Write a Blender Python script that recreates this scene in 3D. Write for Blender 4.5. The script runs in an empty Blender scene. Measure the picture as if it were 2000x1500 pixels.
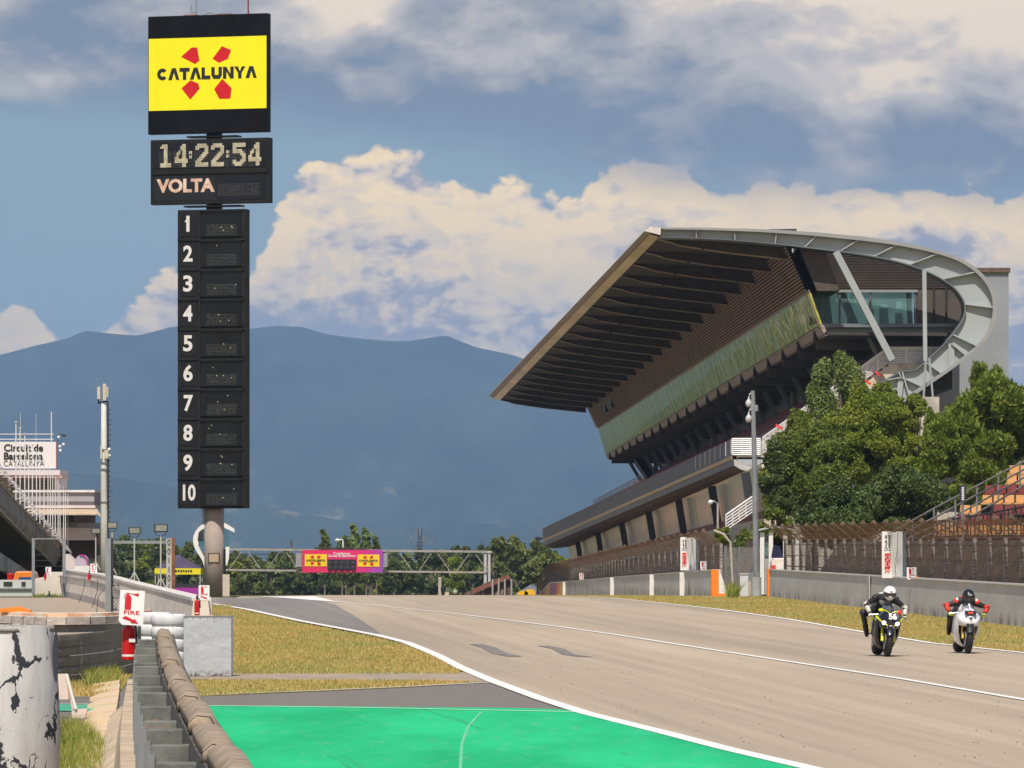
import bpy, math, random
import numpy as np
from mathutils import Vector, Matrix, Euler
# ------------------------------------------------------------------ camera, world, sun
SC = bpy.context.scene
COL = SC.collection
F = 11111.0; CX = 1000.0; HY = 1060.0; CH = 2.2      # photo pixels of focal length, horizon row, eye height
cam = bpy.data.cameras.new("Camera"); cam.sensor_width = 36; cam.lens = 200
cam.shift_y = (HY-750)/2000; cam.clip_start = 1; cam.clip_end = 60000
camo = bpy.data.objects.new("Camera", cam); COL.objects.link(camo)
camo.location = (0, 0, CH); camo.rotation_euler = (math.radians(90), 0, 0)
SC.camera = camo
SC.view_settings.view_transform = 'Standard'; SC.view_settings.look = 'None'
SC.view_settings.exposure = 0.18; SC.view_settings.gamma = 1
SC.cycles.volume_bounces = 0; SC.cycles.max_bounces = 8; SC.cycles.transparent_max_bounces = 24
SC.cycles.volume_step_rate = 10
SUN = Vector((-0.10, -0.66, 1.0)).normalized()
SUN_EL = math.asin(SUN.z); SUN_AZ = math.atan2(SUN.x, SUN.y)
sl = bpy.data.lights.new("Sun", 'SUN'); sl.energy = 4.3; sl.angle = math.radians(0.53); sl.color = (1, .93, .82)
so = bpy.data.objects.new("Sun", sl); COL.objects.link(so)
so.rotation_euler = SUN.to_track_quat('Z', 'Y').to_euler(); so.location = (50, -50, 100)

# ------------------------------------------------------------------ node helpers
class S:
    def __init__(s, t, o): s.t = t; s.o = o
    def m(s, op, *a, clamp=False):
        n = s.t.nodes.new('ShaderNodeMath'); n.operation = op; n.use_clamp = clamp
        for i, v in enumerate((s,)+a):
            if isinstance(v, S): s.t.links.new(v.o, n.inputs[i])
            else: n.inputs[i].default_value = v
        return S(s.t, n.outputs[0])
    def __add__(s, b): return s.m('ADD', b)
    def __radd__(s, b): return s.m('ADD', b)
    def __sub__(s, b): return s.m('SUBTRACT', b)
    def __rsub__(s, b): return (s*-1.0).m('ADD', b)
    def __mul__(s, b): return s.m('MULTIPLY', b)
    def __rmul__(s, b): return s.m('MULTIPLY', b)
    def __truediv__(s, b): return s.m('DIVIDE', b)
    def step(s, a, b):                                   # smoothstep a..b -> 0..1
        n = s.t.nodes.new('ShaderNodeMapRange'); n.interpolation_type = 'SMOOTHSTEP'
        s.t.links.new(s.o, n.inputs[0])
        if a <= b: n.inputs[1].default_value = a; n.inputs[2].default_value = b
        else:
            n.inputs[1].default_value = b; n.inputs[2].default_value = a
            n.inputs[3].default_value = 1; n.inputs[4].default_value = 0
        return S(s.t, n.outputs[0])
def setin(t, sock, v):
    if isinstance(v, S): t.links.new(v.o, sock)
    elif v is not None: sock.default_value = v
def vec(t, x, y, z=0.0):
    n = t.nodes.new('ShaderNodeCombineXYZ')
    for i, v in enumerate((x, y, z)): setin(t, n.inputs[i], v)
    return S(t, n.outputs[0])
def sep(t, v):
    n = t.nodes.new('ShaderNodeSeparateXYZ'); t.links.new(v.o, n.inputs[0])
    return [S(t, n.outputs[i]) for i in range(3)]
def noise(t, v, scale=1.0, detail=4, rough=.55, dist=0.0, col=False):
    n = t.nodes.new('ShaderNodeTexNoise'); n.inputs['Scale'].default_value = scale
    n.inputs['Detail'].default_value = detail; n.inputs['Roughness'].default_value = rough
    n.inputs['Distortion'].default_value = dist
    t.links.new(v.o, n.inputs['Vector']); return S(t, n.outputs[1 if col else 0])
def voro(t, v, scale=1.0, feature='F1', out=0, rnd=1.0):
    n = t.nodes.new('ShaderNodeTexVoronoi'); n.feature = feature; n.inputs['Scale'].default_value = scale
    n.inputs['Randomness'].default_value = rnd
    t.links.new(v.o, n.inputs['Vector']); return S(t, n.outputs[out])
def C4(c): return (c[0], c[1], c[2], 1.0)
def mix(t, f, a, b):
    n = t.nodes.new('ShaderNodeMix'); n.data_type = 'RGBA'
    setin(t, n.inputs[0], f)
    setin(t, n.inputs[6], a if isinstance(a, S) else C4(a)); setin(t, n.inputs[7], b if isinstance(b, S) else C4(b))
    return S(t, n.outputs[2])
def scalecol(t, c, f):
    n = t.nodes.new('ShaderNodeVectorMath'); n.operation = 'SCALE'
    t.links.new(c.o, n.inputs[0]); setin(t, n.inputs[3], f); return S(t, n.outputs[0])
def curve(t, x, pts):                                    # piecewise-smooth function of x given as (x, y), y in 0..1
    n = t.nodes.new('ShaderNodeFloatCurve'); c = n.mapping.curves[0]
    n.mapping.use_clip = False
    c.points[0].location = pts[0]; c.points[1].location = pts[-1]
    for p in pts[1:-1]: c.points.new(*p)
    n.mapping.update(); t.links.new(x.o, n.inputs['Value']); return S(t, n.outputs[0])
def lin(r, g, b):
    f = lambda c: (c/255/12.92) if c/255 <= .04045 else ((c/255+.055)/1.055)**2.4
    return (f(r), f(g), f(b))

# ------------------------------------------------------------------ sky: Nishita behind banks of cloud laid out by direction
W = bpy.data.worlds.new("World"); SC.world = W; W.use_nodes = True
t = W.node_tree; t.nodes.clear()
tc = t.nodes.new('ShaderNodeTexCoord'); gx, gy, gz_ = sep(t, S(t, tc.outputs['Generated']))
sky = t.nodes.new('ShaderNodeTexSky'); sky.sky_type = 'NISHITA'; sky.sun_disc = False
sky.sun_elevation = SUN_EL; sky.sun_rotation = SUN_AZ; sky.altitude = 100
sky.air_density = 1.0; sky.dust_density = .6; sky.ozone_density = 2.0
ay = gy.m('ABSOLUTE').m('MAXIMUM', .02)
U = (gx/ay)*11.111; V = (gz_/ay)*11.111                  # thousands of photo pixels right of centre / above horizon
def warp(v, sc, amt):
    w = noise(t, v, sc, 4, .55, col=True); n = t.nodes.new('ShaderNodeVectorMath'); n.operation = 'MULTIPLY_ADD'
    t.links.new(w.o, n.inputs[0]); n.inputs[1].default_value = (amt, amt, amt); t.links.new(v.o, n.inputs[2]); return S(t, n.outputs[0])
def puffs(ox, oy):                                       # cauliflower heaps: nested cells, finer ones riding on coarser
    pw = warp(warp(vec(t, U+ox, (V+oy)*1.35, 3.7), 2.6, .20), 9.0, .05)
    return 1.0 - voro(t, pw, 5.5, 'SMOOTH_F1')*.55 - voro(t, pw, 12.0, 'F1')*.26 - voro(t, pw, 27.0, 'F1')*.16 - voro(t, pw, 60.0, 'F1')*.07
H0 = puffs(0, 0); H1 = puffs(.012, .022)
rel = (H0-H1)*9.0
lo = noise(t, warp(vec(t, U, V*2.0, 1.0), 2.0, .3), 1.7, 5, .6)
mid = noise(t, warp(vec(t, U*.8, V*1.9, 5.0), 3.0, .25), 4.2, 6, .6)
hi = noise(t, warp(vec(t, U*.8, V*1.6, 8.0), 5.0, .10), 11.0, 7, .62)
dlo = noise(t, warp(vec(t, U*.9, V*1.7, 21.0), 1.6, .18), 2.0, 5, .52); dmid = noise(t, warp(vec(t, U*.9, V*1.5, 25.0), 3.0, .12), 5.0, 6, .55)
ux = (U+1.0)*.5
top = curve(t, ux, [(-.5, .42), (0, .46), (.025, .49), (.045, .41), (.09, .415), (.125, .46), (.155, .50), (.19, .51), (.22, .50), (.255, .60), (.28, .69), (.31, .74), (.345, .765), (.40, .755), (.425, .70), (.46, .68), (.50, .695), (.545, .672), (.585, .70), (.62, .735), (.66, .735), (.70, .705), (.75, .715), (.82, .71), (.88, .705), (.94, .69), (1.0, .69), (1.5, .66)])
edge = top - V + (H0-.50)*.17 + (hi-.5)*.03
bank = edge.step(-.004, .016)
hol = (lo*.55+mid*.45 - .50).step(0.0, .07) * V.step(.62, .50)
bank = bank*(1.0-hol*.18)
deckline = curve(t, ux, [(-.5, .90), (0, .875), (.12, .86), (.25, .82), (.36, .80), (.50, .76), (.62, .725), (.75, .70), (.9, .69), (1.0, .68), (1.5, .66)])
dk = V - deckline
deck = (dk + (dlo-.5)*.16 + (dmid-.5)*.08 + (hi-.5)*.04 + .02).step(-.05, .09)
cream = lin(255, 221, 160); pale = lin(228, 203, 166); grey = lin(172, 160, 152); slate = lin(142, 140, 146)
crest = edge.step(.17, .02)
L = rel*.26 + (lo-.5)*3.4 + (mid-.5)*2.6 + crest*.36 + (hi-.5)*.8 + .50 + ux.step(.55, .15)*.10
cb = mix(t, L.step(-.05, .38), slate, grey); cb = mix(t, L.step(.22, .62), cb, pale); cb = mix(t, L.step(.55, 1.0), cb, cream)
Ld = dk*2.5 + (dlo-.5)*3.0 + (dmid-.5)*1.7 + (hi-.5)*.30 + rel*.05 - .12 + (U.step(-.1, .6))*(V.step(.79, .90))*.66
cd = mix(t, Ld.step(-.05, .35), lin(103, 112, 126), lin(146, 142, 140)); cd = mix(t, Ld.step(.25, .60), cd, lin(182, 172, 162)); cd = mix(t, Ld.step(.55, .95), cd, lin(228, 207, 178))
K = 1.36/.1                                              # clouds over the strength of the Background
base = mix(t, .70, S(t, sky.outputs[0]), tuple(k*7.6 for k in lin(128, 162, 176)))
c = mix(t, bank, base, scalecol(t, cb, K)); c = mix(t, deck*.97, c, scalecol(t, cd, K))
vis = V.step(6.0, 1.6)*gz_.step(-.004, .0)               # overhead the sky opens up
c = mix(t, vis*.99, S(t, sky.outputs[0]), c)
bg = t.nodes.new('ShaderNodeBackground'); bg.inputs[1].default_value = .1
t.links.new(c.o, bg.inputs[0])
wo = t.nodes.new('ShaderNodeOutputWorld'); t.links.new(bg.outputs[0], wo.inputs[0])
W.cycles.sampling_method = 'MANUAL'; W.cycles.sample_map_resolution = 1024

# ------------------------------------------------------------------ geometry helpers
def GZ(y):                                               # the straight lies flat, then falls away beyond a crest
    if y < 232: return 0.0
    if y < 520: return -.009*(y-232)
    if y < 760: return -2.592-.03*(y-520)
    return -9.8-.004*(min(y, 4000)-760)
def P(px, py, d): return Vector(((px-CX)/F*d, d, CH+(HY-py)/F*d))
def PX(px, d): return (px-CX)/F*d
def PZ(py, d): return CH+(HY-py)/F*d
def G(px, py, dz=0.0):                                   # photo pixel -> point on the flat ground
    d = CH*F/(py-HY); return Vector(((px-CX)/F*d, d, GZ(d)+dz))
def tag(o, label=None, cat=None, group=None, kind=None):
    if label: o['label'] = label
    if cat: o['category'] = cat
    if group: o['group'] = group
    if kind: o['kind'] = kind
    return o
def root(name, label, cat, loc=(0, 0, 0), rz=0.0, group=None):
    o = bpy.data.objects.new(name, None); COL.objects.link(o); o.location = loc
    o.rotation_euler = (0, 0, rz); o.empty_display_size = .2
    return tag(o, label, cat, group)
def copy_tree(o, parent=None):
    c = o.copy(); COL.objects.link(c)
    if parent: c.parent = parent
    for ch in list(o.children): copy_tree(ch, c)
    return c
def origin_of(o):
    v = Vector((0, 0, 0))
    while o: v += o.location; o = o.parent
    return v
class MB:
    def __init__(s): s.v = []; s.f = []; s.mi = []; s.cur = 0; s.sm = []; s.smooth = False
    def add(s, vs, fs):
        b = len(s.v); s.v += [tuple(p) for p in vs]
        for f in fs: s.f.append(tuple(b+i for i in f)); s.mi.append(s.cur); s.sm.append(s.smooth)
        return s
    def box(s, c, size, rot=None, taper=1.0):
        hx, hy, hz = size[0]/2, size[1]/2, size[2]/2; R = rot if rot else Matrix.Identity(3)
        if isinstance(R, (float, int)): R = Matrix.Rotation(R, 3, 'Z')
        c = Vector(c); vs = []
        for z in (-1, 1):
            k = taper if z > 0 else 1.0
            for x, y in ((-1, -1), (1, -1), (1, 1), (-1, 1)):
                vs.append(c+R@Vector((x*hx*k, y*hy*k, z*hz)))
        return s.add(vs, [(0, 3, 2, 1), (4, 5, 6, 7), (0, 1, 5, 4), (1, 2, 6, 5), (2, 3, 7, 6), (3, 0, 4, 7)])
    def bb(s, x0, x1, y0, y1, z0, z1): return s.box(((x0+x1)/2, (y0+y1)/2, (z0+z1)/2), (abs(x1-x0), abs(y1-y0), abs(z1-z0)))
    def prism(s, poly, ext):                             # poly: list of Vector; ext: Vector offset
        n = len(poly); ext = Vector(ext); vs = list(poly)+[Vector(p)+ext for p in poly]
        fs = [tuple(range(n))[::-1], tuple(range(n, 2*n))]+[(i, (i+1) % n, n+(i+1) % n, n+i) for i in range(n)]
        return s.add(vs, fs)
    def loft(s, rings, closed=True, caps=True):
        n = len(rings[0]); b = [p for r in rings for p in r]; fs = []
        for k in range(len(rings)-1):
            for i in range(n if closed else n-1):
                j = (i+1) % n; fs.append((k*n+i, k*n+j, (k+1)*n+j, (k+1)*n+i))
        if caps and closed: fs.append(tuple(range(n))[::-1]); fs.append(tuple((len(rings)-1)*n+i for i in range(n)))
        return s.add(b, fs)
    def tube(s, pts, r, seg=8, caps=True):
        pts = [Vector(p) for p in pts]; rs = r if isinstance(r, (list, tuple)) else [r]*len(pts); rings = []
        for i, p in enumerate(pts):
            d = (pts[min(i+1, len(pts)-1)]-pts[max(i-1, 0)]).normalized()
            a = d.cross(Vector((0, 0, 1)) if abs(d.z) < .95 else Vector((1, 0, 0))).normalized(); c = d.cross(a)
            rings.append([p+(a*math.cos(2*math.pi*k/seg)+c*math.sin(2*math.pi*k/seg))*rs[i] for k in range(seg)])
        return s.loft(rings, True, caps)
    def bar(s, a, b, w, h=None):                         # rectangular bar
        a = Vector(a); b = Vector(b); h = h or w; d = (b-a).normalized()
        u = d.cross(Vector((0, 0, 1)) if abs(d.z) < .95 else Vector((0, 1, 0))).normalized()*w/2; v = d.cross(u).normalized()*h/2
        return s.loft([[p-u-v, p+u-v, p+u+v, p-u+v] for p in (a, b)])
    def lathe(s, c, prof, seg=16, axis='Z'):
        c = Vector(c); rings = []
        for r, z in prof:
            ring = []
            for k in range(seg):
                a = 2*math.pi*k/seg; x, y = r*math.cos(a), r*math.sin(a)
                ring.append(c+(Vector((x, y, z)) if axis == 'Z' else Vector((z, x, y)) if axis == 'X' else Vector((x, z, -y))))
            rings.append(ring)
        return s.loft(rings)
    def ball(s, c, r, seg=12, ring=8):
        r = r if isinstance(r, (tuple, list)) else (r, r, r); c = Vector(c)
        rings = [[c+Vector((r[0]*math.sin(t_)*math.cos(2*math.pi*k/seg), r[1]*math.sin(t_)*math.sin(2*math.pi*k/seg), -r[2]*math.cos(t_))) for k in range(seg)]
                 for t_ in [math.pi*max(.02, min(.98, i/ring)) for i in range(ring+1)]]
        return s.loft(rings)
    def build(s, name, mats, parent=None, world=False, smooth=False, bevel=0, kind=None):
        me = bpy.data.meshes.new(name); vs = s.v
        if world and parent:
            o0 = origin_of(parent); vs = [(x-o0.x, y-o0.y, z-o0.z) for x, y, z in vs]
        me.from_pydata(vs, [], s.f); me.validate()
        if not isinstance(mats, (list, tuple)): mats = [mats]
        for m in mats: me.materials.append(m)
        if len(mats) > 1 and len(me.polygons) == len(s.mi): me.polygons.foreach_set('material_index', s.mi)
        if smooth: me.polygons.foreach_set('use_smooth', [True]*len(me.polygons))
        elif any(s.sm) and len(me.polygons) == len(s.sm): me.polygons.foreach_set('use_smooth', s.sm)
        me.update()
        o = bpy.data.objects.new(name, me); COL.objects.link(o)
        if parent: o.parent = parent
        if bevel:
            b = o.modifiers.new('b', 'BEVEL'); b.width = bevel; b.segments = 2; b.limit_method = 'ANGLE'
        if kind: o['kind'] = kind
        return o
def tri_fill(poly):
    from mathutils.geometry import tessellate_polygon
    return tessellate_polygon([poly])
def sheet(pix, dz, name, m, kind='structure', pts=None):  # ground polygon given by photo pixels, laid dz above the ground
    pts = pts or [G(x, y, dz) for x, y in pix]
    mb = MB(); mb.add(pts, [tuple(f) for f in tri_fill(pts)])
    o = mb.build(name, m); tag(o, kind=kind); return o
def ribbon(pts, w, dz, cuts=6):
    pts = [Vector(p) for p in pts]; out = []
    for i in range(len(pts)-1):
        for k in range(cuts): out.append(pts[i].lerp(pts[i+1], k/cuts))
    out.append(pts[-1]); L = []; R = []
    for i, p in enumerate(out):
        d = (out[min(i+1, len(out)-1)]-out[max(i-1, 0)]); n = Vector((-d.y, d.x, 0)).normalized()*w/2
        for side, q in ((L, p+n), (R, p-n)): q.z = GZ(q.y)+dz; side.append(q)
    mb = MB(); n = len(out)
    mb.add(L+R, [(i, i+1, n+i+1, n+i) for i in range(n-1)]); return mb
def text_mesh(body, size, width=None, bold=0.0, depth=0.0, spacing=1.0, line=1.0, align='CENTER'):
    cu = bpy.data.curves.new('lettering', 'FONT'); cu.body = body; cu.size = size; cu.offset = bold; cu.extrude = depth
    cu.align_x = align; cu.align_y = 'CENTER'; cu.space_character = spacing; cu.space_line = line; cu.resolution_u = 3
    o = bpy.data.objects.new('tmp', cu); COL.objects.link(o)
    dg = bpy.context.evaluated_depsgraph_get(); me = bpy.data.meshes.new_from_object(o.evaluated_get(dg))
    bpy.data.objects.remove(o)
    vs = [v.co.copy() for v in me.vertices]; fs = [tuple(p.vertices) for p in me.polygons]
    if vs and width:
        x0 = min(v.x for v in vs); x1 = max(v.x for v in vs); k = width/(x1-x0)
        for v in vs: v.x *= k
    return vs, fs
def put_text(mb, body, size, M4, **kw):
    vs, fs = text_mesh(body, size, **kw); mb.add([M4@v for v in vs], fs); return mb
def facing(loc, rz=0.0, roll=0.0):                       # text plane facing the camera (-Y), turned about Z by rz
    return Matrix.Translation(Vector(loc))@Matrix.Rotation(rz, 4, 'Z')@Matrix.Rotation(math.radians(90), 4, 'X')@Matrix.Rotation(roll, 4, 'Z')
RNG = random.Random(7)

# ------------------------------------------------------------------ materials
MATS = {}
def newmat(name):
    m = bpy.data.materials.new(name); m.use_nodes = True; t = m.node_tree
    b = t.nodes['Principled BSDF']; return m, t, b
def objco(t):
    n = t.nodes.new('ShaderNodeTexCoord'); return S(t, n.outputs['Object'])
def bump(t, b, h, strength=.3, dist=.02):
    n = t.nodes.new('ShaderNodeBump'); n.inputs['Strength'].default_value = strength; n.inputs['Distance'].default_value = dist
    t.links.new(h.o, n.inputs['Height']); t.links.new(n.outputs[0], b.inputs['Normal'])
def mat(name, c, rough=.7, var=.12, sc=2.0, metal=0.0, bmp=0.0, c2=None, th=.6, sc2=1.2, stretch=(1, 1, 1), emit=0.0, coat=0.0, spec=.4):
    if name in MATS: return MATS[name]
    m, t, b = newmat(name); co = objco(t)
    x, y, z = sep(t, co); v = vec(t, x*stretch[0], y*stretch[1], z*stretch[2])
    n = noise(t, v, sc, 5, .6)
    col = mix(t, n.step(.3, .7), tuple(k*(1-var) for k in c), tuple(min(1, k*(1+var)) for k in c))
    if c2:
        p = noise(t, v, sc2, 6, .65); col = mix(t, p.step(th, th+.06), col, c2)
    t.links.new(col.o, b.inputs['Base Color']); b.inputs['Roughness'].default_value = rough
    b.inputs['Metallic'].default_value = metal; b.inputs['Specular IOR Level'].default_value = spec
    if coat: b.inputs['Coat Weight'].default_value = coat
    if bmp: bump(t, b, noise(t, v, sc*4, 6, .6), bmp)
    if emit: b.inputs['Emission Color'].default_value = C4(c); b.inputs['Emission Strength'].default_value = emit
    MATS[name] = m; return m
def flat(name, c, rough=.55, metal=0.0, **k): return mat(name, c, rough, .05, 3.0, metal, **k)
WHITE = mat('painted_white', (.74, .72, .69), .6, .07, 1.5, c2=(.50, .47, .42), th=.66)
CONC = mat('concrete', (.44, .40, .35), .85, .18, 1.2, bmp=.3, c2=(.30, .27, .23), th=.6, sc2=.7)
STEEL = mat('galvanised', (.30, .315, .33), .5, .15, 2.0, metal=.6)
DARK = mat('dark_steel', (.03, .03, .033), .6, .2, 1.0)
BLACK = flat('black_plastic', (.012, .012, .014), .5)
RED = flat('red_paint', (.55, .010, .012), .35)
GLASSD = flat('dark_glass', (.02, .025, .03), .08, spec=.8)
ORANGE = mat('orange_paint', (.85, .22, .015), .6, .1, 2.5, c2=(.6, .28, .1), th=.68)
# ================================================================== SETTING
def m_asphalt(name, c, c2, streak=.5, gloss=.8):
    m, t, b = newmat(name); x, y, z = sep(t, objco(t))
    big = noise(t, vec(t, (x+y*.06)*.22, y*.012), 1.0, 5, .6)
    st = noise(t, vec(t, (x+y*.066)*1.9, y*.011, 4.0), 1.0, 6, .62)
    st2 = noise(t, vec(t, (x+y*.066)*7.0, y*.05, 9.0), 1.0, 3, .6)
    gr = noise(t, vec(t, x, y*.25), 30.0, 3, .7)
    f = big*.5+st*.55*streak+gr*.30*.5+st2*.12+.5-.5*.5-.55*.5*streak-.075-.06
    col = mix(t, f.step(.28, .74), c2, c)
    t.links.new(col.o, b.inputs['Base Color']); b.inputs['Roughness'].default_value = gloss
    b.inputs['Specular IOR Level'].default_value = .12
    bump(t, b, gr, .25, .01); return m
ASPH = m_asphalt('worn_asphalt', (.52, .415, .305), (.29, .235, .18), .65)
ASPD = m_asphalt('dark_asphalt', (.27, .24, .22), (.17, .155, .145), .9)
ASPG = m_asphalt('service_asphalt', (.21, .185, .165), (.15, .135, .12), .3)
PITA = m_asphalt('pit_apron', (.40, .32, .245), (.33, .265, .20), .3)
def m_grass(name, a, b_, c):
    m, t, b = newmat(name); x, y, z = sep(t, objco(t))
    n = noise(t, vec(t, x*.45, y*.10), 1.0, 5, .6); n2 = noise(t, vec(t, x*1.6, y*.45, 3.0), 1.0, 6, .7)
    n3 = noise(t, vec(t, x*22, y*6), 1.0, 3, .7)
    col = mix(t, n.step(.38, .62), a, b_); col = mix(t, n2.step(.50, .70)*.8, col, c)
    col = mix(t, n3.step(.4, .7)*.45, col, (.10, .075, .02)); col = mix(t, noise(t, vec(t, x*.8, y*.22, 9.0), 1.0, 5, .6).step(.60, .68)*.7, col, (.46, .35, .22))
    t.links.new(col.o, b.inputs['Base Color']); b.inputs['Roughness'].default_value = 1.0
    b.inputs['Specular IOR Level'].default_value = 0
    bump(t, b, n3, .6, .05); return m
GRS = m_grass('dry_grass_ground', (.36, .26, .08), (.24, .24, .07), (.42, .27, .085))
# the ground: one sheet to the horizon following the fall of the straight
ys = [-60, 0, 60, 120, 180, 231, 233, 300, 400, 519, 521, 600, 700, 759, 762, 1000, 1500, 2500, 4000, 9000, 20000]
xs = [-9000, -2500, -800, -300, -120, -60, -30, 0, 30, 60, 120, 300, 800, 2500, 9000]
mb = MB(); vs = [(x, y, GZ(y)-.03) for y in ys for x in xs]; n = len(xs)
mb.add(vs, [(j*n+i, j*n+i+1, (j+1)*n+i+1, (j+1)*n+i) for j in range(len(ys)-1) for i in range(n-1)])
tag(mb.build('ground', mat('field_ground', (.075, .085, .03), 1, .4, .05)), kind='structure')
mb = MB(); mb.add([(-500, 820, GZ(820)+.03), (-15, 820, GZ(820)+.03), (-20, 1900, GZ(1900)+.03), (-700, 1900, GZ(1900)+.03)], [(0, 1, 2, 3)]); tag(mb.build('dry_field', mat('dry_field', (.50, .38, .20), 1, .2, .02)), kind='structure')
def strip(name, left, right, m, dz, y0, y1, step=12):    # sheet between two functions X(y)
    yy = [y0+i*step for i in range(int((y1-y0)/step)+1)]+[y1]; L = [Vector((left(y), y, GZ(y)+dz)) for y in yy]
    R = [Vector((right(y), y, GZ(y)+dz)) for y in yy]; k = len(yy)
    mb = MB(); mb.add(L+R, [(i, k+i, k+i+1, i+1) for i in range(k-1)]); o = mb.build(name, m); tag(o, kind='structure'); return o
def interp(pts):
    def f(y):
        if y <= pts[0][0]: (a, p), (b, q) = pts[0], pts[1]
        elif y >= pts[-1][0]: (a, p), (b, q) = pts[-2], pts[-1]
        else:
            for k in range(len(pts)-1):
                if pts[k][0] <= y <= pts[k+1][0]: (a, p), (b, q) = pts[k], pts[k+1]; break
        return p+(q-p)*(y-a)/(b-a)
    return f
def gpts(pix): return sorted([(G(x, y).y, G(x, y).x) for x, y in pix])
LEFTL = [(1700, 1529), (1568, 1499), (1418, 1464), (1299, 1433), (1143, 1394), (1059, 1367), (964, 1332), (900, 1305), (850, 1279), (795, 1256), (740, 1242), (660, 1227), (585, 1213), (480, 1190), (414, 1179.5)]
RIGHTL = [(2300, 1318), (2000, 1276), (1820, 1257), (1685, 1235), (1540, 1210), (1400, 1190), (1300, 1179), (1200, 1169), (1150, 1165.6)]
MIDL = [(2300, 1420), (2000, 1368), (1760, 1327), (1500, 1287), (1320, 1259), (1200, 1240), (1100, 1226), (1000, 1213), (900, 1200.5), (800, 1190), (720, 1182), (655, 1175)]
fl = interp(gpts(LEFTL)); fr = interp(gpts(RIGHTL))
def Lx(y): return fl(min(y, 202))-(max(y-202, 0))*.02
def Rx(y): return fr(y) if y < 232 else fr(232)-.020*(y-232)
# general asphalt covering everything between the pit apron and the right wall, dark asphalt of the pit exit, verges on top
strip('racing_track', lambda y: Lx(y)-.1, lambda y: Rx(y)+.1, ASPH, .004, 20, 800)
sheet([(414, 1180.5), (480, 1191), (585, 1214), (660, 1228), (748, 1243), (735, 1232), (700, 1208), (655, 1181), (612, 1171), (520, 1168), (430, 1168.5), (395, 1172)], .008, 'track_patch', ASPD)
# skid marks left on the asphalt
mk = mat('rubber_mark', (.19, .165, .145), .7, .3, 3)
for pts, w in (([(930, 1259), (955, 1266), (975, 1277), (1005, 1283)], .30), ([(1060, 1262), (1090, 1268), (1110, 1279), (1145, 1284)], .26)):
    tag(ribbon([G(x, y) for x, y in pts], w, .012).build('skid_mark', mk), kind='structure')
m, t, b = newmat('line_paint'); x, y, z = sep(t, objco(t))
n = noise(t, vec(t, x*3, y*.8), 1, 6, .7)
t.links.new(mix(t, n.step(.58, .75)*.6, (.78, .75, .70), (.5, .46, .4)).o, b.inputs['Base Color']); b.inputs['Roughness'].default_value = .7
PAINT = m
tag(ribbon([G(*p) for p in LEFTL], .22, .016).build('left_edge_line', PAINT), kind='structure')
tag(ribbon([G(*p) for p in RIGHTL], .17, .016).build('right_edge_line', PAINT), kind='structure')
tag(ribbon([G(*p) for p in MIDL], .14, .016).build('middle_line', PAINT), kind='structure')
sheet([(505, 1166.0), (615, 1165.2), (660, 1176.5), (625, 1174), (560, 1169)], .020, 'pit_exit_marking', PAINT)
tag(ribbon([G(500, 1165.2), G(612, 1164.7)], 1.2, .03).build('kerb_yellow', flat('yellow_kerb', (.75, .42, .03))), kind='structure')
# left: grass triangle, service road, green run-off
sheet([(380, 1181), (414, 1181.5), (480, 1193), (585, 1217), (740, 1247), (795, 1262), (850, 1285), (900, 1311), (895, 1315), (300, 1316), (300, 1200)], .006, 'grass_verge_left', GRS)
sheet([(300, 1316), (895, 1315), (905, 1312), (958, 1333), (820, 1329), (360, 1328), (300, 1328)], .006, 'drain_strip', mat('drain_concrete', (.33, .26, .19), .9, .2, 1.5))
sheet([(300, 1328), (820, 1329), (945, 1333), (800, 1343), (600, 1352), (400, 1360), (300, 1362)], .008, 'grass_verge_near', GRS)
sheet([(300, 1361), (400, 1358), (600, 1351), (800, 1342), (956, 1333), (1059, 1368), (1143, 1394), (1000, 1420), (300, 1420)], .002, 'service_road', ASPG)
tag(ribbon([G(x, y) for x, y in ((330, 1360), (400, 1358), (600, 1351), (800, 1342), (956, 1334))], .09, .014).build('service_line', PAINT), kind='structure')
m, t, b = newmat('green_runoff'); x, y, z = sep(t, objco(t))
n = noise(t, vec(t, x*.6, y*.10), 1, 5, .6); s_ = noise(t, vec(t, x*5, y*.6, 2.0), 1, 5, .7); sp = noise(t, vec(t, x*3, y*1.4, 5.0), 1, 2, .5)
c = mix(t, n.step(.3, .7), (.006, .36, .14), (.018, .50, .21)); c = mix(t, s_.step(.52, .78)*.7, c, (.15, .42, .25)); c = mix(t, noise(t, vec(t, (x+y*.09)*2.4, y*.03, 7.0), 1, 5, .65).step(.58, .66)*.45, c, (.03, .17, .09))
c = mix(t, sp.step(.74, .77)*.7, c, (.06, .12, .07))
t.links.new(c.o, b.inputs['Base Color']); b.inputs['Roughness'].default_value = .8; b.inputs['Specular IOR Level'].default_value = .1
sheet([(330, 1378), (1000, 1384), (1100, 1387), (1143, 1394), (1299, 1434), (1418, 1465), (1568, 1500), (1700, 1531), (1700, 1560), (600, 1620), (330, 1560)], .010, 'green_runoff', m)
tag(ribbon([G(x, y) for x, y in ((410, 1380.5), (700, 1384), (950, 1389), (1140, 1393))], .10, .018).build('runoff_line', PAINT), kind='structure')
tag(ribbon([G(x, y) for x, y in ((940, 1392), (915, 1420), (902, 1455), (898, 1520))], .035, .014).build('runoff_scuff', mat('scuff', (.12, .48, .27), .9, .2, 6)), kind='structure')
rgc = random.Random(12); mb = MB()
for _ in range(420):
    y = 56+90*rgc.random()**1.4; x = Lx(y)+.3+(Rx(y)+3-Lx(y))*rgc.random(); s_ = rgc.uniform(.005, .012)
    mb.add([(x-s_, y-s_, .018), (x+s_, y-s_*.4, .018), (x+s_*.3, y+s_, .03)], [(0, 1, 2)])
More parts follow.
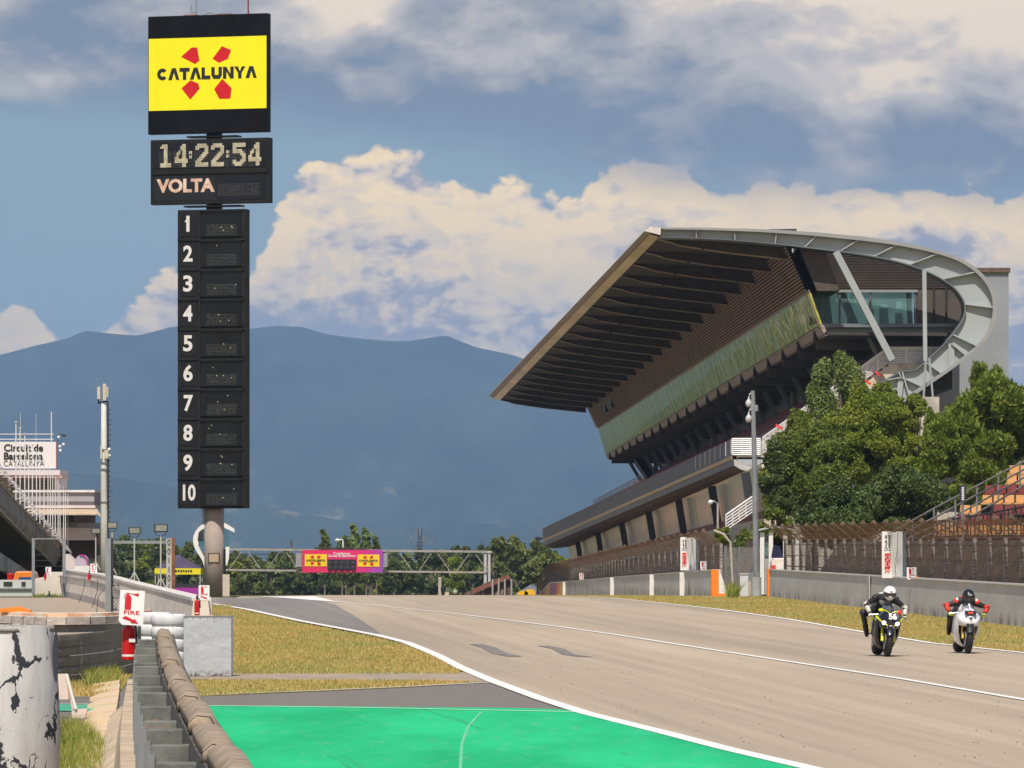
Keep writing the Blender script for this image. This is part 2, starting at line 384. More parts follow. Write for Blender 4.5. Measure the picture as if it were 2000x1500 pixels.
o = mb.build('rubber_crumbs', mat('crumb', (.03, .028, .025), .9)); tag(o, 'dark rubber crumbs scattered over the near asphalt', 'rubber crumbs', kind='stuff')
# right verge
def WBx(y): return 10.5-.033*(y-233)                      # face of the near wall
strip('grass_verge_right', lambda y: Rx(y)+.12, lambda y: 40, GRS, .006, 90, 520)
strip('grass_verge_far', lambda y: -60, lambda y: Lx(y)-.2, mat('verge_far', (.10, .10, .035), 1, .3, .3), -.01, 260, 760)
# left: apron of the pit lane and the concrete channel along the wall
sheet([(-500, 1167), (460, 1167.2), (400, 1174), (380, 1182), (300, 1206), (260, 1240), (-500, 1240)], .0, 'pit_apron', PITA)
sheet([(-900, 1240), (380, 1240), (330, 1360), (250, 1560), (-900, 1560)], -.006, 'service_lane', ASPG)
# hills: a long ridge far off, folded by spurs
m, t, b = newmat('hill_forest'); x, y, z = sep(t, objco(t))
n = noise(t, vec(t, x, y*.10, z*1.3), .0030, 8, .68); n2 = noise(t, vec(t, x, y*.15, z*2), .012, 6, .7)
c = mix(t, n.step(.30, .70), (.012, .030, .034), (.050, .078, .066)); c = mix(t, (n2*n).step(.31, .40)*(z.step(330, 60))*.6, c, (.26, .22, .16))
t.links.new(c.o, b.inputs['Base Color']); b.inputs['Roughness'].default_value = 1; b.inputs['Specular IOR Level'].default_value = 0
RIDGE = [(-900, 720), (-400, 700), (0, 692), (60, 676), (130, 660), (165, 645), (230, 652), (270, 655), (330, 640), (400, 632), (480, 645), (540, 638), (590, 640), (640, 655), (700, 662), (760, 668), (800, 668), (870, 657), (930, 680), (1000, 695), (1060, 715), (1130, 735), (1250, 750), (1450, 770), (1700, 800), (2000, 850), (2600, 870), (3200, 900)]
fr_ = interp([(p[0], p[1]) for p in RIDGE])
def hill(name, D, dep, ridge, n_, rough, seed, base=-40):
    rg = np.random.RandomState(seed); xs = np.linspace(-900, 3100, n_); rows = 26; vs = []
    ph = rg.rand(12)*7; fq = np.array([2.0, 3.3, 5.1, 8, 13, 21, 34, 55, 80, 120, 180, 260])
    for j in range(rows+1):
        tt = j/rows; yy = D-dep+dep*tt*1.0
        for x in xs:
            u = x/1000*1.0
            w = sum(math.sin(f*(u+.35*tt*math.sin(f))+p+tt*f*.5)/f**.85 for f, p in zip(fq, ph))
            top_ = CH+(HY-ridge(x))/F*D
            prof = tt**1.15
            zz = base+(top_-base)*prof + rough*w*math.sin(math.pi*min(tt, 1))*(top_-base)*.30 + rough*w*.012*(top_-base)*3*tt
            vs.append(((x-CX)/F*D*(1-.0*tt), yy, zz))
    for x in xs: vs.append(((x-CX)/F*D, D+dep*.6, base))
    mb = MB(); mb.add(vs, [(j*n_+i, j*n_+i+1, (j+1)*n_+i+1, (j+1)*n_+i) for j in range(rows+1) for i in range(n_-1)])
    o = mb.build(name, MHILL, smooth=True); tag(o, kind='structure')
MHILL = m
hill('hills', 14000, 5200, fr_, 420, .19, 3, -90)
hill('foothills', 9500, 1400, interp([(-900, 900), (0, 915), (200, 930), (330, 950), (520, 990), (700, 1022), (850, 1035), (980, 1020), (1100, 1000), (1300, 985), (1700, 1000), (2200, 1000), (3100, 1000)]), 300, .10, 8, -60)
rt = root('summit_mast', 'tiny transmitter mast on the mountain ridge', 'mast', P(545, 640, 14000))
mb = MB(); o_ = P(545, 640, 14000)
mb.tube([(0, 0, -12), (0, 0, 19)], 1.6, 5); mb.build('mast', CONC, rt)
# air
m = bpy.data.materials.new('haze_air'); m.use_nodes = True; t = m.node_tree; t.nodes.clear()
pv = t.nodes.new('ShaderNodeVolumePrincipled'); pv.inputs['Color'].default_value = (.40, .62, .98, 1); pv.inputs['Density'].default_value = 6.6e-5
mo = t.nodes.new('ShaderNodeOutputMaterial'); t.links.new(pv.outputs[0], mo.inputs['Volume'])
mb = MB(); mb.bb(-9900, 9900, -90, 21000, -102, 790)
tag(mb.build('haze', m), kind='stuff')
# ================================================================== MAIN GRANDSTAND (near end 340 m off, far end 580 m)
D1, D2 = 340.0, 580.0
LOUV = mat('brown_louvre', (.20, .125, .085), .7, .15, .5, c2=(.075, .05, .04), th=.58, sc2=.6)
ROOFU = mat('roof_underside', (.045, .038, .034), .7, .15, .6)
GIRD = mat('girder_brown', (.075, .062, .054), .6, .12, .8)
FASC = mat('fascia_metal', (.20, .135, .10), .45, .18, .12, stretch=(1, 1.2, 1), metal=.2)
BLUEG = mat('beam_bluegrey', (.36, .385, .39), .5, .08, .4, c2=(.30, .32, .33), th=.62)
GREYF = mat('beam_flange', (.30, .30, .30), .5, .08, .6)
BRICK = mat('gable_cladding', (.095, .075, .066), .8, .15, 1.0)
CONCW = mat('tier_concrete', (.56, .47, .35), .85, .12, 1.0, c2=(.36, .31, .25), th=.6, sc2=.8)
def persp(pix, a, b): return [P(x, y, d) for (x, y), d in zip(pix, [a]*len(pix))]
gs = root('grandstand', 'long covered main grandstand with curved blue-grey gable beam and dark cantilever roof', 'grandstand', (PX(1700, 345), 345, GZ(345)))
def ext(name, m, near, far, d1=D1, d2=D2, parent=gs, cuts=1, **k):
    mb = MB(); A = [P(x, y, d1) for x, y in near]; B = [P(x, y, d2) for x, y in far]
    mb.loft([[a.lerp(b_, i/cuts) for a, b_ in zip(A, B)] for i in range(cuts+1)]); return mb.build(name, m, parent, world=True, **k)
# roof edge fascia: outer face and underside lip
fa = MB(); N_ = 24
lip = MB(); LA = [P(1269, 457.5, D1-.05), P(1287, 463, D1-.05), P(1288, 460, D1+.3)]; LB = [P(963, 778.5, D2-.05), P(976, 782, D2-.05), P(977, 780, D2+.3)]
lip.loft([[a.lerp(b_, i/N_) for a, b_ in zip(LA, LB)] for i in range(N_+1)]); lip.build('fascia_lip', mat('lip_tan', (.62, .46, .32), .35, .25, .10, metal=.3), gs, world=True)
A1 = [P(1259, 451, D1), P(1287, 462, D1), P(1290, 452, D1+1), P(1266, 444, D1+1)]; B1 = [P(954, 774, D2), P(976, 781, D2), P(978, 774, D2+1), P(958, 768, D2+1)]
fa.loft([[a.lerp(b_, i/N_) for a, b_ in zip(A1, B1)] for i in range(N_+1)]); fa.build('roof_fascia', FASC, gs, world=True)
mb = MB(); mb.loft([[P(1258, 451, D1-.6), P(1290, 459, D1-.6), P(1291, 445, D1-.6), P(1270, 442, D1-.6)], [P(1258, 451, D1+.2), P(1290, 459, D1+.2), P(1291, 445, D1+.2), P(1270, 442, D1+.2)]])
mb.build('fascia_cap', mat('cap_white', (.62, .56, .52), .5, .1, 2), gs, world=True)
# roof slab and girders
RA = P(1288, 461, D1+.6); RB = P(1556, 476, D1+.6); FA = P(977, 780, D2); FB = P(1147, 789, D2)
up = Vector((0, 0, .9))
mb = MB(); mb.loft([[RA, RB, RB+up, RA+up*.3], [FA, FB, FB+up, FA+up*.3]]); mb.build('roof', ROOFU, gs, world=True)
NG = 21
for i in range(NG):
    u = (i+.15)/(NG-1+.15); a = RA.lerp(FA, u); b_ = RB.lerp(FB, u); th = Vector((-.011, .32, 0))
    mb = MB(); lo = []
    q = [a, a.lerp(b_, .10)-Vector((0, 0, .18)), a.lerp(b_, .16)-Vector((0, 0, .34)), a.lerp(b_, .5)-Vector((0, 0, .62)), a.lerp(b_, .985)-Vector((0, 0, .84)), a.lerp(b_, .985)+Vector((0, 0, .1)), a+Vector((0, 0, .05))]
    mb.prism(q, th)
    for f in (.33, .66):
        p0 = a.lerp(b_, f); mb.box(p0+Vector((0, -.12, -.32)), (.14, .25, .5))
    gd_ = mb.build('girder', GIRD, gs, world=True); fg = MB(); z = {0: .03, .10: .18, .16: .34, .5: .62, .985: .84}
    for f0, f1 in ((0, .10), (.10, .16), (.16, .5), (.5, .985)):   # paler tan paints the highlight along the lower flange
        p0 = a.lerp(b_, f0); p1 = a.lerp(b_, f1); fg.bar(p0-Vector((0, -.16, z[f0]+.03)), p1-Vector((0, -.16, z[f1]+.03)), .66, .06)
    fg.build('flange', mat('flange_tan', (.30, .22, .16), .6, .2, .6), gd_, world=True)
# louvred wall: a sawtooth of slats swept along the stand
NS = 15
def slat(px_a, px_b, d):
    a = P(*px_a, d); b_ = P(*px_b, d); out = []; nrm = Vector((-1, 0, -.35)).normalized()*.16
    for i in range(NS):
        out.append(a.lerp(b_, i/NS)+nrm); out.append(a.lerp(b_, (i+.62)/NS)+nrm*.8); out.append(a.lerp(b_, (i+.66)/NS)-nrm*.4); out.append(a.lerp(b_, (i+.98)/NS)-nrm*.4)
    return out
mb = MB(); mb.loft([slat((1540, 480), (1579, 568), D1), slat((1146, 790), (1167, 836), D2)], closed=False)
mb.mi = [0 if i % 4 == 0 else 1 for i in range(len(mb.f))]; mb.build('louvre_wall', [LOUV, mat('louvre_gap', (.028, .018, .014), .9, .2, 1)], gs, world=True)
mb = MB(); mb.loft([[P(1560, 484, D1+1), P(1596, 568, D1+1), P(1640, 568, D1+1), P(1610, 484, D1+1)], [P(1156, 790, D2), P(1177, 836, D2), P(1200, 836, D2), P(1190, 790, D2)]]); mb.build('upper_storey_core', BRICK, gs, world=True)
for u0, u1 in ((.835, .865), (.88, .90)):
    a = P(1560, 526, D1).lerp(P(1157, 815, D2), u0); b_ = P(1560, 526, D1).lerp(P(1157, 815, D2), u1)
    mb = MB(); mb.prism([a+Vector((-.2, 0, -.5)), a+Vector((-.3, 0, .5)), b_+Vector((-.3, 0, .5)), b_+Vector((-.2, 0, -.5))], (.4, 0, 0)); mb.build('vent_opening', BLACK, gs, world=True)
# raked mirror glazing with its frames
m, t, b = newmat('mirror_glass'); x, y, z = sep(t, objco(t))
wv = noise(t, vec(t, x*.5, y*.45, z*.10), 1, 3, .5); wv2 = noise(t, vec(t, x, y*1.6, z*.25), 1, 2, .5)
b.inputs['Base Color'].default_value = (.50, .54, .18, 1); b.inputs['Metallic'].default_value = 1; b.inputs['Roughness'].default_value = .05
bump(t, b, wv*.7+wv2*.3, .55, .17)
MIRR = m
ext('glazing_rail', mat('rail_brown', (.25, .19, .16), .6, .1, 1), [(1578, 566), (1581, 572), (1583, 572), (1580, 566)], [(1167, 835), (1169, 838), (1171, 838), (1169, 835)])
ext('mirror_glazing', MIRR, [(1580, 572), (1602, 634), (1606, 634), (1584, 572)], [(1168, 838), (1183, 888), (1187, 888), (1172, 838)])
SOFB = mat('soffit_beam', (.34, .27, .215), .75, .12, .8, c2=(.2, .16, .13), th=.62)
ext('floor_edge', SOFB, [(1602, 636), (1604, 640), (1612, 640), (1608, 634)], [(1183, 889), (1185, 892), (1195, 892), (1189, 888)])
ext('floor_edge_beam', SOFB, [(1604, 641), (1611, 655), (1616, 655), (1612, 641)], [(1185, 892), (1187, 898), (1192, 898), (1190, 892)])
for i in range(21):
    u = (i+.4)/21; a = P(1608, 650, D1).lerp(P(1186, 896, D2), u)
    mb = MB(); mb.box(a+Vector((-.02, 0, .02)), (.34, .9, .62)); mb.build('corbel', DARK, gs, world=True)
# dark soffit below the boxes with ribs, struts down to the tier
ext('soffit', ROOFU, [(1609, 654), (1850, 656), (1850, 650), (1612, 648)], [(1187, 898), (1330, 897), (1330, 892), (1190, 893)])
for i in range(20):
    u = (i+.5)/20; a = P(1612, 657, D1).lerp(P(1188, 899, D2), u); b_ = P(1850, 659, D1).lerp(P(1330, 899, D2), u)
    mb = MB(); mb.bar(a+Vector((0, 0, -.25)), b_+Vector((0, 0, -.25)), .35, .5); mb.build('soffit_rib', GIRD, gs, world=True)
ext('back_wall', BLACK, [(1740, 650), (1740, 760), (1860, 760), (1860, 650)], [(1290, 890), (1290, 960), (1330, 960), (1330, 890)], 342, D2)
# struts
STRUT = mat('strut_grey', (.12, .125, .13), .5, .1, 1)
for i in range(20):
    u = (i+.7)/20; top_ = P(1668, 655, D1).lerp(P(1222, 898, D2), u); bot = P(1705, 742, D1).lerp(P(1240, 936, D2), u)
    bot = P(1715, 752, D1).lerp(P(1247, 940, D2), u)
    mb = MB(); mb.bar(top_, bot, .26, .34); mb.build('strut', STRUT, gs, world=True)
BLOCK = mat('stair_block', (.16, .15, .14), .8, .3, .8, c2=(.30, .28, .27), th=.6)
for i in range(6):
    u = (i+.6)/6; a = P(1730, 720, D1).lerp(P(1262, 925, D2), u)
    mb = MB(); mb.box(a, (.5, 2.6, 2.4), taper=.7); mb.build('stair_block', BLOCK, gs, world=True)
# ---- gable end facing the camera
gd = D1+4
poly = [(1545, 470), (1640, 480), (1740, 492), (1850, 525), (1895, 580), (1890, 660), (1790, 660), (1790, 566), (1582, 566), (1560, 515)]
mb = MB(); mb.prism([P(x, y, gd) for x, y in poly[::-1]], (0, .4, 0)); mb.build('gable_wall', BRICK, gs, world=True)
seam = MB()
for k in range(30):
    yy = 478+k*3.1
    x0 = 1547+max(0, (yy-490))*.42; x1 = 1640+(yy-480)*3.2 if yy < 560 else 1885
    if yy < 563: seam.bar(P(x0, yy, gd-.05), P(min(x1, 1870), yy, gd-.05), .05, .03)
seam.build('cladding_seam', mat('seam', (.13, .105, .09), .8, .1, 1), gs, world=True)
for x in (1824, 1848): MB().bar(P(x, 545, gd-.1), P(x, 640, gd-.1), .12).build('downpipe', DARK, gs, world=True)
ROOMC = mat('box_interior', (.14, .20, .205), .7, .25, .35)
wn = MB(); wn.bb(PX(1582, gd), PX(1790, gd), gd+3.5, gd+3.6, PZ(636, gd), PZ(566, gd)); wr = wn.build('box_interior', ROOMC, gs, world=True)
mb = MB()
for x0, x1, y0, y1 in ((1606, 1614, 566, 636), (1700, 1712, 600, 636), (1723, 1740, 590, 636), (1755, 1768, 585, 600), (1755, 1768, 608, 636), (1660, 1664, 566, 636)):
    mb.bb(PX(x0, gd), PX(x1, gd), gd+2.6, gd+3.0, PZ(y1, gd), PZ(y0, gd))
mb.build('interior_furniture', mat('interior_pale', (.26, .35, .36), .7, .1, 1), wr, world=True)
mb = MB(); mb.bar(P(1640, 566, gd+1.5), P(1672, 640, gd+1.5), .45); mb.bar(P(1774, 566, gd+1), P(1778, 640, gd+1), .3); mb.build('interior_brace', DARK, gs, world=True)
m, t, b = newmat('teal_pane'); b.inputs['Base Color'].default_value = (.45, .68, .68, 1); b.inputs['Roughness'].default_value = .03
b.inputs['Transmission Weight'].default_value = .85; b.inputs['IOR'].default_value = 1.15; TEAL = m
w_ = MB(); w_.bb(PX(1583, gd), PX(1789, gd), gd+.12, gd+.18, PZ(634, gd), PZ(571, gd)); wo_ = w_.build('end_window', TEAL, gs, world=True)
mb = MB(); mb.bb(PX(1580, gd), PX(1792, gd), gd-.12, gd+.1, PZ(571, gd), PZ(566, gd)); mb.build('window_head', GREYF, gs, world=True)
for x in (1583, 1640, 1700, 1787): MB().bb(PX(x, gd)-.06, PX(x, gd)+.06, gd-.02, gd+.08, PZ(636, gd), PZ(571, gd)).build('window_mullion', STRUT, gs, world=True)
mb = MB(); mb.bb(PX(1601, gd), PX(1870, gd), gd-1.6, gd+.2, PZ(641, gd), PZ(634, gd)); mb.bb(PX(1607, gd), PX(1860, gd), gd-1.2, gd+.2, PZ(655, gd), PZ(641.4, gd)); mb.build('gable_floor_beam', mat('floor_beam_blue', (.16, .18, .19), .5, .1, 1), gs, world=True)
# braces
mb = MB(); mb.bar(P(1632, 492, D1-.6), P(1742, 703, D1-.2), .30, .4); mb.build('raking_column', BLUEG, gs, world=True)
mb = MB(); mb.bar(P(1805, 528, D1-.2), P(1807, 705, D1-.2), .24, .3); mb.build('upright_column', BLUEG, gs, world=True)
for q0, q1 in ((P(1695, 650, D1+3), P(1722, 704, D1+2)), (P(1791, 650, gd), P(1791, 705, gd))):
    mb = MB(); mb.bar(q0, q1, .34); mb.build('rear_column', STRUT, gs, world=True)
# the curved beam: outer flange, web, inner flange, stiffeners
OUT = [(1288, 445), (1400, 446), (1500, 449), (1600, 455), (1700, 465), (1770, 476), (1830, 490), (1878, 507), (1912, 530), (1934, 556), (1944, 582), (1945, 612), (1938, 642), (1920, 670), (1893, 694), (1858, 722), (1810, 755), (1770, 783), (1730, 805), (1690, 822)]
INN = [(1290, 464), (1400, 468), (1500, 476), (1570, 484), (1650, 494), (1714, 504), (1765, 516), (1805, 530), (1838, 546), (1862, 563), (1877, 582), (1883, 600), (1880, 620), (1866, 644), (1843, 671), (1815, 697), (1787, 721), (1755, 727), (1708, 755), (1660, 790)]
def smoothpath(p, k=6):
    out = []
    for i in range(len(p)-1):
        p0 = p[max(i-1, 0)]; p1 = p[i]; p2 = p[i+1]; p3 = p[min(i+2, len(p)-1)]
        for j in range(k):
            u = j/k
            out.append(tuple(.5*((2*b1)+(-a1+c1)*u+(2*a1-5*b1+4*c1-d_)*u*u+(-a1+3*b1-3*c1+d_)*u**3) for a1, b1, c1, d_ in zip(p0, p1, p2, p3)))
    out.append(p[-1]); return out
so_, si_ = smoothpath(OUT), smoothpath(INN)
O3 = [P(x, y, D1) for x, y in so_]; I3 = [P(x, y, D1) for x, y in si_]; cw = P(1650, 640, D1)
fl_ = MB(); web = MB(); inn = MB(); th = .16
fl_.loft([[p+Vector((0, -.5, 0)), p+Vector((0, 1.6, 0)), p+(cw-p).normalized()*th*1.5+Vector((0, 1.6, 0)), p+(cw-p).normalized()*th*1.5+Vector((0, -.5, 0))] for p in O3])
inn.loft([[p+Vector((0, -.28, 0)), p+Vector((0, 2.2, 0)), p-(cw-p).normalized()*th*.5+Vector((0, 2.2, 0)), p-(cw-p).normalized()*th*.5+Vector((0, -.28, 0))] for p in I3])
web.loft([[a+Vector((0, 0, 0)), b_+Vector((0, 0, 0)), b_+Vector((0, .12, 0)), a+Vector((0, .12, 0))] for a, b_ in zip(O3, I3)])
be = fl_.build('outer_flange', GREYF, gs, world=True); web.build('beam_web', BLUEG, gs, world=True, smooth=False); inn.build('inner_flange', mat('inner_flange_dark', (.14, .16, .17), .55, .1, 1), gs, world=True)
arc = [0]
for a, b_ in zip(O3[:-1], O3[1:]): arc.append(arc[-1]+(b_-a).length)
ks = []; tgt = 1.6
for i, s_ in enumerate(arc):
    if s_ >= tgt: ks.append(i); tgt += 2.55
for i in ks:
    a, b_ = O3[i], I3[i]; mb = MB(); w_ = Vector((b_-a)).cross(Vector((0, 1, 0))).normalized()*.04
    mb.loft([[a-w_, a+w_, a+w_+Vector((0, -.46, 0)), a-w_+Vector((0, -.46, 0))], [b_-w_, b_+w_, b_+w_+Vector((0, -.26, 0)), b_-w_+Vector((0, -.26, 0))]]); mb.build('stiffener', BLUEG, gs, world=True)
for p_ in ([(1755, 727), (1760, 737), (1805, 757)], [(1760, 737), (1733, 742)], [(1760, 737), (1755, 780)], [(1858, 671), (1886, 694)], [(1858, 671), (1859, 716)]):
    mb = MB()
    for q0, q1 in zip(p_[:-1], p_[1:]): mb.bar(P(*q0, D1-.18), P(*q1, D1-.18), .34, .07)
    mb.build('web_brace', BLUEG, gs, world=True)
mb = MB(); mb.tube([P(1808, 705, D1-.9), P(1804, 776, D1-.9)], .07, 6); mb.tube([P(1815, 700, D1-.9), P(1822, 776, D1-.9)], .07, 6); mb.build('stay', BLUEG, gs, world=True)
mb = MB(); mb.bb(PX(1792, D1), PX(1832, D1), D1-1, D1+2, GZ(340), PZ(776, D1)); mb.build('pier', CONC, gs, world=True)
# corrugated stair tower at the back
td = 352.0; x0, x1 = PX(1874, td), PX(1970, td); zt, zb = PZ(532, td), GZ(td)
mb = MB(); ncor = 44; ring = []
for i in range(ncor+1):
    xx = x0+(x1-x0)*i/ncor; ring.append((xx, td+(.05 if i % 2 else 0)))
ring += [(x1-.9, td+24), (x0-.9, td+24)]
mb.loft([[Vector((a, b_, zb)) for a, b_ in ring], [Vector((a, b_, zt)) for a, b_ in ring]])
mb.build('stair_tower', mat('corrugated_grey', (.33, .345, .37), .6, .06, .4), gs, world=True)
mb = MB(); mb.bb(x0-.1, x1+.1, td-.15, td+24, zt, zt+.28); mb.build('tower_coping', mat('rusty_coping', (.13, .09, .06), .8, .3, 2), gs, world=True)
# ---- seating tier with its balcony front
bd1, bd2 = 341.5, 598.0
def bext(name, m, near, far, **k): return ext(name, m, near, far, bd1, bd2, **k)
PARA = mat('parapet_grey', (.105, .105, .115), .65, .1, .5, c2=(.14, .14, .15), th=.6)
bext('parapet', PARA, [(1429, 860), (1431, 890), (1437, 890), (1435, 860)], [(1059, 1034), (1061, 1054), (1063, 1054), (1062, 1034)])
bext('parapet_ledge', mat('ledge_tan', (.58, .44, .28), .8, .1, 1), [(1428, 890.5), (1430, 897), (1440, 897), (1438, 890.5)], [(1059, 1054.3), (1061, 1058), (1064, 1058), (1063, 1054.3)])
bext('balcony_band', mat('band_grey', (.15, .155, .17), .6, .1, .5), [(1432, 897.3), (1434, 909), (1446, 909), (1440, 897.3)], [(1061, 1058.2), (1063, 1066), (1068, 1066), (1066, 1058.2)])
bext('balcony_soffit', mat('soffit_brown', (.16, .10, .075), .8, .1, .5), [(1434, 909.5), (1447, 916), (1463, 919), (1500, 914), (1500, 909.5)], [(1063, 1066.2), (1072, 1070), (1086, 1071), (1112, 1068), (1112, 1066.2)])
mb = MB(); mb.prism([P(x, y, bd1-.3) for x, y in [(1434, 897), (1434, 909), (1447, 917), (1463, 921), (1512, 915), (1512, 909), (1465, 911), (1450, 908), (1442, 900)][::-1]], (0, .5, 0)); mb.build('hull_rim', mat('hull_rim_grey', (.45, .44, .42), .7, .1, 1), gs, world=True)
mb = MB(); mb.prism([P(x, y, bd1) for x, y in [(1440, 893), (1444, 912), (1512, 912), (1508, 893)]], (0, .4, 0)); mb.build('hull_end', BLUEG, gs, world=True)
# stepped tier end
st = [(1431, 889), (1431, 897), (1500, 897), (1512, 897), (1600, 832), (1700, 762), (1750, 728), (1840, 724), (1840, 708), (1748, 708), (1735.2, 708)]
nst = 22; up_ = []
for i in range(nst):
    xa = 1735-(1735-1490)*i/nst; xb = 1735-(1735-1490)*(i+1)/nst; ya = 708+(885-708)*i/nst; yb = 708+(885-708)*(i+1)/nst
    up_ += [(xa, yb), (xb+.3, yb)]
prof = st[:11]+up_+[(1489, 889)]
mb = MB(); vs = [P(x, y, bd1) for x, y in prof]; n = len(vs); off = Vector((0, .6, 0))
mb.add(vs+[v+off for v in vs], [tuple(f) for f in tri_fill(vs)]+[(i, (i+1) % n, n+(i+1) % n, n+i) for i in range(n)])
mb.build('tier_end_wall', CONCW, gs, world=True)
# tier deck and rows of seats
SEATR = flat('seat_red', (.16, .012, .022), .5)
ext('tier_deck', CONC, [(1436, 892), (1490, 888), (1735, 712), (1860, 712), (1860, 722), (1735, 722)], [(1063, 1055), (1100, 1053), (1245, 945), (1330, 945), (1330, 950), (1245, 950)], bd1+.9, bd2)
for i in range(9):
    u = (i+.5)/9; a = P(1500, 878, bd1+1).lerp(P(1728, 716, bd1+1), u); b_ = P(1102, 1046, bd2).lerp(P(1240, 942, bd2), u)
    mb = MB(); mb.loft([[a+Vector((0, 0, 0)), a+Vector((.35, 0, 0)), a+Vector((.4, 0, .42)), a+Vector((.3, 0, .42))], [b_+Vector((0, 0, 0)), b_+Vector((.35, 0, 0)), b_+Vector((.4, 0, .42)), b_+Vector((.3, 0, .42))]])
    mb.build('seat_row', SEATR, gs, world=True)
bext('parapet_cap', flat('cap_maroon', (.13, .02, .025), .6), [(1431, 856), (1431, 859.5), (1436, 859.5), (1436, 856)], [(1060, 1032), (1060, 1033.8), (1062, 1033.8), (1062, 1032)])
# railings
RAILW = flat('railing_steel', (.72, .70, .69), .4, metal=.3)
def railing(name, pts, n, h, posts, d=330.0, m=RAILW, r=.042, parent=gs):
    mb = MB()
    for k in range(n+1):
        mb.tube([P(x, y, d)+Vector((0, 0, h*k/n)) for x, y in pts], r*(1.6 if k == n else 1), 5)
    for (x, y) in posts: mb.tube([P(x, y, d), P(x, y, d)+Vector((0, 0, h+.03))], .045, 5)
    return mb.build(name, m, parent, world=True)
def lerp_pts(a, b_, n): return [(a[0]+(b_[0]-a[0])*i/n, a[1]+(b_[1]-a[1])*i/n) for i in range(n+1)]
railing('railing', [(1735, 708), (1840, 708)], 9, .90, lerp_pts((1735, 708), (1840, 708), 3), bd1-.1)
railing('railing', [(1735, 708), (1490, 884)], 7, .90, lerp_pts((1735, 708), (1490, 884), 12), bd1-.1)
railing('railing', [(1430, 888), (1485, 888)], 8, .93, lerp_pts((1430, 888), (1485, 888), 3), bd1-.1)
mb = MB()
for i in range(60):
    u0, u1 = i/60, (i+1)/60; a = P(1432, 860, bd1).lerp(P(1061, 1034, bd2), u0)
    if u0 < .12: mb.tube([a-Vector((.12, 0, .8)), a+Vector((-.12, 0, .05))], .03, 4)
mb.build('parapet_bars', RAILW, gs, world=True)
mb = MB(); a0 = P(1247, 930, 555); a1 = P(1150, 985, 575)
for k in range(3): mb.tube([P(1252, 928+k*5, 530), P(1160, 978+k*3.5, 575)], .05, 5)
for i in range(9): q = P(1252, 940, 530).lerp(P(1160, 986, 575), i/8); mb.tube([q, q+Vector((0, 0, .62))], .04, 4)
mb.build('terrace_railing', STEEL, gs, world=True)
for q in ((1243, 900, 1268, 936), (1252, 900, 1282, 938)):
    mb = MB(); mb.bar(P(q[0], q[1], 560), P(q[2], q[3], 555), .5, .5); mb.build('end_strut', DARK, gs, world=True)
for x, y in ((1578, 789), (1546, 812), (1518, 833), (1690, 745), (1712, 730)):
    mb = MB(); mb.box(P(x+4, y+1, bd1-.5), (.5, .1, .13), Matrix.Rotation(.6, 3, 'Y')); mb.build('fire_box', flat('bright_red', (.75, .05, .03), .4), gs, world=True)
# lower glazed storey with its dark raking columns
m, t, b = newmat('lower_glass'); x, y, z = sep(t, objco(t))
s1 = noise(t, vec(t, x, y*.20, z*.15), 1, 5, .65); wv = noise(t, vec(t, x, y*.5, z*.12, ), 1, 3, .5)
b.inputs['Metallic'].default_value = .25; b.inputs['Roughness'].default_value = .15; b.inputs['Base Color'].default_value = (.92, .84, .66, 1)
bump(t, b, wv, .4, .15)
ext('lower_glazing', m, [(1487, 905), (1500, 998), (1506, 998), (1495, 905)], [(1108, 1066), (1114, 1095), (1118, 1095), (1112, 1066)], 330, 600)
for u in (.03, .14, .27, .41, .56, .72, .88):
    a = P(1484, 915, 329).lerp(P(1106, 1066, 599), u); b_ = P(1498, 1004, 329).lerp(P(1112, 1100, 599), u)
    mb = MB(); mb.bar(a+Vector((-.25, 0, 0)), b_+Vector((-.25, 0, 0)), .5, .9); mb.build('raking_pier', DARK, gs, world=True)
ext('lower_sill', SEATR, [(1488, 998), (1492, 1012), (1506, 1012), (1504, 998)], [(1112, 1095), (1113, 1100), (1118, 1100), (1118, 1095)], 330, 600)
ext('base_wall', CONCW, [(1492, 1012), (1496, 1085), (1520, 1085), (1516, 1012)], [(1113, 1100), (1113, 1160), (1120, 1160), (1120, 1100)], 330, 600)
mb = MB(); mb.bb(PX(1500, 333), PX(1870, 333), 333, 334, GZ(333), PZ(1000, 333)); mb.build('end_wall_lower', CONC, gs, world=True)
railing('railing', [(1418, 1036), (1470, 1000)], 5, .8, lerp_pts((1418, 1036), (1470, 1000), 4), 300)
# ================================================================== RIGHT SIDE: walls, catch fences, signs, poles
def WAx(y): return interp([(233, 8.25), (333, 6.0), (460, 4.35), (600, 2.2)])(y)
WALLG = mat('grey_barrier_paint', (.25, .25, .265), .75, .08, .6, c2=(.16, .15, .14), th=.66, sc2=1.4, bmp=.1)
m, t, b = newmat('barrier_grey'); x, y, z = sep(t, objco(t))
n = noise(t, vec(t, x, y*.25, z*1.5), 1, 5, .6); dr = noise(t, vec(t, x, y*1.2, z*.35, ), 1, 6, .7); scf = noise(t, vec(t, x, y*.5, z*9), 1, 4, .6)
c = mix(t, n.step(.35, .65), (.46, .44, .435), (.53, .51, .50)); c = mix(t, dr.step(.56, .74)*.55, c, (.24, .22, .21))
c = mix(t, (z.step(.42, .0))*dr.step(.42, .6)*.8, c, (.12, .10, .085)); c = mix(t, scf.step(.66, .70)*.45, c, (.42, .41, .40))
t.links.new(c.o, b.inputs['Base Color']); b.inputs['Roughness'].default_value = .75; WALLG = m
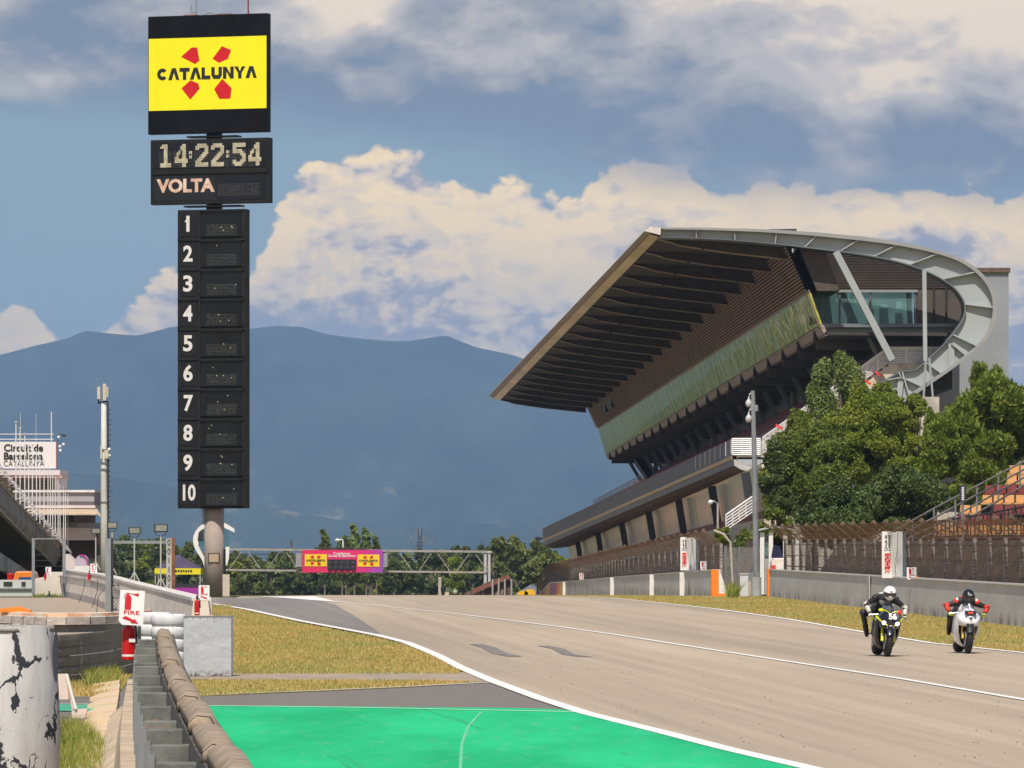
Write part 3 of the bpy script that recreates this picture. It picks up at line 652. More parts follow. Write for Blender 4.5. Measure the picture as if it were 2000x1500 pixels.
def wall_run(name, label, fx, y0, y1, h, m, group=None, step=8, cap=True, w=.32):
    y0 = float(y0); rt = root(name, label, 'barrier', (fx(y0), y0, GZ(y0)), group=group)
    n = max(1, int((y1-y0)/step)); yy = [y0+(y1-y0)*i/n for i in range(n+1)]
    mb = MB(); mb.loft([[Vector((fx(y), y, GZ(y)-.05)), Vector((fx(y)+w*1.9, y, GZ(y)-.05)), Vector((fx(y)+w*.95, y, GZ(y)+h)), Vector((fx(y)+.03, y, GZ(y)+h))] for y in yy])
    mb.build('wall_body', m, rt, world=True)
    if cap:
        mb = MB(); mb.loft([[Vector((fx(y)-.01, y, GZ(y)+h+.002)), Vector((fx(y)+w, y, GZ(y)+h+.002)), Vector((fx(y)+w, y, GZ(y)+h+.04)), Vector((fx(y)-.01, y, GZ(y)+h+.04))] for y in yy])
        mb.build('top_cap', WHITE, rt, world=True)
    return rt
BH = 1.08
# near wall B in one run, with a paler joint strip
wb = wall_run('concrete_barrier', 'long grey concrete barrier wall on the right behind the two motorcycles', WBx, 95, 232.5, BH, WALLG)
for yy in (190,):
    MB().box((WBx(yy)-.015, yy, BH/2), (.04, 1.2, BH-.02)).build('joint_strip', mat('joint_pale', (.45, .42, .40), .8), wb, world=True)
mb = MB(); mb.bb(WBx(232.8)-.06, WBx(232.8)+.22, 232.52, 233.0, 0, BH+.05); mb.build('end_cap', ORANGE, wb, world=True)
# farther wall A in separate lengths, orange end
segs = [(233.4, 256), (256.3, 285), (285.3, 335), (335.3, 462)]
for i, (a, b_) in enumerate(segs):
    lab = ['grey concrete barrier length ending in the orange block at the gap', 'grey concrete barrier length second from the orange block', 'grey concrete barrier length third from the orange block', 'farthest plain grey barrier length before the striped wall'][i]
    w_ = wall_run('concrete_barrier', lab, WAx, a, b_, BH, WALLG, 'grey barrier lengths beside the verge')
    MB().bar((WAx(b_)-.02, b_-.2, GZ(b_)), (WAx(b_)-.02, b_-.2, GZ(b_)+BH), .35, .06).build('joint_strip', WHITE, w_, world=True)
et = root('barrier_end', 'bright orange end block with white sloping face at the barrier gap', 'barrier end', (WAx(233), 232.6, 0))
mb = MB(); mb.prism([Vector((-.10, 0, 0)), Vector((.72, 0, 0)), Vector((.72, 0, .12)), Vector((.20, 0, .12)), Vector((.20, 0, BH+.02)), Vector((-.10, 0, BH+.02))], (0, .5, 0)); mb.build('orange_face', ORANGE, et)
mb = MB(); mb.prism([Vector((.203, .04, .122)), Vector((.62, .04, .122)), Vector((.50, .04, .35)), Vector((.24, .04, BH)), Vector((.203, .04, BH))], (0, .5, 0)); mb.build('white_face', WHITE, et)
# striped wall beyond
STRC = [flat('str_magenta', (.40, .02, .10)), flat('str_orange', (.60, .22, .05)), flat('str_purple', (.12, .07, .18)), flat('str_yellow', (.60, .38, .04)), flat('str_red', (.42, .04, .03))]
w_ = root('striped_barrier', 'barrier wall covered with magenta, orange and purple advertising stripes', 'barrier', (WAx(465), 465, GZ(465)))
y = 463.0; k = 0; cells = MB(); cells2 = []
mb = MB()
while y < 640:
    dy = 7+(k*37 % 9); fx = WAx if y < 600 else (lambda q: 2.2-.016*(q-600))
    mb.cur = (k*3) % 5
    mb.loft([[Vector((fx(q), q, GZ(q)-.05)), Vector((fx(q)+.5, q, GZ(q)-.05)), Vector((fx(q)+.3, q, GZ(q)+BH)), Vector((fx(q), q, GZ(q)+BH))] for q in (y, y+dy)]); y += dy; k += 1
mb.build('stripes', STRC, w_, world=True)
mb = MB(); mb.loft([[Vector((WAx(q)-.02 if q <= 600 else 2.18-.016*(q-600), q, GZ(q)+BH+.003)), Vector((WAx(q)+.4 if q <= 600 else 2.6-.016*(q-600), q, GZ(q)+BH+.003)), Vector((WAx(q)+.4 if q <= 600 else 2.6-.016*(q-600), q, GZ(q)+BH+.06)), Vector((WAx(q)-.02 if q <= 600 else 2.18-.016*(q-600), q, GZ(q)+BH+.06))] for q in (463, 520, 560, 600, 640)]); mb.build('top_cap', WHITE, w_, world=True)
# catch fence mesh: wire net as a material with holes
def m_net(name, c, cell, w, extra=.0, slack=.0):
    m, t, b = newmat(name); x, y, z = sep(t, objco(t)); b.inputs['Base Color'].default_value = C4(c); b.inputs['Roughness'].default_value = .8
    n = noise(t, vec(t, x, y*.6, z), 1.2, 5, .65)
    u = (y+z)*(1/cell)+n*slack; v = (y-z)*(1/cell)+n*slack
    a = u.m('FRACT').m('LESS_THAN', w).m('MAXIMUM', v.m('FRACT').m('LESS_THAN', w))
    h = (z*(1/.42)).m('FRACT').m('LESS_THAN', .06)
    tang = noise(t, vec(t, x, y*1.1, z*2.4), 3.0, 6, .75).step(.56, .60)*extra
    al = a.m('MAXIMUM', h).m('MAXIMUM', tang); t.links.new(al.o, b.inputs['Alpha']); return m
NETB = m_net('rusty_net', (.13, .075, .045), .07, .24, .8, .15); NETR = m_net('rusty_overhang_net', (.24, .11, .06), .055, .33, .8, .2)
POSTM = mat('weathered_post', (.34, .30, .27), .8, .25, 3, c2=(.14, .11, .09), th=.5, sc2=6, stretch=(.2, .2, 2.5))
ANG = mat('angle_steel', (.13, .09, .068), .8, .3, 2)
def catch_fence(name, label, fx, y0, y1, n, h, over=.62, base=0.0, grp=None):
    rt = root(name, label, 'fence', (fx(y0), y0, GZ(y0))); off = .55
    yy = [y0+(y1-y0)*i/n for i in range(n+1)]
    mb = MB(); mb.loft([[Vector((fx(y)+off, y, GZ(y)+base)), Vector((fx(y)+off, y, GZ(y)+h-.55))] for y in yy], closed=False); mb.build('net', NETB, rt, world=True)
    def arch(y): return [Vector((fx(y)+off, y, GZ(y)+h-.55)), Vector((fx(y)+off-.22, y, GZ(y)+h-.30)), Vector((fx(y)+off-.55, y, GZ(y)+h-.06)), Vector((fx(y)+off-over-.15, y, GZ(y)+h))]
    mb = MB(); mb.loft([arch(y) for y in yy], closed=False); mb.build('overhang_net', NETR, rt, world=True)
    for y in yy:
        mb = MB(); a = arch(y); a[0].z -= 0
        mb.bar((fx(y)+off+.06, y, GZ(y)), (fx(y)+off+.06, y, GZ(y)+h-.5), .12, .14); mb.build('post', POSTM, rt, world=True)
        mb = MB()
        for p, q in zip(a[:-1], a[1:]): mb.bar(p, q, .05, .05)
        mb.prism([a[-1], a[-1]+Vector((.10, 0, .12)), a[-1]+Vector((.22, 0, -.02))], (0, .05, 0)); mb.build('post_arm', ANG, rt, world=True)
    mb = MB(); 
    for zz in (1.25, 1.7, 2.15, h-.5): mb.tube([(fx(y)+off, y, GZ(y)+zz) for y in yy], .012, 4)
    mb.build('cable', ANG, rt, world=True)
    return rt
catch_fence('catch_fence', 'rusty catch fence with curved overhang behind the motorcycles', WBx, 142, 232, 24, 2.85)
catch_fence('catch_fence', 'rusty catch fence receding below the grandstand', WAx, 238, 598, 60, 2.75)
# pale end post of the farther fence
rt = root('fence_post', 'pale leaning end post of the fence beside the grandstand', 'post', (PX(1433, 233), 233.2, 0))
MB().tube([(0, 0, 0), (-.12, 0, 2.2), (-.4, 0, 2.55), (-.8, 0, 2.7)], .05, 8).build('fence_post_shaft', mat('pale_post', (.42, .36, .32), .8, .15, 3), rt)
# earth bank and hedge behind the fences
BANK = mat('earth_bank', (.095, .05, .032), 1, .6, 1.3, c2=(.018, .022, .008), th=.5, sc2=1.4, bmp=.6)
mb = MB(); yy = [120, 150, 180, 210, 236]; mb.loft([[Vector((WBx(y)+1.6, y, -.1)), Vector((WBx(y)+3.2, y, 2.25)), Vector((WBx(y)+9, y, 2.3))] for y in yy], closed=False); o = mb.build('embankment', BANK); tag(o, kind='structure')
mb = MB(); yy = [248, 300, 360, 420, 500, 598]; mb.loft([[Vector((WAx(y)+1.8, y, GZ(y)-.2)), Vector((WAx(y)+3.2, y, GZ(y)+2.55)), Vector((WAx(y)+7, y, GZ(y)+2.6))] for y in yy], closed=False); o = mb.build('embankment', BANK); tag(o, kind='structure')
# tall white circuit boards standing on the walls
LOGOR = flat('logo_red', (.60, .012, .02), .5); INK = flat('sign_ink', (.015, .015, .018), .6)
def circuit_board(px, py0, py1, wpx, d, label):
    w = wpx/F*d; h = (py1-py0)/F*d; s = h/2.0
    rt = root('circuit_board', label, 'sign', (PX(px, d), d, PZ(py1, d)), group='tall white circuit boards on the walls')
    mb = MB(); mb.bb(-w/2, w/2, 0, .30, 0, h-.03); mb.bb(-w/2, -w*.08, 0, .30, h-.03, h); mb.bb(w*.20, w/2, 0, .3, h-.03, h); mb.build('panel', mat('board_white', (.80, .79, .77), .6, .05, 2), rt)
    mb = MB(); mb.bb(w/2+.002, w/2+.1, .02, .30, 0, h-.04); mb.build('side', flat('board_side', (.16, .20, .25)), rt)
    x = -w*.24
    lg = MB(); lg.bb(x-w*.14, x+w*.14, -.008, -.002, h*.20, h*.53); lg.build('logo_field', LOGOR, rt)
    ck = MB(); cs = w*.07
    for i in range(4):
        for j in range(3):
            if (i+j) % 2 == 0: ck.bb(x-w*.14+i*cs, x-w*.14+i*cs+cs*.98, -.008, -.003, h*.20-(j+1)*cs, h*.20-j*cs)
    ck.build('checker', LOGOR, rt)
    pth = [(-.3, -.9), (.35, -.75), (.45, -.3), (-.1, .0), (.45, .35), (.4, .85), (-.35, .8), (-.45, .5), (.05, .3), (-.4, -.1), (-.45, -.6), (-.3, -.9)]
    tr = MB(); pp = [Vector((x+a*w*.20, -.014, h*.365+c_*h*.14)) for a, c_ in pth]
    for p, q in zip(pp[:-1], pp[1:]): tr.bar(p, q, .022*s*1.3, .008)
    tr.build('logo_track', WHITE, rt)
    tx = MB(); put_text(tx, 'Circuit de\nCatalunya', h*.085, facing((x, -.006, h*.75), 0, math.radians(90)), bold=.003, line=.8); tx.build('lettering', INK, rt)
    cr = MB(); rng = random.Random(3); px_ = w*.12
    pts = [Vector((w*.28, -.006, h*.98))]
    while pts[-1].z > .05: pts.append(pts[-1]+Vector((rng.uniform(-.035, .03), 0, -h*.08)))
    for p, q in zip(pts[:-1], pts[1:]): cr.bar(p, q, .018, .006)
    cr.build('crease', flat('crease_grey', (.25, .28, .33)), rt)
circuit_board(1743, 1038, 1129, 40, 182, 'tall white circuit board with red logo on the wall above the leading motorcycle')
circuit_board(1344, 1049, 1114, 30, 251, 'tall white circuit board with red logo below the grandstand balcony')
MB()
# fire point signs
def extinguisher(parent, at, s=1.0, world=False):
    e = root('fire_extinguisher', None, None, at); return e
def fire_sign(d, px, py_top, wpx, hpx, label, arrow=1, rot=0.0, notch=True):
    w = wpx/F*d; h = hpx/F*d
    rt = root('fire_sign', label, 'sign', (PX(px, d), d, PZ(py_top+hpx, d)), rot, 'white FIRE signs beside the track')
    mb = MB(); c_ = w*.14
    pl = [(-w/2+(c_ if notch else .01), 0), (w/2, 0), (w/2, h), (-w/2, h), (-w/2, c_ if notch else .01)]
    mb.prism([Vector((x, 0, z)) for x, z in pl], (0, .012, 0)); mb.build('sign_plate', mat('sign_white', (.80, .80, .80), .45, .03, 3, c2=(.5, .48, .44), th=.7, sc2=5), rt)
    R_ = flat('sign_red', (.62, .015, .03), .5)
    ic = MB(); x = -w*.16; bw = w*.13
    body = [(x-bw, h*.44), (x+bw, h*.44), (x+bw, h*.78), (x+bw*.7, h*.84), (x+bw*.25, h*.87), (x+bw*.25, h*.9), (x+w*.22, h*.9), (x+w*.42, h*.93), (x+w*.42, h*.83), (x+w*.22, h*.87), (x, h*.92), (x-bw*.3, h*.9), (x-bw*.7, h*.84), (x-bw, h*.78)]
    vs = [Vector((a, -.004, b_)) for a, b_ in body]; ic.add(vs, [tuple(f) for f in tri_fill(vs)])
    ic.tube([Vector((x-bw*1.4, -.004, h*.77)), Vector((x-bw*1.1, -.004, h*.86)), Vector((x-bw*.3, -.004, h*.93))], w*.013, 5)
    ic.build('extinguisher_symbol', R_, rt)
    tx = MB(); put_text(tx, 'FIRE', h*.155, facing((0, -.004, h*.355)), width=w*.64, bold=.0010); tx.build('lettering', R_, rt)
    ar = MB(); s = arrow
    ap = [(-.30, .235), (-.22, .255), (.10, .155), (.13, .195), (.30, .05), (-.02, .06), (.02, .10), (-.36, .185)]
    vs = [Vector((s*a*w, -.004, b_*h)) for a, b_ in ap]; ar.add(vs, [tuple(f) for f in tri_fill(vs)]); ar.build('arrow', R_, rt)
    return rt
fire_sign(176.5, 1780.5, 1108, 19, 24, 'small white FIRE sign on the grey wall right of the near circuit board')
fire_sign(240.5, 1374, 1096, 12, 17, 'small white FIRE sign on the wall beside the orange barrier end')
fire_sign(405, 1136, 1119, 9, 13, 'tiny white FIRE sign far along the grey barrier')
rt = root('marshal_hat', 'small orange object behind the wall beside the FIRE sign', 'marker', (PX(1791, 176.5), 176.5, PZ(1131, 176.5))); mb = MB(); mb.lathe((0, 0, 0), [(.12, 0), (.11, .03), (.05, .06), (.03, .1)], 10); mb.build('cone', ORANGE, rt)
# camera pole
d = 234.5
rt = root('camera_pole', 'tall grey pole with two dome cameras in front of the grandstand', 'pole', (PX(1477, d), d, 0))
top_ = PZ(763, d); mb = MB(); mb.tube([(0, 0, 1.0), (-.06, 0, 5), (-.14, 0, top_)], [.13, .11, .085], 12); mb.build('pole', STEEL, rt, smooth=False)
mb = MB(); mb.tube([(-.0, 0, 0), (0, 0, .78)], .21, 12); mb.build('pole_base', mat('base_grey', (.38, .39, .40), .6, .1, 2), rt)
for zz in (PZ(768, d), PZ(798, d)):
    mb = MB(); mb.tube([(-.1, 0, zz), (-.18, 0, zz+.02), (-.27, 0, zz-.04), (-.31, 0, zz-.18), (-.31, 0, zz-.26)], .028, 6); a_ = mb.build('camera_arm', WHITE, rt)
    mb = MB(); mb.lathe((-.31, 0, zz-.56), [(.02, -.02), (.10, .02), (.13, .1), (.13, .2), (.07, .28), (.04, .32)], 12); mb.build('dome_camera', mat('camera_shell', (.5, .5, .5), .3, .1, 4), a_, smooth=True)
mb = MB(); mb.box((-.08, -.02, PZ(797, d)), (.3, .1, .25)); mb.build('bracket', STEEL, rt)
# cabinet
d = 232.0; rt = root('cabinet', 'white metal cabinet standing between the two barrier ends', 'cabinet', (PX(1453.5, d), d, 0))
mb = MB(); mb.bb(-.17, .17, 0, .4, 0, .90); mb.build('body', mat('cab_white', (.56, .57, .58), .6, .06, 3), rt, bevel=.01)
mb = MB(); mb.bb(-.20, .20, -.03, .43, .902, .96); mb.build('lid', mat('cab_lid', (.42, .42, .42), .6), rt)
rt = root('cable_box', 'small beige box at the foot of the camera pole', 'box', (PX(1462, 235.4), 235.4, 0)); mb = MB(); mb.bb(-.05, .28, 0, .3, 0, .62); mb.build('box_body', mat('beige', (.45, .36, .28), .8), rt)
# mesh fence in the gap
rt = root('mesh_fence', 'grey mesh fence in the gap behind the camera pole', 'fence', (PX(1455, 246), 246, 0))
NETG = m_net('grey_net', (.30, .30, .30), .10, .30, .0)
m, t, b = newmat('grey_mesh_x'); x, y, z = sep(t, objco(t)); b.inputs['Base Color'].default_value = (.3, .3, .29, 1)
a = ((x+z)*9).m('FRACT').m('LESS_THAN', .22).m('MAXIMUM', ((x-z)*9).m('FRACT').m('LESS_THAN', .22)); t.links.new(a.o, b.inputs['Alpha']); NETX = m
mb = MB(); mb.add([(-.9, 0, 0), (1.2, 0, 0), (1.2, 0, 2), (-.9, 0, 2)], [(0, 1, 2, 3)]); mb.build('net', NETX, rt)
for x in (-.85, -.25, .4, 1.0): MB().tube([(x, 0, 0), (x, 0, 2.05)], .045, 6).build('post', STEEL, rt)
# marshal shelter with white buggy
d = 243.0; rt = root('marshal_shelter', 'marshal shelter with curved pale roof at the end of the near wall', 'shelter', (PX(1520, d), d, 0))
def q(px): return PX(px, d)-PX(1520, d)
mb = MB(); ring = []
for k in range(9):
    a = k/8; ring.append((q(1480)+(q(1562)-q(1480))*a, PZ(1037-6*math.sin(math.pi*min(1, a*1.15)), d)))
mb.loft([[Vector((x, yy, z)) for x, z in ring]+[Vector((x, yy, z+.05)) for x, z in ring[::-1]] for yy in (-1, 2.2)]); mb.build('roof', mat('shelter_roof', (.40, .42, .44), .5, .1, 2), rt)
for px_ in (1487, 1504, 1532, 1556): MB().bb(q(px_)-.09, q(px_)+.09, -.8, -.65, 0, PZ(1040, d)).build('post', WHITE, rt)
mb = MB(); mb.bb(q(1486), q(1504), -.6, 2, 0, PZ(1090, d)); mb.build('side_panel', mat('grey_panel', (.36, .36, .38), .6), rt)
mb = MB(); mb.bb(q(1487), q(1502), -.64, -.6, PZ(1088, d), PZ(1042, d)); mb.build('side_window', TEAL, rt)
rt = root('service_buggy', 'white service buggy with red front parked under the shelter', 'vehicle', (PX(1526, 240), 240, 0))
def q(px): return PX(px, 240)-PX(1526, 240)
mb = MB(); mb.loft([[Vector((x, yy, z)) for x, z in ((q(1506), .3), (q(1548), .3), (q(1548), 1.55), (q(1512), 1.55), (q(1507), 1.4))] for yy in (0, 1.6)]); mb.build('body', mat('buggy_white', (.75, .66, .58), .4, .05, 2), rt, bevel=.04)
mb = MB(); mb.bb(q(1505), q(1515), -.03, -.003, .5, 1.25); mb.build('front_panel', mat('buggy_red', (.62, .07, .05), .4), rt)
mb = MB(); mb.bb(q(1516), q(1535), -.03, -.003, .5, 1.30); mb.build('front_window', WHITE, rt)
mb = MB(); mb.prism([Vector((q(1508), .3, 1.56)), Vector((q(1531), .3, 1.56)), Vector((q(1524), .3, 2.05)), Vector((q(1512), .3, 2.12))], (0, .6, 0)); mb.build('cover', flat('navy_cloth', (.01, .013, .05), .8), rt)
for x in (q(1512), q(1544)): 
    mb = MB(); mb.lathe((x-.08, .5, .3), [(.05, 0), (.28, .0), (.3, .04), (.3, .14), (.05, .16)], 14, 'X'); mb.build('wheel', BLACK, rt)
# lamp with round globe below the balcony
d = 300.0; rt = root('globe_lamp', 'short lamp post with round white globe below the balcony', 'lamp', (PX(1402, d), d, GZ(d)))
mb = MB(); mb.tube([(0, 0, 0), (0, 0, PZ(984, d)-GZ(d))], .06, 8); mb.build('post', mat('lamp_post', (.40, .36, .32), .7), rt)
mb = MB(); mb.tube([(0, 0, PZ(984, d)-GZ(d)), (-.2, 0, PZ(979, d)-GZ(d)), (-.38, 0, PZ(979, d)-GZ(d))], .04, 6); mb.build('arm', STEEL, rt)
mb = MB(); mb.ball((-.38, 0, PZ(981, d)-GZ(d)), .13); mb.build('globe', WHITE, rt, smooth=True)
# small grandstand at far right: rows of seats seen obliquely
SEATT = mat('seat_tan', (.62, .33, .13), .6, .08, 3); SEATM = mat('seat_maroon', (.22, .045, .045), .6, .1, 3)
d = 214.0; ss = root('seat_stand', 'open stepped stand of tan and maroon seats at right edge', 'grandstand', (PX(1990, d), d, 0))
dirx = Vector((-.55, 0, .0))
rows = 9
def SP(u, r):                                              # u along the row to the right and nearer, r row number going up and back
    return Vector((PX(1822, 222)+u*.94+r*.55, 222-u*.34+r*.75, PZ(1044, 222)+r*.40-r*.0))
for r in range(rows):
    mb = MB(); a = SP(0, r); b_ = SP(9, r); mb.loft([[a+Vector((0, 0, -.42)), a+Vector((.35, .75, -.42)), a+Vector((.35, .75, -.05)), a+Vector((0, 0, -.05))], [b_+Vector((0, 0, -.42)), b_+Vector((.35, .75, -.42)), b_+Vector((.35, .75, -.05)), b_+Vector((0, 0, -.05))]]); mb.build('step', DARK, ss, world=True)
seat_me = {}
for r in range(rows):
    u = .25+(r % 2)*.4; k = 0
    while u < 8.5:
        if ((k+r*3) % 9) != 8:
            c_ = SP(u, r); tan = ((r+(k+r*3)//9) % 2 == 0); mb = MB(); R_ = Matrix.Rotation(-.35, 3, 'Z')
            mb.box(c_+Vector((0, -.05, .02)), (.38, .38, .06), R_); mb.box(c_+Vector((.05, .12, .21)), (.38, .06, .30), R_); mb.build('seat', SEATT if tan else SEATM, ss, world=True)
        k += 1; u += .45
a = [PX(1700, 216), PX(2040, 200)]
for k in range(4):
    mb = MB(); mb.tube([P(1700+k*34, 1063-k*4.5, 218), P(1830+k*16, 990+k*10, 214), P(2040, 880+k*15, 208)], .035, 6); mb.build('handrail', mat('handrail_grey', (.42, .40, .36), .4, .2, 3, metal=.4), ss, world=True)
for u in range(8):
    x = 1740+u*42; yy = 1041-(x-1740)*.56; mb = MB(); mb.tube([P(x, yy, 216-u), P(x, yy+54, 216-u)], .035, 5); mb.build('handrail_post', STEEL, ss, world=True)
mb = MB(); mb.tube([P(1820, 1020, 205), P(1900, 1008, 202), P(2040, 982, 196)], .035, 5); mb.build('front_rail', DARK, ss, world=True)
for u in range(26):
    x = 1822+u*8.2; mb = MB(); mb.tube([P(x, 1021-(x-1820)*.17, 204-u*.3), P(x, 1075, 204-u*.3)], .026, 4); mb.build('baluster', DARK, ss, world=True)
# little dark sign on a post
d = 200; rt = root('track_sign', 'small dark sign with white strip on a thin post before the seats', 'sign', (PX(1880, d), d, 0))
MB().tube([(0, 0, 0), (0, 0, PZ(960, d))], .05, 8).build('post', STEEL, rt)
MB().bb(-.11, .11, -.12, -.06, PZ(979, d), PZ(948, d)).build('panel', flat('sign_navy', (.03, .035, .05)), rt)
mb = MB()
for k in range(7): mb.bb(-.04, .04, -.14, -.122, PZ(977, d)+k*.068, PZ(977, d)+k*.068+.05)
mb.build('marking', WHITE, rt)
# ================================================================== LAP TOWER
d = 250.0; TA = math.radians(-18)
tw = root('lap_tower', 'tall black lap and time tower with yellow sign on a concrete pole', 'tower', (PX(417, d), d, GZ(d)), 0)
BOARD = mat('board_black', (.005, .0055, .007), .6, .3, .8, spec=.12, c2=(.022, .022, .024), th=.62, stretch=(1, 1, .2)); FRAME = mat('board_frame', (.018, .017, .016), .6, .2, 1.5, spec=.15, c2=(.06, .055, .05), th=.66)
ky = d/F
def tz(py): return PZ(py, d)-GZ(d)
def tx(px): return (px-417)*ky
RZ = Matrix.Rotation(TA, 4, 'Z')
def board(name, pxc, w, dep, py0, py1, m, fr=0, parent=tw, lean=0):
    h0, h1 = tz(py1), tz(py0); o = MB()
    o.box((0, dep/2, (h0+h1)/2), (w, dep, h1-h0)); vs = [RZ@Vector(v)+Vector((tx(pxc), 0, 0)) for v in o.v]; o.v = [tuple(v) for v in vs]
    return o.build(name, m, parent, bevel=fr)
def onb(pxc): return Matrix.Translation((tx(pxc), 0, 0))@RZ
def bmb(pxc, fn, name, m, parent=tw, **k):
    o = MB(); fn(o); M_ = onb(pxc); o.v = [tuple(M_@Vector(v)) for v in o.v]; return o.build(name, m, parent, **k)
kk = 1/math.cos(TA)*ky
# pole (lower, lit concrete; necks between boards)
mb = MB(); mb.tube([(0, .75, 0), (0, .75, tz(990))], [.46, .42], 24); mb.build('pole', mat('tower_pole', (.36, .29, .25), .75, .12, .8, c2=(.26, .21, .18), th=.64), tw, smooth=True)
mb = MB(); mb.tube([(0, .75, tz(992)), (0, .75, tz(30))], .36, 20); mb.build('mast_core', DARK, tw, smooth=True)
mb = MB(); mb.box((0, .3, tz(1090)), (.42, .06, .36)); mb.build('plaque', mat('plaque', (.40, .30, .20), .7), tw)
mb = MB(); mb.box((0, .31, tz(1090)), (.50, .05, .44)); mb.build('plaque_frame', DARK, tw)
mb = MB(); mb.box((-.48, .7, tz(1000)), (.10, .14, 1.1)); mb.build('conduit_box', STEEL, tw)
mb = MB(); mb.tube([(.46, .6, tz(1072)), (.47, .6, tz(1165))], .05, 6); mb.build('conduit', BLACK, tw)
# top sign
wS = 238*kk; s_ = board('sign_box', 405.5, wS, .40, 29, 260, BOARD, .02)
ye = mat('sign_yellow', (.90, .76, .006), .5, .03, 1)
bmb(405.5, lambda o: o.bb(-wS/2+.05, wS/2-.05, -.03, -.003, tz(214), tz(73)), 'yellow_panel', ye, s_)
def sym(o, s=1.0, x0=0, z0=0, yy=-.05, only=0, sx=1.0):
    for pl in [[(-1.26, .56), (-.83, .86), (-.60, .86), (-.50, .42), (-.68, .31)], [(.03, .47), (.42, .88), (.80, .74), (.66, .45), (.30, .33)],
               [(-1.24, -.48), (-.87, -.22), (-.55, -.33), (-.49, -.50), (-.88, -.86)], [(.10, -.53), (.43, -.20), (.82, -.52), (.76, -.86), (.31, -.86)]][only:only+1]:
        vs = [Vector((x0+(a*.98+.20)*s*sx, yy, z0+b_*s*.98)) for a, b_ in pl]; o.add(vs, [tuple(f) for f in tri_fill(vs)])
sr = flat('symbol_red', (.56, .006, .012), .5)
for i in range(4): bmb(405.5, lambda o: sym(o, 1.36, -.03, tz(143), only=i, sx=.86, yy=-.034), 'red_symbol', sr, s_)
# wordmark with barless A
def word(o, W_, H_, x0, z0, yy, thick):
    chars = 'CATALUNYA'; adv = [1.0, 1.0, .92, 1.0, .86, 1.02, 1.04, .98, 1.0]; tot = sum(adv); x = x0-W_/2
    for ch, a in zip(chars, adv):
        w = W_*a/tot; g = w*.045; xa, xb = x+g, x+w-g; xm = (xa+xb)/2; z1, z2 = z0-H_/2, z0+H_/2; T_ = thick
        def ln(p, q, t_=T_): o.bar(Vector((p[0], yy, p[1])), Vector((q[0], yy, q[1])), t_, .012)
        h = T_/2
        if ch == 'A':
            o.prism([Vector((xa-g*.8, yy, z1)), Vector((xa-g*.8+T_*1.1, yy, z1)), Vector((xm+T_*.05, yy, z2-T_*1.2)), Vector((xb+g*.6-T_*.9, yy, z1)), Vector((xb+g*.8, yy, z1)), Vector((xm+T_*.62, yy, z2)), Vector((xm-T_*.52, yy, z2))], (0, .01, 0))
        elif ch == 'T': o.bb(xa-g*.6, xb+g*.6, yy-.005, yy+.005, z2-T_, z2); o.bb(xm-h, xm+h, yy-.005, yy+.005, z1, z2-T_)
        elif ch == 'L': o.bb(xa, xa+T_, yy-.005, yy+.005, z1, z2); o.bb(xa+T_, xb, yy-.005, yy+.005, z1, z1+T_)
        elif ch == 'U':
            o.bb(xa, xa+T_, yy-.005, yy+.005, z1+T_*1.1, z2); o.bb(xb-T_, xb, yy-.005, yy+.005, z1+T_*1.1, z2)
            o.prism([Vector((xa, yy, z1+T_*1.1)), Vector((xa+T_*.6, yy, z1)), Vector((xb-T_*.6, yy, z1)), Vector((xb, yy, z1+T_*1.1)), Vector((xb-T_, yy, z1+T_*1.1)), Vector((xa+T_, yy, z1+T_*1.1))][::-1], (0, .01, 0))
        elif ch == 'N':
            o.bb(xa, xa+T_, yy-.005, yy+.005, z1, z2); o.bb(xb-T_, xb, yy-.005, yy+.005, z1, z2)
            o.prism([Vector((xa+T_, yy, z2)), Vector((xa+T_*.3, yy, z2)), Vector((xb-T_, yy, z1)), Vector((xb-T_*.3, yy, z1))], (0, .01, 0))
        elif ch == 'Y':
            o.bb(xm-h, xm+h, yy-.005, yy+.005, z1, z0-.02)
            o.prism([Vector((xa-g, yy, z2)), Vector((xa-g+T_*1.1, yy, z2)), Vector((xm, yy, z0+T_*.25)), Vector((xb+g-T_*1.1, yy, z2)), Vector((xb+g, yy, z2)), Vector((xm+h, yy, z0-.02)), Vector((xm-h, yy, z0-.02))][::-1], (0, .01, 0))
        elif ch == 'C':
            pts = []; R1x, R1z = (xb-xa)/2+g*.4, H_/2
            for k in range(15):
                an = math.radians(42+k*(276/14)); pts.append((math.cos(an), math.sin(an)))
            for (c1, s1), (c2, s2) in zip(pts[:-1], pts[1:]):
                o.add([Vector((xm+c1*R1x, yy, z0+s1*R1z)), Vector((xm+c2*R1x, yy, z0+s2*R1z)), Vector((xm+c2*(R1x-T_), yy, z0+s2*(R1z-T_))), Vector((xm+c1*(R1x-T_), yy, z0+s1*(R1z-T_)))], [(0, 1, 2, 3)])
        x += w
bmb(405.5, lambda o: word(o, 4.70, .52, -.03, tz(143), -.043, .158), 'wordmark', INK, s_)
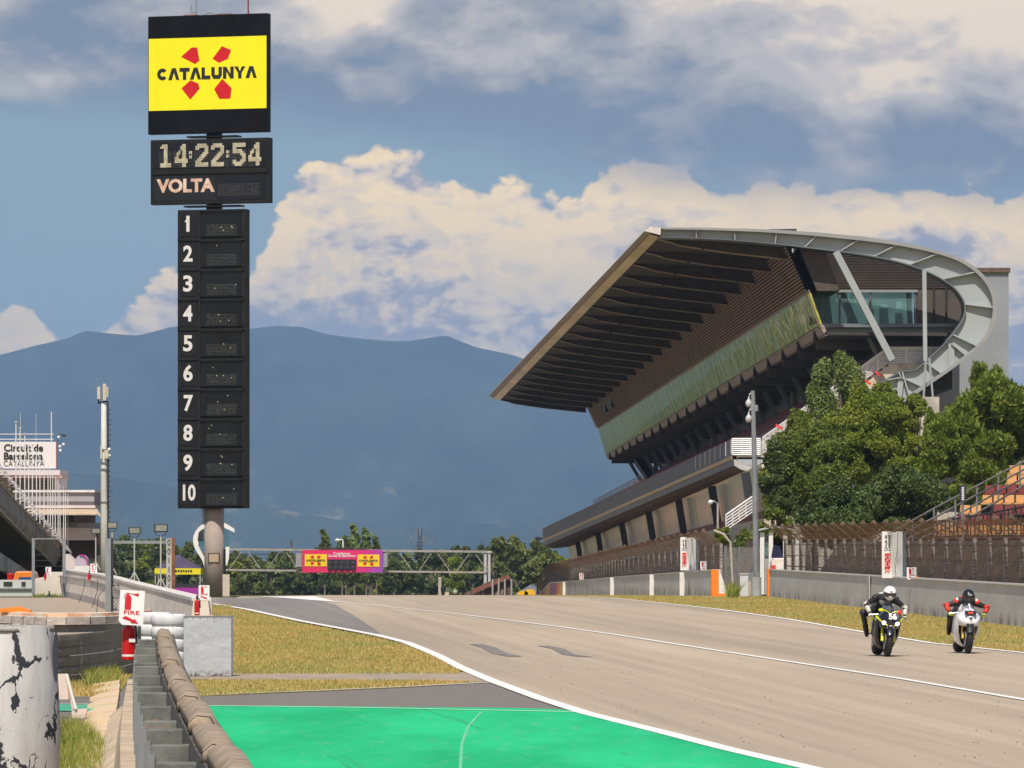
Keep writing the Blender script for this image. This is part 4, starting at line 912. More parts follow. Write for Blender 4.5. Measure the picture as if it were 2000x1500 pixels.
# things on top of the sign
for x, w_ in ((-.95, .6), (.62, .62)): bmb(405.5, lambda o: o.bb(x-w_/2, x+w_/2, .3, .7, tz(28.6), tz(26)), 'roof_pad', mat('pad_terracotta', (.30, .13, .08), .8), s_)
bmb(405.5, lambda o: [o.bar((-.35, .4, tz(28)), (-.12, .4, tz(24)), .05), o.bar((.25, .4, tz(28)), (.02, .4, tz(24)), .05), o.bar((-.12, .4, tz(24)), (.02, .4, tz(24)), .06)], 'bracket', STEEL, s_)
bmb(405.5, lambda o: [o.tube([(-.68, .4, tz(28)), (-.70, .4, tz(-20))], .02, 4), o.tube([(-.68, .4, tz(22)), (-.93, .4, tz(22)), (-.93, .4, tz(6))], .022, 4)], 'aerial', STEEL, s_)
bmb(405.5, lambda o: o.tube([(1.75, .4, tz(28)), (1.75, .4, tz(-20))], .035, 5), 'aerial', flat('aerial_red', (.20, .02, .03)), s_)
# clock box
for py, a in ((266, 1.0), (402, 1.0)): 
    w_ = 100*kk if py < 300 else 112*kk
    bmb(412, lambda o: o.bb(-w_/2, w_/2, .1, .7, tz(py+1.5), tz(py-1.5)), 'collar_plate', DARK)
wC = 236*kk; cbx = board('clock_box', 409.5, wC, .45, 271, 398, FRAME, .02)
GL = mat('display_glass', (.005, .007, .014), .3, .3, .5, spec=.3)
bmb(409.5, lambda o: o.bb(-wC/2+.14, wC/2-.14, -.015, -.003, tz(328), tz(278)), 'clock_face', GL, cbx)
bmb(409.5, lambda o: o.bb(-wC/2+.16, .28, -.015, -.003, tz(391), tz(341)), 'volta_panel', flat('panel_black', (.008, .009, .012)), cbx)
bmb(409.5, lambda o: o.bb(.34, wC/2-.14, -.015, -.003, tz(391), tz(341)), 'lap_display', GL, cbx)
for zz in (335,): bmb(409.5, lambda o: o.bb(-wC/2+.05, wC/2-.05, -.07, -.003, tz(339), tz(330)), 'divider', FRAME, cbx)
DG = {'1': ['0011100', '0111100', '0001100', '0001100', '0001100', '0001100', '0001100', '0001100', '0001100', '0111111', '0111111'],
      '4': ['0000110', '0001110', '0001110', '0010110', '0110110', '0100110', '1100110', '1111111', '1111111', '0000110', '0000110'],
      '2': ['0111110', '1111111', '1100011', '0000011', '0000111', '0001110', '0011100', '0111000', '1110000', '1111111', '1111111'],
      '5': ['1111111', '1111111', '1100000', '1111100', '1111110', '0000111', '0000011', '0000011', '1100111', '1111110', '0111100']}
DOT = mat('reflector_cream', (.64, .58, .40), .5, .25, 4, c2=(.30, .17, .08), th=.66, sc2=2.0)
pz0 = tz(326); ph = (tz(280)-tz(326)); cell = ph/22.5
def digit(o, ch, x0):
    for r in range(22):
        for c_ in range(14):
            if DG[ch][r//2][c_//2] == '1':
                x = x0+c_*cell*.94; z = pz0+ph-(r+1)*cell; o.add([(x, -.03, z), (x+cell*.78, -.03, z), (x+cell*.78, -.03, z+cell*.78), (x, -.03, z+cell*.78)], [(0, 1, 2, 3)])
xs_ = [(307-409.5), (340-409.5), (381-409.5), (412-409.5), (455-409.5), (486-409.5)]
for ch, x in zip('142254', xs_): bmb(409.5, lambda o: digit(o, ch, x*kk+.02), 'digit', DOT, cbx)
for x in (372-409.5, 446-409.5): bmb(409.5, lambda o: [o.bb(x*kk-.06, x*kk+.06, -.035, -.028, z_, z_+.13) for z_ in (pz0+ph*.38, pz0+ph*.56)], 'colon', DOT, cbx)
def faint(name, x0, x1, py0, py1, parent, pxc):
    def fn(o):
        nx = int((x1-x0)/.062); z0, z1 = tz(py1), tz(py0); nz = int((z1-z0)/.062)
        for i in range(nx):
            for j in range(nz):
                if RNG.random() < .9:
                    x = x0+i*.062; z = z0+j*.062; o.add([(x, -.028, z), (x+.03, -.028, z), (x+.03, -.028, z+.03), (x, -.028, z+.03)], [(0, 1, 2, 3)])
    return bmb(pxc, fn, name, mat('unlit_dots', (.085, .082, .075), .6, .3, 5), parent, kind='stuff')
faint('dot_matrix', .40, wC/2-.35, 357, 383, cbx, 409.5)
faint('dot_matrix', -wC/2+.4, wC/2-.4, 292, 326, cbx, 409.5)
for k in range(1, 6): 
    x = -wC/2+.14+(wC-.28)*k/6; bmb(409.5, lambda o: o.bb(x-.015, x+.015, -.04, -.003, tz(328), tz(278)), 'face_seam', FRAME, cbx)
def vt(o):
    put_text(o, 'VOLTA', .78, facing((-1.12, -.035, tz(363))), width=118*kk*.98, bold=.035)
bmb(409.5, vt, 'volta_lettering', mat('volta_pink', (.62, .40, .30), .6, .15, 3, c2=(.70, .55, .45), th=.55), cbx)
# lap column
wL = 134*kk; lp = board('lap_column', 412.5, wL, .6, 409, 993, FRAME, .02)
LG = mat('lap_glass', (.004, .007, .010), .3, .5, .6, spec=.3); NUMP = mat('number_plate', (.018, .017, .018), .7, .15, 1, spec=.12); NUMW = mat('number_white', (.66, .63, .61), .6, .06, 4)
for i in range(10):
    y0 = 409+i*58.4; zc = tz(y0+29); hh = 58.4*ky
    rowp = bmb(412.5, lambda o: o.bb(-wL/2+.10, -wL/2+.92, -.02, -.003, zc-hh*.40, zc+hh*.40), 'number_plate', NUMP, lp)
    bmb(412.5, lambda o: put_text(o, str(i+1), .95, facing((-wL/2+.50, -.03, zc)), bold=.028, width=(.60 if i == 9 else None if i == 0 else .44)), 'numeral', NUMW, rowp)
    dp = bmb(412.5, lambda o: o.bb(-wL/2+1.18, wL/2-.16, -.02, -.003, zc-hh*.38, zc+hh*.42), 'lap_window', LG, lp)
    if i in (0,): bmb(412.5, lambda o: o.prism([Vector((-wL/2+.34, -.035, zc+.12)), Vector((-wL/2+.47, -.035, zc+.10)), Vector((-wL/2+.56, -.035, zc+.335)), Vector((-wL/2+.50, -.035, zc+.335))], (0, .004, 0)), 'numeral_flag', NUMW, rowp)
    faint('dot_matrix', -wL/2+1.38, wL/2-.36, y0+27, y0+53, dp, 412.5)
    def lit(o):
        for k in range(RNG.randint(1, 5)):
            x = RNG.uniform(-wL/2+1.4, wL/2-.4); z = zc+RNG.uniform(-hh*.3, hh*.3); o.bb(x, x+.035, -.04, -.03, z, z+.035)
    bmb(412.5, lit, 'bright_dots', mat('bright_dot', (.75, .70, .45), .5), dp)
    bmb(412.5, lambda o: [o.bb(-wL/2+.02, wL/2-.02, -.06, -.003, tz(y0)-.05, tz(y0)+.05) if i else None, o.bb(-wL/2+1.10, wL/2-.1, -.10, -.003, zc+hh*.43, zc+hh*.46), o.bb(-wL/2+1.10, wL/2-.1, -.12, -.003, zc-hh*.42, zc-hh*.39)], 'row_divider', FRAME, lp)
bmb(412.5, lambda o: o.bb(-wL/2+1.02, -wL/2+1.10, -.05, -.003, tz(990), tz(412)), 'column_divider', FRAME, lp)
# ================================================================== TELECOM MAST
d = 300.0; rt = root('telecom_mast', 'slim pale telecom mast with antenna panels left of the lap tower', 'mast', (PX(203.5, d), d, GZ(d)))
def mz(py): return PZ(py, d)-GZ(d)
MW = mat('mast_cream', (.55, .54, .47), .6, .08, 1.2, c2=(.42, .40, .34), th=.64)
mb = MB(); mb.tube([(0, 0, 0), (0, 0, mz(1010)), (-.02, 0, mz(930)), (-.02, 0, mz(788))], [.21, .19, .165, .14], 16); mb.build('shaft', MW, rt, smooth=True)
for py in (982, 918, 905, 880): 
    mb = MB(); mb.tube([(0, 0, mz(py)), (0, 0, mz(py)+.08)], .22, 14); mb.build('collar', STEEL, rt)
mb = MB(); mb.tube([(.22, -.05, mz(1160)), (.20, -.05, mz(785))], .05, 6)
for k in range(36): z = mz(1150)+k*.27; mb.box((.26, -.05, z), (.16, .05, .05))
mb.build('ladder', DARK, rt)
PAN = mat('antenna_beige', (.56, .50, .38), .5, .08, 2)
for x, y0, y1, w_ in ((-.27, 756, 780, .17), (.03, 750, 783, .18), (.18, 756, 776, .10), (-.14, 872, 897, .10), (.13, 880, 896, .22)):
    mb = MB(); mb.box((x, -.2, (mz(y0)+mz(y1))/2), (w_, .12, mz(y0)-mz(y1))); mb.build('antenna_panel', PAN, rt, bevel=.02)
mb = MB(); mb.tube([(-.3, -.05, mz(788)), (-.15, -.05, mz(785)), (.2, -.05, mz(784))], .05, 6); mb.tube([(-.3, -.05, mz(788)), (-.3, -.05, mz(775))], .04, 6); mb.build('antenna_bracket', DARK, rt)
for y0 in (878, 890): mb = MB(); mb.ball((.27, -.1, mz(y0)), .09); mb.build('dish', WHITE, rt, smooth=True)
mb = MB(); mb.tube([(-.03, 0, mz(788)), (-.02, 0, mz(742))], [.03, .02], 5); mb.tube([(-.02, 0, mz(742)), (-.02, 0, mz(716))], .006, 4); mb.build('aerial', STEEL, rt)
# ================================================================== LEFT SIDE
# curved pit wall
PWP = [(130, 237), (200, 203), (222, 188), (251, 168), (282, 152), (307, 142), (344, 129), (392, 115)]
PW = [Vector((PX(x, d), d, 0)) for x, d in PWP]
BEIGE = mat('beige_wall', (.66, .58, .50), .85, .10, 1.0, c2=(.34, .29, .24), th=.58, sc2=1.6, bmp=.2)
def along(path, n):
    L = [0]
    for a, b_ in zip(path[:-1], path[1:]): L.append(L[-1]+(b_-a).length)
    out = []
    for i in range(n+1):
        s = L[-1]*i/n; k = max(j for j in range(len(path)-1) if L[j] <= s+1e-6); out.append(path[k].lerp(path[k+1], (s-L[k])/max(1e-6, L[k+1]-L[k])))
    return out
def wall_path(name, label, path, h, m, w=.3, n=30, cap=None, flare=.12):
    pp = along(path, n); rt = root(name, label, 'wall', tuple(path[0])); mb = MB(); rings = []; caps = []
    for i, p in enumerate(pp):
        d_ = (pp[min(i+1, n)]-pp[max(i-1, 0)]); nn = Vector((-d_.y, d_.x, 0)).normalized(); nn = nn if nn.x < 0 else -nn
        rings.append([p+nn*(w/2+flare), p-nn*(w/2+flare), p-nn*w/2+Vector((0, 0, h)), p+nn*w/2+Vector((0, 0, h))])
        caps.append([p+nn*(w/2+.03)+Vector((0, 0, h+.004)), p-nn*(w/2+.03)+Vector((0, 0, h+.004)), p-nn*(w/2+.03)+Vector((0, 0, h+.07)), p+nn*(w/2+.03)+Vector((0, 0, h+.07))])
    mb.loft(rings); mb.build('wall_body', m, rt, world=True)
    if cap: mb = MB(); mb.loft(caps); mb.build('coping', cap, rt, world=True)
    return rt, pp
pwr, ppw = wall_path('pit_wall', 'curved beige pit wall with white coping running toward the tower', PW, 1.02, BEIGE, cap=mat('coping_white', (.62, .57, .52), .8, .08, 2))
mb = MB()
for zz in (.62, .84): mb.tube([p+Vector((-.36, -.12, zz)) for p in ppw[:22]], .022, 5)
for i, p in enumerate(along(PW[:6], 90)): mb.tube([p+Vector((-.36, -.12, .60)), p+Vector((-.38, -.12, .86))], .014, 4)
mb.build('side_rail', mat('rail_grey', (.26, .25, .24), .6, .1, 2), pwr, world=True)
rng = random.Random(5); mb = MB()
for i in range(4):
    p = ppw[3+i*4]; x = p+Vector((-.40, -.3, 0)); mb.tube([x+Vector((0, 0, .95)), x+Vector((rng.uniform(-.3, .1), -.3, .55)), x+Vector((rng.uniform(-.5, -.1), -.8, .02))], .012, 4)
mb.build('hanging_cables', DARK, pwr, world=True)
# low pale wall at far left
rt = root('service_wall', 'low pale green-white concrete block wall at the far left', 'wall', (PX(20, 233), 233, 0))
def q(px): return PX(px, 233)-PX(20, 233)
mb = MB(); mb.bb(q(-60), q(64), 0, .4, 0, .68); mb.build('block', mat('pale_green_white', (.50, .52, .48), .8, .08, 1.5, c2=(.33, .30, .26), th=.64), rt)
mb = MB(); mb.bb(q(-60), q(64), -.10, -.003, .30, .36); mb.build('ledge', mat('ledge_grey', (.30, .30, .29), .8), rt)
for a, b_ in ((7, 24), (42, 50)): MB().bb(q(a), q(b_), -.03, -.003, .42, .60).build('recess', DARK, rt)
rt = root('wall_block', 'beige end block of the pit wall beside the fence frame', 'wall', (PX(95, 234), 234, 0))
def q(px): return PX(px, 234)-PX(95, 234)
mb = MB(); mb.prism([Vector((q(66), 0, 0)), Vector((q(132), 0, 0)), Vector((q(132), 0, 1.0)), Vector((q(100), 0, 1.0)), Vector((q(88), 0, .8)), Vector((q(66), 0, .72))], (0, .5, 0)); mb.build('block_body', BEIGE, rt)
# fence frames
def frame_fence(name, label, pts, h, wires, holes=False):
    rt = root(name, label, 'fence', tuple(pts[0])); a, b_ = pts
    for k, p in enumerate((a, b_)):
        w_ = .115 if not holes else (.17 if k == 0 else .16)
        mb = MB(); mb.bb(p.x-w_/2, p.x+w_/2, p.y, p.y+.12, 0, h); po = mb.build('post', mat('post_bluegrey', (.22, .24, .25), .6, .12, 2) if not (holes and k) else mat('post_grey', (.40, .39, .37), .6, .1, 2), rt, world=True)
        if holes:
            mb = MB(); mb.bb(p.x+w_/2+.004, p.x+w_/2+(.10 if k else .07), p.y+.02, p.y+.16, 0, h+.01); mb.build('post_flange', mat('rust', (.20, .085, .04), .9, .3, 3) if k else DARK, po, world=True)
            if k:
                for j in range(8):
                    z = h-.12-j*.27; mb = MB()
                    if j in (0, 1, 4): mb.tube([Vector((p.x+.035*math.sin(t_), p.y-.012, z+.085*math.cos(t_))) for t_ in [i*math.pi/6 for i in range(13)]], .011, 5)
                    else: mb.bb(p.x-.012, p.x+.012, p.y-.015, p.y-.003, z-.09, z+.09)
                    mb.build('slot', DARK, po, world=True)
    mb = MB(); mb.bb(a.x, b_.x, a.y+.03, a.y+.09, h-.16 if holes else h-.05, h-.07 if holes else h); mb.build('top_rail', mat('post_bluegrey', (.2, .2, .2)), rt, world=True)
    for z in wires: MB().tube([Vector((a.x, a.y+.05, z)), Vector((b_.x, b_.y+.05, z))], .011, 4).build('wire', DARK, rt, world=True)
    return rt
fA = (Vector((PX(65, 231.5), 231.5, 0)), Vector((PX(125, 231.5), 231.5, 0)))
frame_fence('steel_fence', 'grey fence frame with two posts at far left in front of the sloping parapet', fA, PZ(1051, 231.5), [PZ(y, 231.5) for y in (1062, 1073, 1084, 1095, 1106)])
mb = MB(); mb.bb(PX(121, 231.3), PX(130, 231.3), 231.1, 231.25, 0, PZ(1050, 231.3))
fC = (Vector((PX(211, 172), 172, 0)), Vector((PX(330, 172), 172, 0)))
cf = frame_fence('steel_fence', 'grey steel fence frame with slotted rusty right post and chain link below', fC, PZ(1051.5, 172), [PZ(y, 172) for y in (1057, 1077, 1099, 1121, 1143, 1168, 1190)], True)
m, t, b = newmat('chain_link'); x, y, z = sep(t, objco(t)); b.inputs['Base Color'].default_value = (.17, .16, .15, 1)
a = ((x+z)*8.5).m('FRACT').m('LESS_THAN', .14).m('MAXIMUM', ((x-z)*8.5).m('FRACT').m('LESS_THAN', .14)); t.links.new(a.o, b.inputs['Alpha'])
mb = MB(); mb.add([(fC[0].x, 172.07, PZ(1190, 172)), (fC[1].x, 172.07, PZ(1190, 172)), (fC[1].x, 172.07, PZ(1143, 172)), (fC[0].x, 172.07, PZ(1137, 172))], [(0, 1, 2, 3)]); mb.build('chain_link', m, cf, world=True)
mb = MB()
for k in range(14):
    x = fC[0].x+.25+k*.12; mb.tube([(x, 172.05, PZ(1057, 172)), (x+.02, 172.05, PZ(1053, 172))], .012, 4)
mb.build('barbs', DARK, cf, world=True)
# fire points on the left
def extinguisher(d, px, z0, h, r, label, band=True, rt_=None):
    rt = root('fire_extinguisher', label, 'fire extinguisher', (PX(px, d), d, z0), group='red fire extinguishers')
    mb = MB(); mb.lathe((0, 0, 0), [(r*.9, 0), (r, .02), (r, h*.80), (r*.8, h*.88), (r*.35, h*.93), (r*.3, h)], 20); mb.build('cylinder', mat('ext_red', (.52, .008, .010), .3, .08, 4), rt, smooth=False)
    mb = MB(); mb.lathe((0, 0, h*.10), [(r*1.01, 0), (r*1.01, h*.055)], 20); mb.build('band', WHITE, rt)
    mb = MB(); mb.bar((0, -.01, h), (0, -.01, h+.05), .04); mb.bar((-r*.3, -.01, h+.05), (r*1.1, -.01, h+.09), .025); mb.build('valve', BLACK, rt)
    mb = MB(); mb.tube([(r*.2, -r*.5, h+.03), (r*1.1, -r*.7, h*.9), (r*1.15, -r*.6, h*.45)], .012, 6); mb.build('hose', BLACK, rt)
    return rt
fs = fire_sign(67, 255.5, 1153, 48, 68, 'large white FIRE sign in the foreground above a red extinguisher', rot=.0)
fs.rotation_euler = (0, math.radians(3), 0)
e_ = extinguisher(67.2, 251.5, PZ(1290, 67), .44, .082, 'red extinguisher hanging below the large foreground FIRE sign')
mb = MB(); mb.box((.045, -.085, .235), (.075, .012, .045)); mb.build('label_strip', WHITE, e_)
rt = root('sign_bracket', 'dark steel bracket holding the foreground fire point', 'bracket', (PX(272, 67.3), 67.3, 0)); mb = MB(); mb.bb(-.02, .02, 0, .04, 0, 1.45); mb.build('upright', STEEL, rt)
fire_sign(114, 398.5, 1143, 21, 28, 'white FIRE sign on the pit wall end at the foot of the lap tower')
extinguisher(114.2, 385, PZ(1202, 114), .33, .055, 'red extinguisher beside the FIRE sign at the foot of the tower')
rt = root('barrier_end', 'white flared end block of the pit wall with an orange base', 'barrier end', (PX(402, 115), 115.2, 0))
mb = MB(); mb.lathe((0, .1, 0), [(.34, 0), (.34, .60)], 16); mb.build('base', ORANGE, rt)
mb = MB(); mb.loft([[Vector((x*k, y_*k+.1, z)) for x, y_ in ((-.13, -.1), (.13, -.1), (.13, .1), (-.13, .1))] for z, k in ((.605, 1.25), (.75, .85), (1.1, .7))]); mb.build('white_block', WHITE, rt)
rt = fire_sign(230, 94.5, 1107.5, 11, 17, 'small white FIRE sign on the beige wall end at far left')
extinguisher(230, 88, PZ(1134, 230), .28, .045, 'orange-red extinguisher left of the far left FIRE sign')
fire_sign(210, 183, 1101, 13, 18, 'white FIRE sign on the curved pit wall near the pale dome')
extinguisher(209, 174, PZ(1137, 209), .34, .05, 'red extinguisher hung on the curved pit wall near the pale dome')
rt = root('flag_stand', 'black round stand with short stub on the pit apron', 'stand', (PX(96, 229), 229, 0)); mb = MB(); mb.lathe((0, 0, 0), [(.20, 0), (.18, .03), (.03, .05), (.03, .26)], 14); mb.build('stand', BLACK, rt)  # small black flag base on the apron
# car and bin behind the low wall
rt = root('parked_car', 'orange and blue car roof showing behind the low wall', 'car', (PX(46, 250), 250, GZ(250)))
mb = MB(); mb.loft([[Vector((x, y, z)) for x, y in ((-.42*k-.02, 0), (.42*k+.0, 0), (.42*k, 3), (-.42*k, 3))] for z, k in ((.30, 1.0), (.72, 1.05), (.98, .9), (1.10, .75))]); mb.build('body', mat('car_orange', (.75, .20, .02), .25, .05, 1), rt, bevel=.05)
mb = MB(); mb.prism([Vector((-.28, -.02, .55)), Vector((.38, -.02, .55)), Vector((.33, -.02, .85)), Vector((-.2, -.02, .85))], (0, .03, 0)); mb.build('windscreen', flat('car_blue', (.02, .06, .18), .15), rt)
for s_ in (-.34, .34): mb = MB(); mb.lathe((s_-.08, .4, .22), [(.03, 0), (.2, 0), (.22, .03), (.22, .13), (.03, .16)], 12, 'X'); mb.build('wheel', BLACK, rt)
rt = root('litter_bin', 'small red bin behind the low wall beside the orange car', 'bin', (PX(20, 245), 245, GZ(245))); mb = MB(); mb.lathe((0, 0, 0), [(.10, 0), (.13, .85), (.15, .95), (.12, 1.0)], 12); mb.build('bin', RED, rt)
rt = root('dome_kiosk', 'pale lilac arched kiosk with magenta edge beyond the wall', 'kiosk', (PX(160, 262), 262, GZ(262)))
def q(px): return PX(px, 262)-PX(160, 262)
def zz_(py): return PZ(py, 262)-GZ(262)
mb = MB(); arcp = [(q(158)+(q(170)-q(146))/2*math.cos(a), zz_(1100)+(zz_(1084)-zz_(1100))*math.sin(a)) for a in [math.pi*i/12 for i in range(13)]]
mb.prism([Vector((x, 0, z)) for x, z in arcp[::-1]]+[Vector((q(170), 0, 0)), Vector((q(146), 0, 0))], (0, 1.5, 0)); mb.build('shell', mat('lilac', (.42, .36, .44), .6, .05, 1), rt)
mb = MB()
for a_, b_ in zip(arcp[:7], arcp[1:8]): mb.bar((a_[0]+.02, -.03, a_[1]), (b_[0]+.02, -.03, b_[1]), .06)
mb.bar((q(170)+.02, -.03, 0), (q(170)+.02, -.03, zz_(1100)), .07); mb.build('trim', flat('magenta', (.45, .03, .22)), rt)
mb = MB(); mb.bb(q(147), q(176), -.4, -.06, 0, zz_(1105)); mb.build('counter', WHITE, rt)
# floodlights on the wall
LENS = mat('flood_lens', (.20, .20, .17), .3, .1, 5)
def flood(d, px, pyt, pyb, pybase, w_px, label, mt):
    rt = root('floodlight', label, 'floodlight', (PX(px, d), d, PZ(pybase, d)), group='floodlights above the pit wall')
    w = w_px/F*d; z0 = PZ(pyb, d)-PZ(pybase, d); z1 = PZ(pyt, d)-PZ(pybase, d)
    mb = MB(); mb.tube([(0, 0, 0), (0, 0, z0-.12)], .022, 6); mb.tube([(0, 0, .28), (-.14, -.05, 0)], .018, 5); mb.tube([(0, 0, .28), (.16, -.05, -.02)], .018, 5); mb.build('pole', mt, rt)
    mb = MB(); mb.tube([(-w*.36, 0, z0+.04), (-w*.36, 0, z0-.06), (0, 0, z0-.12), (w*.36, 0, z0-.06), (w*.36, 0, z0+.04)], .012, 5); mb.build('yoke', DARK, rt)
    mb = MB(); mb.box((0, .06, (z0+z1)/2), (w, .14, z1-z0), Matrix.Rotation(math.radians(-8), 3, 'X')); hd = mb.build('head', DARK, rt, bevel=.01)
    mb = MB(); mb.box((w*.03, -.022, (z0+z1)/2), (w*.80, .01, (z1-z0)*.78), Matrix.Rotation(math.radians(-8), 3, 'X')); mb.build('lens', LENS, hd)
GR = mat('pole_palegreen', (.40, .41, .36), .7, .1, 3)
flood(163, 262.5, 1030, 1043, 1136, 24, 'floodlight on thin pole above the chain link, third from left', GR)
flood(150, 314, 1024, 1039, 1150, 27, 'largest floodlight on thin pole left of the slotted post', GR)
flood(196, 187, 1032, 1042, 1112, 18, 'small pale floodlight left of the telecom mast', GR)
flood(188, 219, 1020, 1032, 1122, 20, 'brown floodlight immediately right of the telecom mast', GR)
# ---- control building with the circuit name
d = 430.0; g0 = GZ(430)
bl = root('control_building', 'white control building with circuit name board on its tower', 'building', (PX(90, d), d, g0))
PKW = mat('building_white', (.66, .56, .54), .8, .06, .6, c2=(.50, .40, .35), th=.64); LIL = mat('building_lilac', (.36, .33, .36), .8, .06, .6)
def bxp(name, m, x0, x1, y0, y1, f=0.0, dep=8.0, parent=bl, **k):
    mb = MB(); mb.bb(PX(x0, d), PX(x1, d), d+f, d+f+dep, PZ(y1, d), PZ(y0, d)); return mb.build(name, m, parent, world=True, **k)
nb = bxp('name_board', mat('name_white', (.78, .72, .70), .7, .03, 1), -60, 110, 863, 915, -.3, .6)
tx = MB(); put_text(tx, 'Circuit de', .74, facing((PX(8, d), d-.34, PZ(875.5, d))), bold=.022, align='LEFT', width=2.97); put_text(tx, 'Barcelona', .74, facing((PX(7.5, d), d-.34, PZ(891.5, d))), bold=.022, align='LEFT', width=2.95); put_text(tx, 'CATALUNYA', .62, facing((PX(7.5, d), d-.34, PZ(906, d))), bold=-.002, align='LEFT', width=3.05)
tx.build('lettering', INK, nb, world=True)
bxp('name_board_edge', mat('edge_maroon', (.22, .10, .10), .7), 110, 112, 862, 916, -.25, .3)
bxp('cornice', PKW, -60, 118, 918, 928, -.5, 8); bxp('cornice_lower', mat('cornice_tan', (.55, .40, .34), .8), -60, 121, 928.2, 933, -.4, 8)
bxp('tower_wall', PKW, -60, 116, 933.2, 963, 1.2, 7)
for x0, x1 in ((21, 38), (41, 56), (58, 72), (74, 88), (90, 106)):
    w_ = bxp('window', GLASSD, x0, x1, 934, 961, .9, .25); bxp('window_frame', mat('frame_red', (.26, .12, .10), .7), x0, x1, 934, 939, .8, .08, w_)
for x0, x1 in ((14, 20), (107, 114)): bxp('pier', PKW, x0, x1, 933.3, 962, .5, .5)
bxp('terrace_cap', mat('cap_wh', (.78, .72, .70), .7), 30, 189, 957.5, 962, -2.2, 10); bxp('terrace_wall', LIL, 34, 188, 962.2, 980, -2, 9)
bxp('terrace_band', LIL, 50, 187, 980.2, 987, -1.8, 8); bxp('terrace_ledge', PKW, 50, 190, 987.2, 993, -2.1, 9)
mb = MB(); mb.loft([[P(x, y, dd) for y, dd in ((993.3, d-1.8), (1004, d-4), (1006, d-4), (996, d+3), (993.3, d+3))] for x in (40, 189)]); mb.add([P(189, 993.3, d-1.8), P(198, 1008, d-4), P(196, 1009, d-4), P(189, 1004, d-4)], [(0, 1, 2, 3)])
mb.build('sloping_canopy', mat('canopy_tan', (.50, .38, .26), .9, .15, 2), bl, world=True)
bxp('gallery_glass', mat('gallery_dark', (.045, .035, .04), .4), 70, 186, 1006.3, 1021, -.6, 1)
bxp('gallery_wall', mat('gallery_brown', (.22, .17, .165), .8), 146, 187, 1006.5, 1020.5, -.9, .28)
bxp('lower_band', LIL, 70, 187, 1021.2, 1031, -1.2, 8); bxp('lower_wall', PKW, 90, 189, 1031.2, 1055, -1.4, 8)
bxp('undercroft', mat('undercroft', (.10, .07, .06), .9), 100, 184, 1055.2, 1090, 1.2, 5)
mb = MB(); mb.prism([P(189, 1031, d-1), P(198, 1068, d-1), P(190, 1062, d-1)], (0, 3, 0)); mb.build('side_fin', mat('fin_red', (.35, .15, .12), .8), bl, world=True)
bxp('base_wall', PKW, 100, 188, 1085, 1140, 2.0, 5)
for k in range(12): bxp('window', GLASSD, 92+k*5, 95.5+k*5, 1022, 1029, -1.32, .1)
mb = MB()
for y in (848, 858): mb.tube([P(-60, y, d), P(105, y, d)], .03, 4)
mb.build('roof_rail', RAILW, bl, world=True)
for x, y0, w_ in ((40, 806, .02), (70.5, 808, .02), (100.5, 804, .055)):
    mb = MB(); mb.tube([P(x, 862, d+1), P(x, y0, d+1)], w_, 5); mb.build('aerial', RAILW, bl, world=True)
for x, y in ((114.5, 854), (117, 872), (124, 868), (118, 880)):
    mb = MB(); mb.ball(P(x, y, d-.6), .12); mb.build('dome_camera', WHITE, bl, world=True, smooth=True)
mb = MB(); mb.tube([P(112, 862, d-.5), P(113, 850, d-.5), P(122, 848, d-.5)], .035, 5); mb.box(P(125, 851, d-.5), (.3, .1, .16)); mb.build('lamp_arm', DARK, bl, world=True)
# flag poles stepping down along the pit stand
poles = [(31.2, 825, 963), (39.3, 837, 971), (48.4, 848, 980), (56, 859, 987), (63.3, 869, 994), (71.4, 880, 1002), (78, 890, 1009), (86.2, 899, 1016), (93.8, 908, 1024), (98.5, 917, 1029), (103, 924, 1033), (108, 931, 1038), (113.6, 938, 1043), (117.3, 945, 1047), (124.3, 952, 1053), (128, 960, 1057), (132.7, 966, 1061), (139.6, 972, 1068), (146.2, 985, 1074)]
for i, (x, y0, y1) in enumerate(poles):
    dd = 290+(446-290)*((x-31)/115)**1.0
    fp = root('flag_pole', None, None, P(x, y1+14, dd), group='bare white flag poles along the pit stand'); h = (y1+14-y0)/F*dd
    tag(fp, 'bare white flag pole in the stepped row along the pit stand parapet', 'flag pole')
    mb = MB(); mb.tube([(0, 0, 0), (0, 0, h)], [.036, .028], 6); mb.build('shaft', WHITE, fp)
    if i < 5 or i > 13: mb = MB(); mb.lathe((0, 0, h), [(.02, 0), (.085, .01), (.085, .04), (.02, .05)], 8); mb.build('cap', WHITE, fp)
# ---- pit stand: sloping parapet, shells along its edge, dark underside
ps = root('pit_stand', 'pit stand with sloping weathered parapet and dark underside at far left', 'stand', (PX(60, 360), 360, GZ(360)))
e1, e2 = 268.0, 452.0
def pext(name, m, near, far, cuts=1): 
    mb = MB(); A = [P(x, y, e1) for x, y in near]; B = [P(x, y, e2) for x, y in far]; mb.loft([[a.lerp(b_, i/cuts) for a, b_ in zip(A, B)] for i in range(cuts+1)]); return mb.build(name, m, ps, world=True)
m, t, b = newmat('weathered_boards'); x, y, z = sep(t, objco(t)); n = noise(t, vec(t, x*.6, y*.6, z*.15), 1, 5, .7); bd = (y*.42).m('FRACT').step(0, .10)
c = mix(t, n.step(.35, .62), (.18, .155, .14), (.42, .385, .37)); c = mix(t, bd, (.06, .05, .045), c); t.links.new(c.o, b.inputs['Base Color']); b.inputs['Roughness'].default_value = .9
WB = m
pext('parapet', WB, [(-75, 872), (-70, 932), (-60, 932), (-65, 872)], [(138, 1104), (127, 1126), (130, 1126), (141, 1104)], 1)
